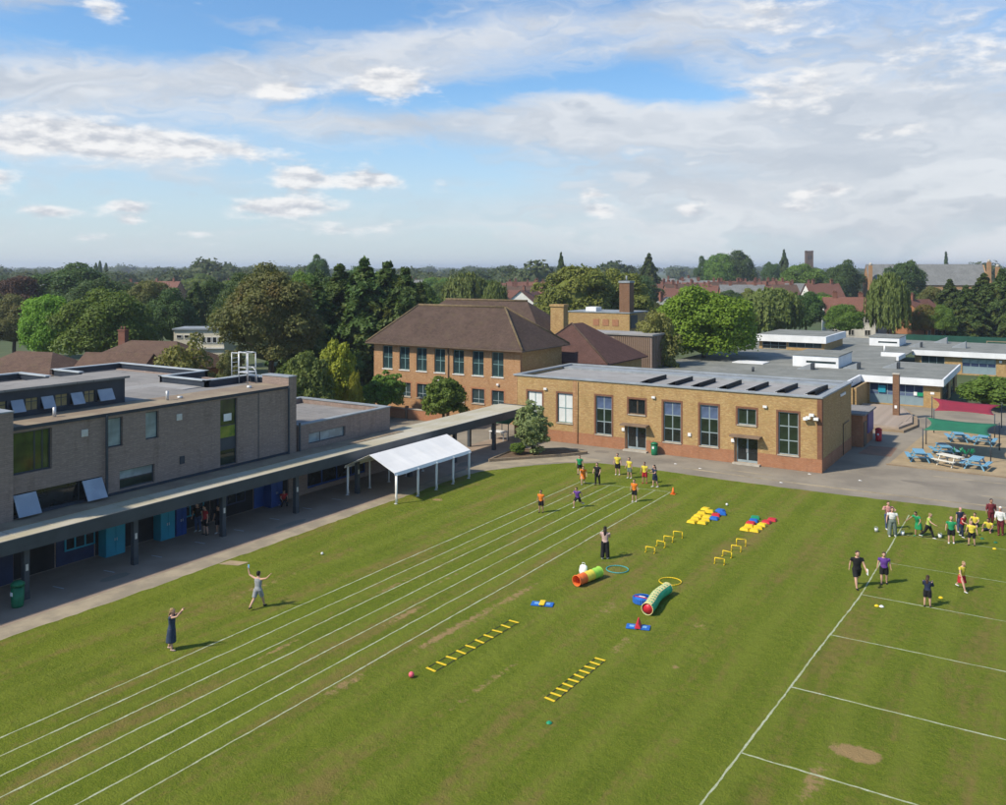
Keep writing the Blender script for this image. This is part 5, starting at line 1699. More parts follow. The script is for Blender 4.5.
# ------------------------------------------------------------------ trees
def cards_mesh(name, cen, nrm, size, tone, mat, aspect=1.0, rng=None, extra=None, droop=False):
    """leaf clumps: one small quad each, centre/normal/size/tone given as arrays"""
    N = len(cen)
    nrm = nrm / np.maximum(np.linalg.norm(nrm, axis=1, keepdims=True), 1e-6)
    ref = rng.normal(size=(N, 3))
    if droop:
        ref = np.tile(np.array([[0, 0, 1.0]]), (N, 1)) + rng.normal(size=(N, 3)) * .15
        b = ref - nrm * np.sum(ref * nrm, axis=1, keepdims=True)
        b /= np.maximum(np.linalg.norm(b, axis=1, keepdims=True), 1e-6)
        a = np.cross(b, nrm)
    else:
        a = np.cross(nrm, ref)
        a /= np.maximum(np.linalg.norm(a, axis=1, keepdims=True), 1e-6)
        b = np.cross(nrm, a)
    s = size[:, None] * .5
    k = nrm * s * .35
    # pointed, slightly folded clump: four corners at uneven reach
    f1, f2 = rng.uniform(.7, 1.15, (N, 1)), rng.uniform(.7, 1.15, (N, 1))
    q = np.stack([cen - b * s * aspect * f1, cen + a * s * f2 - k, cen + b * s * aspect * f2, cen - a * s * f1 - k], axis=1).reshape(-1, 3)
    faces = np.arange(4 * N).reshape(-1, 4)
    tones = np.repeat(tone, 4)
    verts, loops, sizes = q, faces.reshape(-1), np.full(N, 4)
    if extra is not None:
        ev, ef, et = extra
        loops = np.concatenate([loops, (np.array(ef) + len(verts)).reshape(-1)])
        sizes = np.concatenate([sizes, np.full(len(ef), 3)])
        verts = np.concatenate([verts, ev])
        tones = np.concatenate([tones, et])
    me = bpy.data.meshes.new(name)
    me.vertices.add(len(verts))
    me.vertices.foreach_set('co', verts.astype(np.float32).reshape(-1))
    me.loops.add(len(loops))
    me.loops.foreach_set('vertex_index', loops.astype(np.int32))
    me.polygons.add(len(sizes))
    st_ = np.concatenate([[0], np.cumsum(sizes)[:-1]])
    me.polygons.foreach_set('loop_start', st_.astype(np.int32))
    me.polygons.foreach_set('loop_total', sizes.astype(np.int32))
    me.update(calc_edges=True)
    at_ = me.attributes.new('tone', 'FLOAT', 'POINT')
    at_.data.foreach_set('value', np.clip(tones, 0, 1).astype(np.float32))
    me.materials.append(mm(mat))
    return me


def ico(sub=2):
    b = bmesh.new()
    bmesh.ops.create_icosphere(b, subdivisions=sub, radius=1.0)
    v = np.array([p.co[:] for p in b.verts])
    f = [[q.index for q in p.verts] for p in b.faces]
    b.free()
    return v, f


ICO2, ICO1 = ico(2), ico(1)


def sph(rng, n):
    v = rng.normal(size=(n, 3))
    return v / np.linalg.norm(v, axis=1, keepdims=True)


def crown_round(seed, mat, rx=5.0, rz=5.7, zc=6.5, nl=56, per=620, leaf=.27, open_=0.0, lobe=(.24, .40), zmin=-.55):
    """broadleaf crown: lobes spread through an ellipsoid, each covered in leaf clumps"""
    rng = np.random.default_rng(seed)
    d = sph(rng, nl * 3)
    d = d[d[:, 2] > zmin][:nl]
    rf = rng.uniform(.45, .80, len(d)) ** .8
    lc = d * rf[:, None] * np.array([rx, rx, rz]) * (1 + .12 * rng.normal(size=(len(d), 1)))
    lr = rng.uniform(lobe[0], lobe[1], len(d)) * rx
    ltone = rng.uniform(0, 1, len(d))
    C, N_, T = [], [], []
    for i in range(len(d)):
        m = int(per * (lr[i] / (rx * .3)) ** 2)
        s = sph(rng, m)
        s[:, 2] = np.where(s[:, 2] < -.5, -s[:, 2], s[:, 2])
        rj = rng.uniform(.72, 1.12, (m, 1)) + (rng.uniform(size=(m, 1)) < .12) * rng.uniform(0, .38, (m, 1))
        p = lc[i] + s * lr[i] * rj * np.array([1, 1, .82])
        # drop clumps buried inside other lobes
        dist = np.linalg.norm((p[:, None, :] - lc[None]) / np.array([1, 1, .82]), axis=2) / lr[None]
        dist[:, i] = 9
        keep = (dist.min(axis=1) > .72) & (rng.uniform(size=m) > open_)
        p, s = p[keep], s[keep]
        C.append(p)
        N_.append(s + .55 * rng.normal(size=s.shape) + np.array([0, 0, .35]))
        T.append(np.clip(.55 * ltone[i] + .45 * rng.uniform(size=len(p)), 0, 1))
    C, N_, T = np.concatenate(C), np.concatenate(N_), np.concatenate(T)
    C[:, 2] += zc
    # a knobbly inner mass stops the sky from showing right through the middle
    v, f = ICO2
    w = v * (1 + .16 * np.sin(v[:, :1] * 7 + seed) * np.cos(v[:, 1:2] * 6 + v[:, 2:3] * 5))
    ex = (w * np.array([rx, rx, rz]) * .56 + np.array([0, 0, zc]), f, np.full(len(v), .3))
    return cards_mesh('crown', C, N_, leaf * rng.uniform(.7, 1.35, len(C)), T, mat, 1.25, rng, ex)


def crown_conifer(seed, mat, h=15.0, r=3.4, base=1.5, tiers=15, leaf=.42, flat=.5, taper=1.0):
    """cedar / cypress: drooping boughs in tiers"""
    rng = np.random.default_rng(seed)
    C, N_, T = [], [], []
    for k in range(tiers):
        u = (k + .5) / tiers
        z = base + (h - base) * u
        rad = r * (1 - u ** taper) * rng.uniform(.8, 1.15) + .25
        nb = max(4, int(9 * (1 - u) + 4))
        for j in range(nb):
            a = 2 * math.pi * (j + rng.uniform(0, 1)) / nb
            L = rad * rng.uniform(.75, 1.2)
            m = int(34 + 46 * L)
            t = rng.uniform(.1, 1, m) ** .7
            wid = .38 * L * (1.1 - t) + .2
            off = rng.normal(size=m) * wid * .5
            p = np.stack([np.cos(a) * t * L - np.sin(a) * off, np.sin(a) * t * L + np.cos(a) * off, z - flat * t * t * L + rng.normal(size=m) * .14 + .25], axis=1)
            nn = np.stack([np.cos(a) * .5 * np.ones(m), np.sin(a) * .5 * np.ones(m), np.ones(m)], axis=1) + .6 * rng.normal(size=(m, 3))
            C.append(p)
            N_.append(nn)
            T.append(np.clip(.55 * rng.uniform() + .45 * t * rng.uniform(size=m) + .1, 0, 1))
    C, N_, T = np.concatenate(C), np.concatenate(N_), np.concatenate(T)
    n = 10
    ev = [(0, 0, h * .93)] + [(r * .55 * math.cos(6.283 * q / n), r * .55 * math.sin(6.283 * q / n), base) for q in range(n)]
    ef = [[0, 1 + q, 1 + (q + 1) % n] for q in range(n)]
    return cards_mesh('crown', C, N_, leaf * rng.uniform(.7, 1.3, len(C)), T, mat, 1.5, rng, (np.array(ev), ef, np.full(len(ev), .2)))


def crown_willow(seed, mat, rx=5.0, h=9.5, leaf=.3, n=150):
    """weeping crown: long hanging strings of narrow leaves"""
    rng = np.random.default_rng(seed)
    C, N_, T = [], [], []
    for k in range(n):
        a, q = rng.uniform(0, 6.283), math.sqrt(rng.uniform(.02, 1))
        x0, y0 = rx * q * math.cos(a) * .92, rx * q * math.sin(a) * .92
        top = h * (.62 + .38 * math.sqrt(max(0, 1 - q * q))) + rng.uniform(-.6, .5)
        L = rng.uniform(.35, .75) * top
        for s in range(3):
            m = 26
            t = rng.uniform(0, 1, m)
            sx = rng.normal() * .3
            sy = rng.normal() * .3
            p = np.stack([x0 * (1 + .10 * t) + sx + rng.normal(size=m) * .12, y0 * (1 + .10 * t) + sy + rng.normal(size=m) * .12, top - t * L], axis=1)
            C.append(p)
            N_.append(np.stack([np.full(m, x0), np.full(m, y0), np.full(m, .6)], axis=1) / rx + .5 * rng.normal(size=(m, 3)))
            T.append(np.clip(.6 * rng.uniform() + .4 * rng.uniform(size=m), 0, 1))
    C, N_, T = np.concatenate(C), np.concatenate(N_), np.concatenate(T)
    v, f = ICO2
    ex = (v * np.array([rx * .66, rx * .66, h * .36]) + np.array([0, 0, h * .55]), f, np.full(len(v), .3))
    return cards_mesh('crown', C, N_, leaf * rng.uniform(.8, 1.3, len(C)), T, mat, 2.4, rng, ex, droop=True)


def crown_poplar(seed, mat, h=20.0, r=2.0, leaf=.55):
    rng = np.random.default_rng(seed)
    m = 2600
    u = rng.uniform(0, 1, m)
    a = rng.uniform(0, 6.283, m)
    prof = r * np.sin(np.pi * np.clip(u * .92 + .06, 0, 1)) ** .6
    q = prof * np.sqrt(rng.uniform(.35, 1, m)) * (1 + .2 * np.sin(a * 5 + u * 30))
    C = np.stack([q * np.cos(a), q * np.sin(a), 1.5 + u * (h - 1.5)], axis=1)
    N_ = np.stack([np.cos(a), np.sin(a), np.full(m, .8)], axis=1) + .4 * rng.normal(size=(m, 3))
    return cards_mesh('crown', C, N_, leaf * rng.uniform(.7, 1.3, m), rng.uniform(0, 1, m), mat, 1.6, rng)


def trunk_mesh(seed, h, r, spread, limbs=6, bark='bark'):
    rng = random.Random(seed)
    m = MB()
    bend = rng.uniform(-.25, .25)
    m.loft([(0, 0, 0), (0, 0, h * .12), (bend * .3, 0, h * .35), (bend, bend * .5, h * .7), (bend, bend * .6, h)], [r * 1.45, r, r * .85, r * .55, r * .18], n=8)
    for k in range(limbs):
        a = 6.283 * (k + rng.uniform(-.3, .3)) / limbs
        z0 = h * rng.uniform(.34, .62)
        e = spread * rng.uniform(.6, .95)
        z1 = min(h * 1.05, z0 + e * rng.uniform(.6, 1.1))
        m.loft([(bend * z0 / h, 0, z0), (math.cos(a) * e * .5, math.sin(a) * e * .5, z0 + (z1 - z0) * .62), (math.cos(a) * e, math.sin(a) * e, z1)], [r * .42, r * .28, r * .08], n=6)
    return m.mesh('trunk', bark)


# kinds: (crown mesh builder, nominal height, nominal radius, trunk)
KINDS = {
    'round_mid': (lambda s: crown_round(s, 'leaf_mid'), 12.4, 5.0),
    'round_dark': (lambda s: crown_round(s, 'leaf_dark'), 12.4, 5.0),
    'round_bright': (lambda s: crown_round(s, 'leaf_bright', nl=64, per=680, leaf=.27), 12.4, 5.0),
    'round_olive': (lambda s: crown_round(s, 'leaf_olive', nl=74, per=900, leaf=.21, lobe=(.18, .32)), 12.4, 5.0),
    'round_plane': (lambda s: crown_round(s, 'leaf_plane', nl=78, per=620, leaf=.28, lobe=(.16, .28)), 12.4, 5.0),
    'round_copper': (lambda s: crown_round(s, 'leaf_copper'), 12.4, 5.0),
    'round_autumn': (lambda s: crown_round(s, 'leaf_autumn', open_=.25), 12.4, 5.0),
    'small_mid': (lambda s: crown_round(s, 'leaf_mid', 4.8, 5.9, 6.2, 120, 330, .42, .1, (.14, .26)), 12.1, 5.0),
    'airy_silver': (lambda s: crown_round(s, 'leaf_silver', 4.4, 6.6, 6.0, 130, 190, .46, .35, (.10, .24), -.98), 12.6, 4.6),
    'bush': (lambda s: crown_round(s, 'leaf_mid', 5.0, 5.4, 4.6, 70, 320, .5, .05, (.2, .34)), 10.2, 5.2),
    'feather': (lambda s: crown_round(s, 'leaf_feather', 5.0, 5.7, 5.3, 80, 300, .34, .3, (.16, .28)), 10.8, 5.1),
    'shrub_gold': (lambda s: crown_round(s, 'leaf_gold', 5.0, 5.6, 5.2, 70, 380, .4, .15, (.18, .32)), 10.6, 5.1),
    'shrub_willow': (lambda s: crown_round(s, 'leaf_willow', 5.0, 5.6, 5.2, 70, 380, .38, .2, (.18, .32)), 10.6, 5.1),
    'willow': (lambda s: crown_willow(s, 'leaf_willow', 5.0, 9.5, .34, 200), 9.5, 5.0),
    'cedar': (lambda s: crown_conifer(s, 'leaf_cedar', 15, 5.4, .6, 19, .46, .42, 2.1), 15.0, 5.2),
    'spire': (lambda s: crown_conifer(s, 'leaf_dark', 15, 2.6, .8, 18, .42, .55, 1.1), 15.0, 2.6),
    'poplar': (lambda s: crown_poplar(s, 'leaf_dark'), 20.0, 2.0),
}
tree_no = [0]


def tree(kind, x, y, height, width, label, group=None, variant=0, name='tree', rz=None, cat='tree', z=0.0):
    fn, H0, R0 = KINDS[kind]
    key = ('crown', kind, variant)
    cm_ = cached(key, lambda: fn(hash_seed(kind) + variant * 17))
    tm_ = cached(('trunk', kind, variant), lambda: trunk_mesh(variant + 5, H0 * .8, .30 if 'shrub' not in kind else .14, R0 * .7))
    tree_no[0] += 1
    t = empty(name, (x, y, z), label, cat, group, rz if rz is not None else (tree_no[0] * 2.399) % 6.283)
    sx, sz = width / (2 * R0), height / H0
    t.scale = (sx, sx, sz)
    link('crown', cm_, t)
    link('trunk', tm_, t)
    return t


def hash_seed(s):
    return sum((i + 3) * ord(c) for i, c in enumerate(s)) % 9973


def seen(px, ytop, d, wpx, kind, label, group=None, variant=0, name='tree', zb=0.0):
    """tree whose crown top is at the surveyed height for its distance d"""
    x, y = at(bear(px), d)
    ztop = CAM_H - (ytop - 268) * d / 885
    return tree(kind, x, y, ztop - zb, wpx * d / 885, label, group, variant, name, z=zb)


G1 = 'trees behind the grey block'
seen(45, 290, 125, 50, 'round_bright', 'light green round tree at far left beyond the tiled roofs', G1, 0, 'broadleaf_tree')
seen(104, 289, 118, 86, 'round_mid', 'broad mid-green tree behind the brown tiled roofs on the left', G1, 0, 'broadleaf_tree')
seen(14, 293, 150, 62, 'round_olive', 'brownish green tree cut by the left edge of the picture', G1, 1, 'broadleaf_tree')
seen(18, 274, 190, 52, 'round_copper', 'dark copper-leaved tree at far left', G1, 0, 'broadleaf_tree')
seen(70, 266, 200, 84, 'round_dark', 'large dark round tree behind the light green one', G1, 0, 'broadleaf_tree')
seen(98, 276, 175, 60, 'round_dark', 'dark tree rising just behind the broad mid-green tree', G1, 1, 'broadleaf_tree')
seen(150, 274, 165, 52, 'round_olive', 'olive brown tree above the brick chimney pot roof', G1, 0, 'broadleaf_tree')
seen(172, 290, 150, 46, 'round_dark', 'dark tree left of the white house', G1, 2, 'broadleaf_tree')
seen(196, 283, 160, 42, 'cedar', 'dark cedar directly behind the white house', G1, 0, 'conifer_tree')
seen(216, 277, 172, 44, 'round_dark', 'dark tree between the white house and the huge olive tree', G1, 1, 'broadleaf_tree')
seen(135, 300, 140, 40, 'round_mid', 'mid-green tree left of the dark trees by the white house', G1, 1, 'broadleaf_tree')
seen(271, 262, 106, 106, 'round_olive', 'huge olive-brown tree beyond the grey roof ladder', G1, 2, 'broadleaf_tree')
seen(318, 257, 300, 26, 'round_dark', 'distant domed tree showing above the huge olive tree', G1, 0, 'broadleaf_tree')
G2 = 'tall dark conifers left of the two-storey building'
for i, (px, yt, d, w) in enumerate(((314, 279, 116, 84), (340, 266, 122, 84), (364, 260, 118, 86), (388, 263, 124, 82), (405, 269, 116, 72), (420, 284, 126, 56))):
    seen(px, yt, d, w, 'cedar', '%s tall dark conifer from the left beside the two-storey building' % ORD[i], G2, i % 3, 'conifer_tree')
for i, (px, yt, d, w) in enumerate(((300, 272, 136, 56), (328, 268, 138, 60), (356, 270, 134, 60), (384, 272, 138, 58), (410, 275, 134, 50), (240, 276, 140, 50), (426, 290, 132, 36))):
    seen(px, yt, d, w, 'round_dark' if i % 3 else 'round_mid', '%s rounded tree from the left filling the mass behind the tall conifers' % ORD[[1, 2, 3, 4, 5, 0, 6][i]], 'rounded trees behind the tall conifers', i % 3, 'broadleaf_tree')
seen(337, 344, 88, 46, 'shrub_gold', 'yellow-green bushy tree in front of the dark conifers', None, 0, 'broadleaf_tree')
seen(308, 350, 84, 50, 'shrub_willow', 'grey-green bushy tree behind the end of the grey block', None, 1, 'broadleaf_tree')
seen(355, 374, 86, 16, 'shrub_gold', 'small golden shrub below the dark conifers', None, 1, 'shrub')
seen(184, 343, 84, 72, 'feather', 'thin feathery shrub tree behind the grey flat roof', None, 1, 'shrub')
seen(232, 352, 90, 30, 'round_olive', 'small olive tree just behind the roof ladder', None, 1, 'broadleaf_tree')

tree('small_mid', -59.3, 70.6, 4.95, 4.6, 'small green tree nearest the annexe in front of the two-storey building', 'small trees in front of the two-storey building', 0, 'broadleaf_tree')
tree('small_mid', -50.9, 69.4, 5.25, 4.8, 'small dense tree next to the walkway in front of the two-storey building', 'small trees in front of the two-storey building', 1, 'broadleaf_tree')
tree('airy_silver', -37.25, 63.2, 4.5, 3.3, 'young silvery olive-like tree in the planting bed by the hall', None, 0, 'young_tree', z=.13)
tree('bush', -38.2, 62.4, .95, 1.35, 'low green shrub at the foot of the silvery young tree', None, 0, 'shrub', cat='shrub', z=.13)
tree('bush', -7.0, 111.0, 3.7, 6.2, 'rounded green bush behind the crimson shade sail', None, 1, 'shrub', cat='shrub')
G3 = 'trees behind the hall'
seen(466, 275, 205, 50, 'willow', 'weeping willow behind the ridge of the two-storey building', G3, 0, 'weeping_tree')
seen(495, 283, 190, 28, 'willow', 'smaller weeping willow right of the big willow', G3, 1, 'weeping_tree')
seen(573, 256, 165, 84, 'round_plane', 'big dappled plane tree behind the square chimney', G3, 0, 'broadleaf_tree')
seen(622, 270, 172, 62, 'round_plane', 'dappled plane tree behind the tall chimney stack', G3, 1, 'broadleaf_tree')
seen(704, 281, 122, 92, 'round_bright', 'large bright green tree behind the hall roof', G3, 1, 'broadleaf_tree')
seen(656, 310, 112, 52, 'feather', 'pale feathery birch left of the bright green tree', G3, 0, 'broadleaf_tree')
seen(772, 290, 185, 62, 'willow', 'drooping willow right of the bright green tree', G3, 1, 'weeping_tree')
seen(745, 312, 150, 30, 'willow', 'small willow tucked against the bright green tree', G3, 0, 'weeping_tree')
seen(806, 293, 195, 34, 'round_dark', 'dark tree between the drooping willow and red roofs', G3, 2, 'broadleaf_tree')
seen(845, 303, 185, 38, 'round_mid', 'green tree below the red-roofed house', G3, 1, 'broadleaf_tree')
seen(888, 276, 185, 42, 'willow', 'tall weeping birch above the white rooflight', G3, 0, 'weeping_tree')
seen(903, 259, 300, 42, 'round_dark', 'dark tree in front of the long slate-roofed hall', G3, 1, 'broadleaf_tree')
seen(842, 262, 330, 36, 'round_dark', 'dark tree left of the long slate-roofed hall', G3, 0, 'broadleaf_tree')
seen(803, 264, 360, 44, 'round_mid', 'rounded tree below the church tower', G3, 0, 'broadleaf_tree')
G4 = 'dark trees at the right edge'
for i, (px, yt, d, w, k) in enumerate(((934, 282, 205, 30, 'round_olive'), (925, 305, 190, 30, 'round_autumn'), (950, 280, 200, 44, 'cedar'), (966, 286, 192, 46, 'cedar'), (984, 274, 200, 48, 'cedar'), (1002, 270, 196, 48, 'cedar'), (942, 305, 188, 26, 'round_mid'), (1018, 272, 190, 40, 'cedar'))):
    seen(px, yt, d, w, k, '%s tree from the left in the dark clump at the right edge' % (ORD + ['eighth'])[sorted([934, 925, 950, 966, 984, 1002, 942, 1018]).index(px)], G4, i % 3, 'conifer_tree' if k == 'cedar' else 'broadleaf_tree')
G5 = 'lone trees on the skyline'
seen(96, 263, 520, 5, 'poplar', 'left of the three thin poplars on the skyline', G5, 0, 'poplar_tree')
seen(100, 261, 520, 5, 'poplar', 'middle of the three thin poplars on the skyline', G5, 0, 'poplar_tree')
seen(106, 263, 525, 5, 'poplar', 'right of the three thin poplars on the skyline', G5, 0, 'poplar_tree')
seen(561, 253, 340, 18, 'cedar', 'pointed conifer peeping over the big plane tree', G5, 0, 'conifer_tree')
seen(649, 254, 330, 30, 'cedar', 'pointed conifer right of the chimney stack', G5, 1, 'conifer_tree')
seen(722, 252, 430, 34, 'round_mid', 'left half of the big domed skyline clump', G5, 1, 'broadleaf_tree')
seen(740, 252, 430, 32, 'round_dark', 'right half of the big domed skyline clump', G5, 2, 'broadleaf_tree')
seen(705, 258, 440, 18, 'round_dark', 'small round tree left of the domed skyline clump', G5, 0, 'broadleaf_tree')
seen(784, 250, 480, 16, 'cedar', 'flat-topped cedar on the skyline left of the church tower', G5, 1, 'conifer_tree')
seen(772, 261, 470, 20, 'round_dark', 'dark tree at the foot of the skyline cedar', G5, 1, 'broadleaf_tree')
seen(946, 252, 620, 10, 'spire', 'thin pointed conifer above the slate-roofed hall', G5, 0, 'conifer_tree')
# middle-distance trees of gardens and streets: nothing in the photo tells these apart
rt = random.Random(21)
nfill = 0
tries = 0
placed = []
LABS = {'round_mid': 'mid-green garden tree among the distant houses', 'round_dark': 'dark green garden tree among the distant houses', 'round_olive': 'olive-brown garden tree among the distant houses',
        'round_bright': 'bright green garden tree among the distant houses', 'round_plane': 'yellow-green garden tree among the distant houses', 'willow': 'drooping garden tree among the distant houses', 'spire': 'pointed garden conifer among the distant houses', 'round_copper': 'copper-leaved garden tree among the distant houses'}
while nfill < 130 and tries < 4000:
    tries += 1
    d = rt.uniform(205, 430)
    px = rt.uniform(-20, 1030)
    x, y = at(bear(px), d)
    if any((x - a) ** 2 + (y - b) ** 2 < 120 for a, b in placed):
        continue
    if d < 260 and 655 < px < 760:
        continue
    # keep the street of red roofs and the slate hall in view
    low_ = (495 < px < 540) or (650 < px < 905) or px > 905
    placed.append((x, y))
    h = rt.uniform(5, 8.5) if low_ else rt.uniform(8, 13)
    k = rt.choice(['round_mid', 'round_dark', 'round_dark', 'round_mid', 'round_olive', 'round_plane', 'round_plane', 'spire' if nfill % 2 else 'round_bright', 'round_mid', 'round_copper' if nfill % 3 == 0 else 'round_mid'])
    reg = 'beyond the grey school block' if px < 225 else 'beyond the dark conifers' if px < 440 else 'beyond the two-storey building' if px < 660 else 'below the church tower skyline' if px < 830 else 'near the long slate-roofed hall'
    lab = LABS[k].replace('among the distant houses', reg)
    tree(k, x, y, h, h * (rt.uniform(.85, 1.15) if k != 'spire' else .45), lab, lab.replace('tree ', 'trees ').replace('conifer ', 'conifers '), nfill % 3 if k in ('round_mid', 'round_dark', 'round_olive') else 0, 'garden_tree')
    nfill += 1

for i in range(34):
    d = rt.uniform(270, 410)
    px = rt.uniform(650, 835)
    x, y = at(bear(px), d)
    k = ('round_mid', 'round_dark', 'round_olive', 'round_plane')[i % 4]
    h = rt.uniform(5.0, 8.8)
    lab = LABS[k].replace('among the distant houses', 'between the red roofs').replace('garden tree', 'small garden tree')
    tree(k, x, y, h, h * rt.uniform(.9, 1.3), lab, lab.replace('tree ', 'trees '), i % 2, 'garden_tree')

# far wood that reads as one mass: lumpy crowns with leaf clumps, out to the horizon
rng = np.random.default_rng(5)
C, N_, S, T, EV, EF, ET = [], [], [], [], [], [], []
ne = 0
FARN = 1500
for i in range(FARN):
    d = 430 * (5500 / 430) ** (rng.uniform() ** 1.25)
    px = rng.uniform(-60, 1070)
    x, y = at(bear(px), d)
    h = rng.uniform(8, 14) * (1.0 + .25 * (d > 1200)) * (1.3 if rng.uniform() < .10 else 1.0) * (1 + .18 * math.sin(px * .021) * math.cos(px * .006 + 1))
    if 640 < px < 870 and d < 800:
        h *= .5
    if 885 < px < 1010 and d < 520:
        h *= .7
    wd = h * rng.uniform(.8, 1.3) * (1 if d < 1200 else 1.8)
    m = 190 if d < 800 else (130 if d < 1600 else 60)
    s = sph(rng, m)
    s[:, 2] = np.where(s[:, 2] < -.3, -s[:, 2], s[:, 2])
    lump = 1 + .22 * np.sin(s[:, 0] * 5 + i) * np.cos(s[:, 1] * 6 + 2 * i) + rng.normal(size=m) * .06
    C.append(np.array([x, y, h * .58]) + s * lump[:, None] * np.array([wd / 2, wd / 2, h * .42]))
    N_.append(s + .5 * rng.normal(size=s.shape) + np.array([0, 0, .4]))
    S.append(np.full(m, h * (.11 if d < 800 else .14)) * rng.uniform(.7, 1.4, m))
    T.append(np.clip(rng.uniform() * .7 + .3 * rng.uniform(size=m), 0, 1))
    v, f = ICO1
    EV.append(v * np.array([wd * .46, wd * .46, h * .44]) * (1 + .1 * rng.normal(size=(len(v), 1))) + np.array([x, y, h * .54]))
    EF += (np.array(f) + ne).tolist()
    ET.append(np.full(len(v), rng.uniform(0, .6)))
    ne += len(v)
me = cards_mesh('far_wood', np.concatenate(C), np.concatenate(N_), np.concatenate(S), np.concatenate(T), 'leaf_far', 1.1, rng, (np.concatenate(EV), EF, np.concatenate(ET)))
tag(link('far_wood', me), 'band of distant trees merging into woodland along the horizon', 'woodland', kind='stuff')

# ------------------------------------------------------------------ houses and far buildings
def house(x, y, rz, w, dpt, eave, ridge, wallm, roofm, label, group='houses among the trees', hipped=False, chim=1, wins=3, name='house', storeys=2):
    """gabled or hipped house, ridge along its local X"""
    h = empty(name, (x, y, 0), label, 'house', group, R(rz))
    hx, hy = w / 2, dpt / 2
    if hipped:
        MB().box(-hx, hx, -hy, hy, 0, eave).build('wall', wallm, h, False)
        hip_roof(-hx - .4, hx + .4, -hy - .4, hy + .4, eave + .1, ridge, -hx + hy * .85, hx - hy * .85).build('roof', roofm, h, False)
    else:
        v = [(-hx, -hy, 0), (hx, -hy, 0), (hx, hy, 0), (-hx, hy, 0), (-hx, -hy, eave), (hx, -hy, eave), (hx, hy, eave), (-hx, hy, eave), (-hx, 0, ridge - .12), (hx, 0, ridge - .12)]
        MB().add(v, [(3, 2, 1, 0), (0, 1, 5, 4), (2, 3, 7, 6), (1, 2, 6, 9, 5), (3, 0, 4, 8, 7), (4, 5, 9, 8), (6, 7, 8, 9)]).build('wall', wallm, h, False)
        o_ = .4
        sl = (ridge - eave) / hy
        v = []
        for xx in (-hx - o_, hx + o_):
            v += [(xx, -hy - o_, eave - o_ * sl + .05), (xx, 0, ridge + .05), (xx, hy + o_, eave - o_ * sl + .05), (xx, -hy - o_, eave - o_ * sl - .1), (xx, 0, ridge - .1), (xx, hy + o_, eave - o_ * sl - .1)]
        MB().add(v, [(0, 6, 7, 1), (1, 7, 8, 2), (3, 4, 10, 9), (4, 5, 11, 10), (0, 1, 4, 3), (1, 2, 5, 4), (6, 9, 10, 7), (7, 10, 11, 8), (0, 3, 9, 6), (2, 8, 11, 5)]).build('roof', roofm, h, False)
    for k in range(chim):
        cx_ = (-hx * .55, hx * .6)[k % 2]
        c = MB()
        c.box(cx_ - .45, cx_ + .45, -.35, .35, ridge - 1.2, ridge + 1.1)
        c.box(cx_ - .52, cx_ + .52, -.42, .42, ridge + 1.1, ridge + 1.22)
        o = c.build('chimney', 'dark_red_brick' if wallm != 'buff_brick' else 'red_brick', h, False)
        for q in (-.22, .22):
            MB().loft([(cx_ + q, 0, ridge + 1.22), (cx_ + q, 0, ridge + 1.6)], [(.13, .13), (.1, .1)], n=7).build('chimney_pot', 'red_tiles', o, False)
    for s in range(storeys):
        for k in range(wins):
            xw = -hx + w * (k + .5) / wins - .6
            zz = .9 + s * 2.7
            if zz + 1.2 < eave:
                window(h, (xw, -hy - .1, zz), 0, 1.2, 1.2, 2, 1, 'white_paint', 'glass_dark', .07, .02)
    return h


GA = 'brown-roofed houses behind the grey block'
house(-88.5, 50.5, 15, 13, 10, 4.0, 7.0, 'red_brick', 'house_tiles', 'brown-roofed house furthest left behind the grey block', GA, True, 0, 3)
house(-80.5, 54.6, 20, 7, 6.5, 4.5, 6.9, 'dark_red_brick', 'house_tiles', 'small brown gabled roof between the two larger brown roofs', GA, False, 0, 2)
house(-90.0, 65.5, 18, 15, 10.5, 4.0, 7.0, 'red_brick', 'house_tiles', 'brown-roofed house with orange chimney behind the grey block', GA, True, 1, 3)
house(-104.5, 48.5, 20, 8, 8, 4.4, 6.8, 'red_brick', 'house_tiles', 'brick house with chimney at the far left edge', GA, True, 2, 2)
wh = empty('white_house', (-106.4, 86, 0), 'pale cream flat-roofed house half hidden by trees', 'house')
ang = R(33)
wh.rotation_euler = (0, 0, ang)
MB().box(-3.6, 3.6, -2.5, 2.5, 0, 6.6).build('wall', 'cream_render', wh, False)
MB().box(-3.8, 3.8, -2.7, 2.7, 6.6, 6.8).build('roof', 'lead_grey', wh, False)
for k in range(4):
    window(wh, (.35 + k * .8, -2.62, 4.7), 0, .66, .9, 1, 1, 'white_paint', 'glass_dark', .07, .04)
for k in range(3):
    window(wh, (-3.2 + k * 1.1, -2.62, 5.4), 0, .8, .5, 1, 1, 'white_paint', 'glass_dark', .06, .04)
MB().box(-3.7, 3.7, -2.75, -2.52, 3.9, 4.1).build('balcony_slab', 'white_render', wh, False)

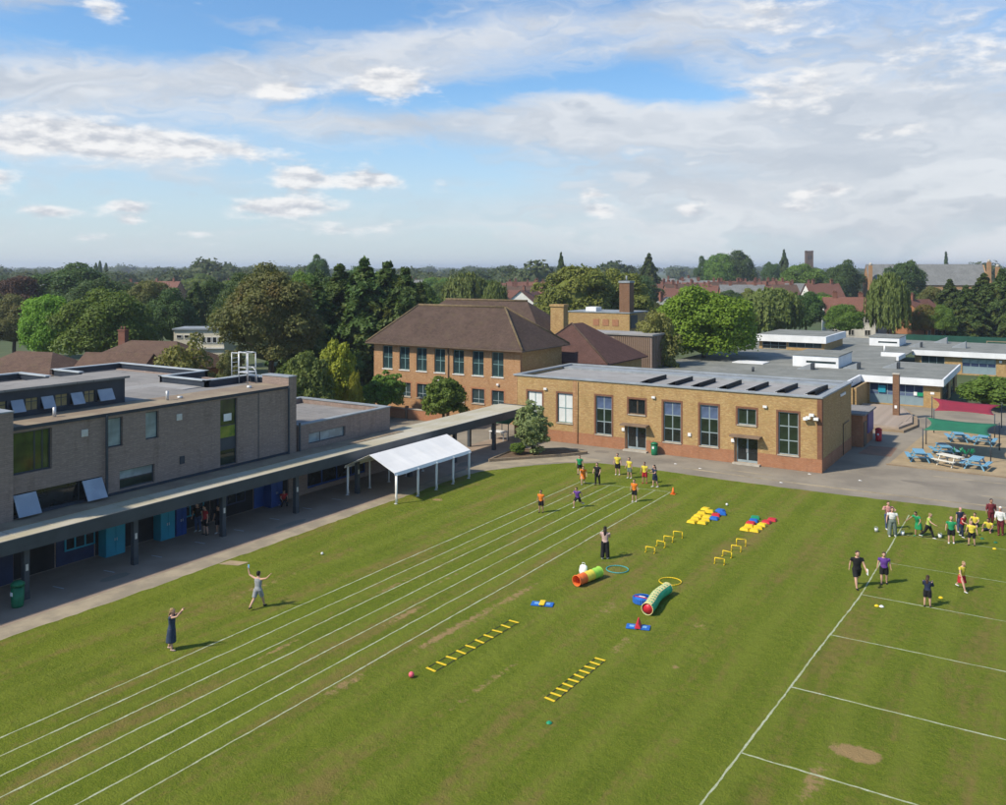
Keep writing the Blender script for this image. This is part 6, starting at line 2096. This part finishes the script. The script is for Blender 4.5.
# nearer red and slate roofs on the right
hs = [
    (848, 196, 12, 'red_tiles', 'white_render', 20, 10, 9, 'red tiled house with white gable boards below the slate hall'),
    (872, 204, 12, 'slate', 'white_render', 20, 9, 8.5, 'slate-roofed house beside the red tiled house'),
    (918, 196, -18, 'red_tiles', 'red_brick', 70, 9, 8.5, 'house with pinkish red gable left of the right-hand conifers'),
    (668, 230, 25, 'slate', 'white_render', 60, 8, 8, 'white house with grey hipped roof left of the bright green tree'),
    (512, 300, 10, 'red_tiles', 'red_brick', 35, 12, 8, 'red tiled house between the willow and the plane tree'),
    (528, 262, 10, 'red_tiles', 'white_render', 100, 12, 9, 'red roof with white gable left of the plane tree'),
    (425, 420, 10, 'slate', 'white_render', 35, 16, 9, 'distant white house above the dark conifers')]
for i, (px, d, rz, rm, wm, rr_, w_, rdg, lab) in enumerate(hs):
    x, y = at(bear(px), d)
    hh = house(x, y, math.degrees(YAW) * 0 + rr_, w_, 8, rdg - 3.2, rdg, wm, rm, lab, None, i == 3, 1, 3)
# terraces of red-roofed houses in the middle distance
rh = random.Random(8)
row = [(688, 330), (702, 345), (690, 372), (716, 352), (742, 300), (760, 318), (730, 380), (775, 350), (790, 390), (800, 420), (668, 350), (660, 385), (815, 380), (822, 300), (752, 400), (706, 400), (676, 420), (770, 430),
       (205, 430), (222, 440), (190, 445), (165, 380), (240, 420), (420, 380), (440, 440), (535, 400), (545, 330), (500, 360), (520, 330), (665, 300), (682, 305), (698, 312), (714, 318), (728, 326), (748, 345), (764, 372), (783, 330), (655, 320), (672, 372), (720, 430), (740, 450), (695, 460), (780, 470), (800, 340), (660, 450), (508, 320), (526, 350), (62, 400), (30, 380), (120, 330), (930, 420), (1000, 330)]
for i, (px, d) in enumerate(row):
    x, y = at(bear(px), d)
    rm, wm = rh.choice([('red_tiles', 'red_brick'), ('red_tiles', 'red_brick'), ('house_tiles', 'red_brick'), ('slate', 'red_brick'), ('red_tiles', 'white_render')])
    nm = {'red_tiles': 'red', 'house_tiles': 'brown', 'slate': 'slate grey'}[rm]
    lab = 'distant %s house with %s tiled roof among trees' % ('white' if wm == 'white_render' else 'brick', nm)
    house(x, y, rh.uniform(10, 50), rh.uniform(9, 15), 8, rh.uniform(5.0, 6.2), rh.uniform(8.6, 10.4), wm, rm, lab, lab.replace('house', 'houses'), False, 2, 3)

# church tower on the skyline
x, y = at(bear(809), 640)
ct = empty('church_tower', (x, y, 0), 'dark square church tower on the skyline', 'tower', rz=R(25))
MB().box(-2.5, 2.5, -2.5, 2.5, 0, 27).build('shaft', 'tower_stone', ct, False)
m = MB()
for k in range(4):
    a = -2.3 + k * 1.3
    m.box(a, a + .7, -2.6, -2.2, 27.2, 28.0)
    m.box(a, a + .7, 2.2, 2.6, 27.2, 28.0)
    m.box(-2.6, -2.2, a, a + .7, 27.2, 28.0)
    m.box(2.2, 2.6, a, a + .7, 27.2, 28.0)
m.box(-2.65, 2.65, -2.65, 2.65, 27.0, 27.2)
m.build('battlement', 'tower_stone', ct, False)
for k in (-1.2, .3):
    window(ct, (k, -2.6, 21.5), 0, .9, 3.2, 1, 1, 'tower_stone', 'glass_dark', .08, .02)

# long slate-roofed hall with end turrets
D_ = 330
xa, ya = at(bear(866), D_)
xb, yb = at(bear(984), D_ - 8)
mx, my = (xa + xb) / 2, (ya + yb) / 2
Ls = math.hypot(xb - xa, yb - ya)
an = math.degrees(math.atan2(yb - ya, xb - xa))
sh_ = empty('long_slate_hall', (mx, my, 0), 'long brick hall with grey slate roof and turreted end gable on the right skyline', 'building', rz=R(an))
hx = Ls / 2
v = [(-hx, -6, 0), (hx, -6, 0), (hx, 6, 0), (-hx, 6, 0), (-hx, -6, 9.6), (hx, -6, 9.6), (hx, 6, 9.6), (-hx, 6, 9.6), (-hx, 0, 16.6), (hx, 0, 16.6)]
MB().add(v, [(3, 2, 1, 0), (0, 1, 5, 4), (2, 3, 7, 6), (1, 2, 6, 9, 5), (3, 0, 4, 8, 7), (4, 5, 9, 8), (6, 7, 8, 9)]).build('wall', 'orange_brick', sh_, False)
MB().add([(-hx - .1, -6.4, 9.3), (hx - .6, -6.4, 9.3), (hx - .6, 0, 16.9), (-hx - .1, 0, 16.9), (-hx - .1, 6.4, 9.3), (hx - .6, 6.4, 9.3)], [(0, 1, 2, 3), (3, 2, 5, 4)]).build('roof', 'slate', sh_, False)
for sx_, hh in ((hx - .2, 17.6), (hx + 2.6, 15.8), (-hx + .4, 16.4)):
    m = MB()
    m.box(sx_ - .6, sx_ + .6, -6.6, -5.4, 0, hh)
    t_ = m.build('turret', 'orange_brick', sh_, False)
    MB().ball((sx_, -6.0, hh + .4), .62, 8, 6).build('turret_cap', 'stone_sill', t_, False)
for k in range(9):
    window(sh_, (-hx + 4 + k * (Ls - 7) / 9, -6.12, 4.2), 0, 2.0, 3.6, 2, 2, 'stone_sill', 'glass_dark', .12, .04)

# green mesh fence behind the rear classroom
fe = empty('mesh_fence', (-12, 182, 0), 'tall dark green fence behind the rear classroom', 'fence')
fx0, fx1, fy = -27.0, 12.0, 182
for k in range(14):
    MB().box(fx0 + k * 3, fx0 + k * 3 + .12, fy - .06, fy + .06, 0, 3.1).build('post', 'fence_green', fe)
for k in range(13):
    MB().box(fx0 + k * 3 + .13, fx0 + k * 3 + 2.99, fy - .02, fy + .02, .1, 3.0).build('fence_panel', 'fence_green', fe)
# garden fences and hedge line beyond the deck side
hb = empty('goal_frame', (-9.0, 176, 0), 'small pale timber frame behind the rear classroom roof', 'goal')
m = MB()
MB().box(-2.6, -2.45, -.07, .07, 0, 2.6).build('post', 'timber', hb, False)
MB().box(2.45, 2.6, -.07, .07, 0, 2.6).build('post', 'timber', hb, False)
MB().box(-2.6, 2.6, -.07, .07, 2.61, 2.75).build('crossbar', 'timber', hb, False)

# ------------------------------------------------------------------ people
mk('skin_light', (0.52, 0.31, 0.22), (0.48, 0.28, 0.20), 6, .55)
mk('skin_tan', (0.36, 0.20, 0.13), (0.33, 0.18, 0.12), 6, .55)
mk('skin_brown', (0.16, 0.085, 0.05), (0.14, 0.075, 0.045), 6, .55)
for nm, c in {'navy': (.018, .026, .06), 'black': (.014, .014, .016), 'grey': (.30, .31, .33), 'blush': (.52, .36, .32), 'purple': (.12, .045, .26), 'yellow': (.66, .54, .06), 'red': (.42, .025, .03),
              'pink': (.55, .26, .24), 'white': (.70, .70, .68), 'sage': (.16, .20, .17), 'green': (.018, .27, .10), 'lime': (.42, .52, .10), 'orange': (.74, .20, .02), 'maroon': (.16, .022, .03), 'denim': (.06, .09, .17),
              'dress_blue': (.035, .055, .10)}.items():
    mk('cloth_' + nm, c, tuple(q * .75 for q in c), 9, .85, .25, 18)
for nm, c in {'dark': (.018, .012, .009), 'brown': (.06, .032, .018), 'blond': (.36, .24, .11), 'ginger': (.28, .10, .03)}.items():
    mk('hair_' + nm, c, tuple(q * .6 for q in c), 14, .6, .4, 30)


def dirv3(fwd, side):
    """unit vector: 0/0 hangs straight down; fwd swings to the front, side swings outwards (degrees)"""
    f, s = R(fwd), R(side)
    return Vector((math.sin(s), math.sin(f) * math.cos(s), -math.cos(f) * math.cos(s)))


def smooth_union(o, voxel, it=3):
    m = o.modifiers.new('union', 'REMESH')
    m.mode = 'VOXEL'
    m.voxel_size = voxel
    m.use_smooth_shade = True
    s = o.modifiers.new('soften', 'SMOOTH')
    s.factor = .5
    s.iterations = it
    return o


def person(x, y, face, h, label, top='white', bottom='black', hair='dark', skin='skin_light', legs=((3, 0, 4), (-4, 0, 6)), arms=((6, 12, 16, 6), (-4, 12, 12, 6)), lean=4, bottoms='shorts', sleeve=.5,
           long_hair=False, shoes='white', z=GZ, group=None, head=(0, 0), sit=None, cap=None, top_len=.5):
    """legs: (hip forward, hip out, knee bend); arms: (upper fwd, upper out, fore fwd, fore out) in degrees; right then left. face: heading, clockwise from +Y"""
    P = empty('person', (x, y, z), label, 'person', group, R(-face))
    bw = 1.06 + .14 * ((x * 7.3 + y * 3.1) % 1.0)
    P.scale = (bw, bw, 1.0)
    hipz = .51 * h
    rot = Matrix.Rotation(R(-lean), 3, 'X')        # lean forwards
    piv = Vector((0, 0, hipz))

    def U(v):                                       # upper body point
        return piv + rot @ (Vector(v) * h - piv)
    J = {}
    low = 9
    for s, L in ((1, legs[0]), (-1, legs[1])):
        hip = Vector((s * .052 * h, 0, hipz))
        knee = hip + dirv3(L[0], s * L[1]) * .245 * h
        ank = knee + dirv3(L[0] - L[2], s * L[1] * .5) * .225 * h
        J[s] = (hip, knee, ank)
        low = min(low, ank.z)
    dz = (.042 * h if sit is None else sit) - (low if sit is None else hipz)
    off = Vector((0, 0, dz))
    piv_w = off

    def A(v):
        return v + off
    B_ = MB()
    # trunk, neck, head
    tp = [(0, 0, .475), (0, .004, .52), (0, .006, .60), (0, .004, .70), (0, -.004, .775), (0, -.008, .825), (0, -.006, .85)]
    tr_ = [(.06, .05), (.092, .066), (.076, .053), (.090, .06), (.100, .056), (.066, .042), (.034, .034)]
    B_.loft([A(U(p)) for p in tp], [(a * h, b * h) for a, b in tr_], n=12)
    B_.loft([A(U((0, -.006, .83))), A(U((0, .002, .885)))], .031 * h, n=8)
    hy_, hp = head
    Rm = Matrix.Rotation(R(-hy_), 3, 'Z') @ Matrix.Rotation(R(-hp), 3, 'X')
    hc = Vector((0, .008, .933)) * h

    def Hd(v):
        return A(piv + rot @ (hc + Rm @ (Vector(v) * h) - piv))
    ph = [(0, .012, -.068), (0, .012, -.055), (0, .006, -.025), (0, 0, .012), (0, -.004, .042), (0, -.004, .062), (0, -.004, .067)]
    B_.loft([Hd(p) for p in ph], [(.016 * h, .018 * h), (.030 * h, .034 * h), (.041 * h, .047 * h), (.045 * h, .056 * h), (.039 * h, .050 * h), (.021 * h, .028 * h), (.006 * h, .008 * h)], n=12)
    B_.loft([Hd((0, .050, .005)), Hd((0, .068, -.018)), Hd((0, .052, -.026))], [.006 * h, .010 * h, .007 * h], n=6)
    for s in (-1, 1):
        B_.loft([Hd((s * .042, -.006, -.018)), Hd((s * .050, -.010, .004)), Hd((s * .042, -.012, .018))], [.006 * h, .009 * h, .006 * h], (0, 1, 0), n=6)
    arms_j = {}
    for s, a in ((1, arms[0]), (-1, arms[1])):
        sh_ = U((s * .104, -.006, .805))
        el_ = sh_ + rot @ dirv3(a[0], s * a[1]) * .165 * h
        wr = el_ + rot @ dirv3(a[2], s * a[3]) * .150 * h
        arms_j[s] = (sh_, el_, wr)
        B_.loft([A(U((s * .07, -.006, .80))), A(sh_), A(sh_.lerp(el_, .5)), A(el_), A(el_.lerp(wr, .35)), A(wr)], [.034 * h, .031 * h, .027 * h, .022 * h, .022 * h, .0145 * h], n=9)
        d = (wr - el_).normalized()
        side = Vector((s * .35, 1, .1))
        side = (side - d * side.dot(d)).normalized()
        nrm = d.cross(side).normalized() * s
        pe = wr + d * .042 * h
        B_.loft([A(wr), A(wr + d * .02 * h), A(pe)], [(.015 * h, .012 * h), (.022 * h, .011 * h), (.023 * h, .010 * h)], side, n=8)
        for q, ln in enumerate((.038, .043, .040, .031)):
            b0 = pe + side * (.017 - .0115 * q) * h - d * .008 * h
            b1 = b0 + (d + side * (.10 - .07 * q)).normalized() * ln * .55 * h
            b2 = b1 + (d * .8 - nrm * .5).normalized() * ln * .5 * h
            B_.loft([A(b0), A(b1), A(b2)], [.0058 * h, .0055 * h, .0045 * h], n=6)
        t0 = wr + d * .012 * h + side * .014 * h
        t1 = t0 + (d * .7 + side * .8).normalized() * .026 * h
        t2 = t1 + (d * .95 + side * .15).normalized() * .022 * h
        B_.loft([A(t0), A(t1), A(t2)], [.0075 * h, .0065 * h, .005 * h], n=6)
    for s in (1, -1):
        hip, kn, an_ = J[s]
        B_.loft([A(hip + Vector((0, 0, .02 * h))), A(hip.lerp(kn, .3)), A(kn), A(kn.lerp(an_, .3)), A(an_)], [.052 * h, .047 * h, .032 * h, .033 * h, .020 * h], n=10)
        B_.loft([A(an_), A(an_ + Vector((0, .02 * h, -.024 * h))), A(an_ + Vector((0, .075 * h, -.030 * h)))], [(.02 * h, .02 * h), (.022 * h, .018 * h), (.020 * h, .009 * h)], n=8)
    body = B_.build('body', skin, P, False)
    smooth_union(body, .0088 * h + .001, 2)
    # face details
    for s in (-1, 1):
        MB().ball(Hd((s * .018, .049, .008)), .0062 * h, 6, 4).build('eye', 'black_webbing', P, False)
    MB().loft([Hd((-.014, .051, -.040)), Hd((0, .055, -.041)), Hd((.014, .051, -.040))], .0035 * h, (0, 1, 0), n=5).build('mouth', 'red_plastic', P, False)
    # hair
    Hm = MB()
    Hm.loft([Hd(p) for p in ((0, -.030, -.050), (0, -.022, -.02), (0, -.016, .018), (0, -.010, .05), (0, -.006, .072), (0, -.006, .078))],
            [(.030 * h, .022 * h), (.046 * h, .038 * h), (.051 * h, .050 * h), (.047 * h, .053 * h), (.026 * h, .032 * h), (.006 * h, .008 * h)], n=12)
    if long_hair:
        e = U((0, -.062, .78))
        Hm.loft([Hd((0, -.030, .03)), Hd((0, -.048, -.03)), A(U((0, -.055, .855))), A(e), A(U((0, -.06, .72)))], [(.04 * h, .02 * h), (.05 * h, .028 * h), (.048 * h, .022 * h), (.042 * h, .016 * h), (.02 * h, .008 * h)], n=10)
    ho = Hm.build('hair' if not cap else 'headwear', ('hair_' + hair) if not cap else 'cloth_' + cap, P, False)
    smooth_union(ho, .0095 * h, 3)
    # top
    T_ = MB()
    g_ = .011
    dress = bottoms == 'dress'
    tp2 = [p for p in tp[:-1] if p[2] >= top_len - .03]
    tr2 = [r for p, r in zip(tp[:-1], tr_[:-1]) if p[2] >= top_len - .03]
    T_.loft([A(U(p)) for p in tp2], [((a + g_) * h, (b + g_) * h) for a, b in tr2], n=12)
    if sleeve > 0:
        for s in (1, -1):
            sh_, el_, wr = arms_j[s]
            pts_ = [A(U((s * .065, -.006, .80))), A(sh_)]
            rad_ = [.043 * h, .042 * h]
            if sleeve <= 1:
                pts_ += [A(sh_.lerp(el_, sleeve))]
                rad_ += [.041 * h]
            else:
                pts_ += [A(el_), A(el_.lerp(wr, sleeve - 1))]
                rad_ += [.034 * h, .029 * h]
            T_.loft(pts_, rad_, n=9)
    if dress:
        kz = (J[1][1] + J[-1][1]) / 2
        kz = kz + ((J[1][2] + J[-1][2]) / 2 - kz) * .35
        c0, c1 = U((0, .005, .62)), U((0, 0, .50))
        T_.loft([A(c0), A(c1), A((c1 + kz) / 2), A(kz)], [(.086 * h, .064 * h), (.108 * h, .085 * h), (.118 * h, .10 * h), (.125 * h, .112 * h)], n=12)
    to = T_.build('dress' if dress else 'top', 'cloth_' + top, P, False)
    smooth_union(to, .0125 * h, 4)
    if not dress:
        Bo = MB()
        Bo.loft([A(U((0, .006, .60))), A(U((0, .004, .52))), A(U((0, 0, .47)))], [(.086 * h, .062 * h), (.104 * h, .077 * h), (.07 * h, .06 * h)], n=12)
        for s in (1, -1):
            hip, kn, an_ = J[s]
            if bottoms == 'shorts':
                Bo.loft([A(hip + Vector((0, 0, .02 * h))), A(hip.lerp(kn, .4)), A(hip.lerp(kn, .85))], [.062 * h, .061 * h, .056 * h], n=10)
            elif bottoms == 'skirt':
                Bo.loft([A(U((0, 0, .55))), A((hip + J[-s][0]) / 2 + Vector((0, 0, -.03 * h))), A((kn + J[-s][1]) / 2)], [(.09 * h, .07 * h), (.115 * h, .095 * h), (.135 * h, .12 * h)], n=12)
            elif bottoms == 'wide':
                Bo.loft([A(hip + Vector((0, 0, .02 * h))), A(hip.lerp(kn, .5)), A(kn), A(an_ + Vector((0, 0, .01 * h)))], [.064 * h, .062 * h, .058 * h, .062 * h], n=10)
            else:
                Bo.loft([A(hip + Vector((0, 0, .02 * h))), A(hip.lerp(kn, .4)), A(kn), A(an_)], [.061 * h, .056 * h, .042 * h, .033 * h], n=10)
        bo = Bo.build({'shorts': 'shorts', 'skirt': 'skirt'}.get(bottoms, 'trousers'), 'cloth_' + bottom, P, False)
        smooth_union(bo, .0125 * h, 3)
    for s in (1, -1):
        an_ = J[s][2]
        S_ = MB()
        S_.loft([A(an_ + Vector((0, -.026 * h, -.020 * h))), A(an_ + Vector((0, 0, -.020 * h))), A(an_ + Vector((0, .045 * h, -.026 * h))), A(an_ + Vector((0, .09 * h, -.031 * h)))],
                [(.017 * h, .017 * h), (.026 * h, .021 * h), (.028 * h, .015 * h), (.020 * h, .009 * h)], (1, 0, 0), n=9)
        S_.build('shoe', 'cloth_' + shoes, P, False)
    return P, {s: tuple(A(q) for q in arms_j[s]) for s in (1, -1)}


def held(P, pos, size, mat, name, label, cat, rz=0):
    """small thing held in a hand: stays top-level"""
    a = P.rotation_euler.z
    c, s = math.cos(a) * P.scale.x, math.sin(a) * P.scale.x
    w = Vector((P.location.x + pos.x * c - pos.y * s, P.location.y + pos.x * s + pos.y * c, P.location.z + pos.z))
    m = MB().box(-size[0], size[0], -size[1], size[1], -size[2], size[2])
    o = link(name, m.mesh(name, mat), None, w, a + rz)
    b = o.modifiers.new('bevel', 'BEVEL')
    b.width = min(size) * .5
    tag(o, label, cat)


WALK = ((24, 1, 8), (-20, 1, 22))
WALK2 = ((-20, 1, 24), (22, 1, 8))
RUN = ((45, 1, 50), (-25, 1, 45))
STAND = ((3, 3, 4), (-3, 3, 4))
UP = ((150, 35, 165, 45), (150, 35, 165, 45))
# adults at the near lanes
person(-30.6, 23.1, 62, 1.68, 'woman with fair hair in a navy dress clapping beside the running lanes', 'dress_blue', hair='blond', bottoms='dress', arms=((105, -2, 150, -22), (105, -2, 150, -22)), sleeve=.25, shoes='blush', legs=((6, 1, 5), (-8, 1, 6)), lean=2, long_hair=True)
P2, j2 = person(-31.06, 28.07, -8, 1.70, 'adult in pale grey vest and shorts waving both arms near the path', 'grey', 'grey', hair='dark', arms=((5, 108, 0, 138), (5, 112, 0, 160)), legs=WALK, lean=3, sleeve=0, shoes='black')
held(P2, j2[-1][2] + Vector((0, .02, .12)), (.04, .012, .08), 'light_blue_plastic', 'phone', 'pale blue phone held up by the waving adult in grey', 'phone')
person(-20.68, 42.71, -20, 1.70, 'woman with long dark hair in pale top and black wide trousers on the grass', 'blush', 'black', 'dark', long_hair=True, bottoms='wide', arms=((25, 8, 110, -25), (30, 8, 115, -25)), sleeve=.5, legs=STAND)
P4, j4 = person(-8.54, 45.51, 150, 1.82, 'man in black T-shirt and shorts walking by the pitch corner', 'black', 'black', 'brown', legs=WALK, arms=((-18, 10, 2, 8), (20, 12, 45, 6)), shoes='black', lean=6)
held(P4, j4[-1][2] + Vector((-.03, .06, -.06)), (.012, .10, .14), 'white_plastic', 'paper_sheet', 'white sheet of paper held by the man in black', 'paper')
person(-7.49, 46.66, 170, 1.56, 'child in purple T-shirt and black shorts beside the man in black', 'purple', 'black', 'brown', legs=((8, 2, 6), (-4, 2, 6)), arms=((8, 14, 14, 8), (-8, 14, 4, 8)), shoes='black')
person(-5.31, 44.58, 10, 1.42, 'girl with long brown hair in navy top and black shorts on the pitch line', 'navy', 'black', 'brown', long_hair=True, legs=STAND, arms=((30, 8, 130, -20), (30, 8, 130, -20)), shoes='black', sleeve=.9)
person(-4.2, 47.76, 130, 1.48, 'child in yellow top and red skirt walking on the pitch', 'yellow', 'red', 'blond', legs=((30, 2, 12), (-22, 2, 26)), arms=((30, 16, 40, 6), (-24, 16, -4, 6)), lean=10, bottoms='skirt', shoes='white')
# group at the right
person(-8.86, 56.5, 150, 1.66, 'adult in pink top standing behind the one in dungarees', 'pink', 'denim', 'brown', arms=((60, 40, 120, -20), (30, 45, 100, -30)), bottoms='trousers', sleeve=.5)
person(-8.42, 55.2, 165, 1.66, 'adult in white top and grey-green dungarees among the group at right', 'white', 'sage', 'brown', bottoms='wide', legs=((5, 5, 4), (-5, 5, 5)), arms=((10, 18, 20, 4), (10, 18, 24, 4)), top_len=.6)
person(-7.15, 56.05, 210, 1.48, 'child in green top and green skirt leaning forward at right', 'green', 'green', 'dark', 'skin_tan', bottoms='skirt', lean=20, legs=((14, 2, 12), (-14, 2, 12)), arms=((70, 20, 80, 10), (40, 30, 60, 0)), shoes='green')
person(-6.62, 55.9, 100, 1.48, 'child in lime top and black trousers beside the child in green', 'lime', 'black', 'blond', bottoms='trousers', lean=8, legs=WALK2, arms=((50, 20, 70, 0), (-30, 20, -10, 5)))
person(-5.4, 55.55, 175, 1.50, 'child with pinkish headwear in green T-shirt and black shorts', 'green', 'black', 'ginger', legs=STAND, arms=((5, 14, 12, 6), (5, 14, 14, 6)), cap='pink')
person(-5.02, 57.2, 120, 1.40, 'child in red top and navy trousers behind the green T-shirt child', 'red', 'navy', 'brown', bottoms='trousers', lean=14, legs=((16, 2, 14), (-10, 2, 12)), arms=((50, 20, 90, -10), (10, 16, 40, 0)))
person(-5.2, 58.2, 150, 1.44, 'child in navy top with pink headwear at the back of the right group', 'navy', 'denim', 'ginger', bottoms='trousers', legs=STAND, cap='pink')
person(-4.4, 55.75, 185, 1.38, 'child in yellow T-shirt and black shorts in front of the seated children', 'yellow', 'black', 'blond', legs=((3, 6, 4), (-3, 6, 4)), arms=((4, 18, 8, 10), (4, 18, 8, 10)), shoes='black')
SIT = ((92, 18, 70), (92, 18, 70))
person(-4.55, 60.2, 195, 1.40, 'child in yellow T-shirt sitting on the grass, left of two', 'yellow', 'black', 'dark', legs=SIT, sit=.085, lean=8, arms=((45, 20, 75, -18), (45, 20, 75, -18)))
person(-3.75, 59.4, 200, 1.40, 'child in yellow T-shirt sitting on the grass, right of two', 'yellow', 'navy', 'dark', 'skin_tan', legs=SIT, sit=.085, lean=14, arms=((50, 20, 85, -18), (40, 20, 70, -10)))
person(-3.15, 58.75, 190, 1.66, 'adult with white headscarf, white top and maroon trousers at the right edge', 'white', 'maroon', 'dark', bottoms='trousers', cap='white', sleeve=1.5, arms=((18, 12, 60, -10), (4, 12, 12, 5)), shoes='maroon')
person(-3.75, 60.6, 160, 1.62, 'adult in maroon top and trousers at the right edge behind the white top', 'maroon', 'maroon', 'dark', 'skin_tan', bottoms='trousers', sleeve=1.4)
# runners and helpers at the far end of the lanes
person(-28.02, 48.63, 175, 1.42, 'child in orange T-shirt standing in the left lanes', 'orange', 'black', 'dark', 'skin_tan', legs=STAND, shoes='black')
person(-26.63, 50.96, 190, 1.42, 'child in purple T-shirt running down the middle lanes', 'purple', 'black', 'dark', legs=RUN, arms=((50, 14, 130, 0), (-45, 14, 10, 0)), lean=12)
person(-30.85, 59.35, 160, 1.42, 'child in green T-shirt at the far end of the lanes', 'green', 'black', 'brown', legs=WALK, shoes='black')
person(-29.2, 56.69, 150, 1.42, 'child in orange T-shirt bending at the lane start', 'orange', 'orange', 'brown', bottoms='skirt', lean=24, legs=((30, 2, 22), (-16, 2, 18)), arms=((60, 14, 80, 0), (20, 16, 50, 0)), shoes='grey')
person(-28.19, 56.97, 175, 1.58, 'person in black top and black trousers at the lane start', 'black', 'black', 'dark', bottoms='trousers', legs=((5, 2, 4), (-6, 2, 8)), shoes='black', arms=((20, 10, 70, -14), (10, 12, 40, -6)))
person(-28.27, 60.53, 175, 1.62, 'taller child in yellow T-shirt and black shorts behind the lane start', 'yellow', 'black', 'brown', legs=STAND)
person(-27.09, 60.06, 195, 1.52, 'child in yellow T-shirt and brown shorts, second of three in yellow', 'yellow', 'sage', 'dark', legs=STAND, arms=((10, 12, 30, 2), (4, 12, 12, 4)))
person(-25.51, 59.19, 180, 1.54, 'child in yellow T-shirt and red shorts, right of three in yellow', 'yellow', 'red', 'dark', 'skin_tan', legs=((4, 4, 4), (-4, 4, 4)), shoes='red', arms=((8, 14, 30, 4), (22, 16, 70, -6)))
person(-24.47, 58.57, 215, 1.56, 'person in dark navy top and shorts at the right end of the lane start', 'navy', 'navy', 'dark', legs=((6, 3, 4), (-8, 3, 8)), long_hair=True, arms=((30, 10, 100, -20), (30, 10, 100, -20)))
person(-24.09, 54.18, 180, 1.48, 'child in orange T-shirt standing in the right lanes', 'orange', 'black', 'dark', legs=STAND)
# under the walkway
person(-42.15, 34.15, 195, 1.72, 'adult in red T-shirt and black shorts under the walkway', 'red', 'black', 'dark', z=.002, legs=STAND, shoes='black')
person(-43.1, 34.35, 160, 1.68, 'person in black top and jeans beside the red shirt under the walkway', 'black', 'denim', 'dark', bottoms='trousers', z=.002)
person(-41.75, 34.75, 170, 1.62, 'person in black top and dark shorts by the walkway post', 'black', 'black', 'dark', 'skin_tan', z=.002)
person(-43.1, 41.1, 120, 1.45, 'child in red and black crouching on a seat under the walkway', 'red', 'black', 'dark', legs=((80, 8, 95), (75, 8, 92)), sit=.36, lean=16, z=.002, arms=((40, 12, 80, -10), (30, 12, 70, -10)), bottoms='trousers')
st_ = empty('stool', (-43.12, 41.08, 0.002), 'low blue stool under the walkway with a child on it', 'stool')
MB().box(-.2, .2, -.2, .2, .24, .27).build('seat', 'blue_plastic', st_, False)
for sx in (-.17, .17):
    for sy in (-.17, .17):
        MB().box(sx - .02, sx + .02, sy - .02, sy + .02, 0, .24).build('leg', 'galvanised', st_, False)

# ------------------------------------------------------------------ air between here and the horizon
hzm = bpy.data.materials.new('air')
hzm.use_nodes = True
hzm.node_tree.nodes.clear()
ht = NT(hzm.node_tree)
ho_ = ht.n('ShaderNodeOutputMaterial')
pv = ht.n('ShaderNodeVolumePrincipled')
pv.inputs['Color'].default_value = (0.80, 0.88, 1.0, 1)
pv.inputs['Density'].default_value = 0.00021
pv.inputs['Anisotropy'].default_value = 0.2
hzm.node_tree.links.new(pv.outputs[0], ho_.inputs['Volume'])
hb_ = MB().box(-6500, 6500, -600, 8500, -1.5, 45)
ho2 = link('haze', hb_.mesh('haze', hzm))
tag(ho2, 'thin pale summer haze over the far trees and roofs', 'haze', kind='stuff')
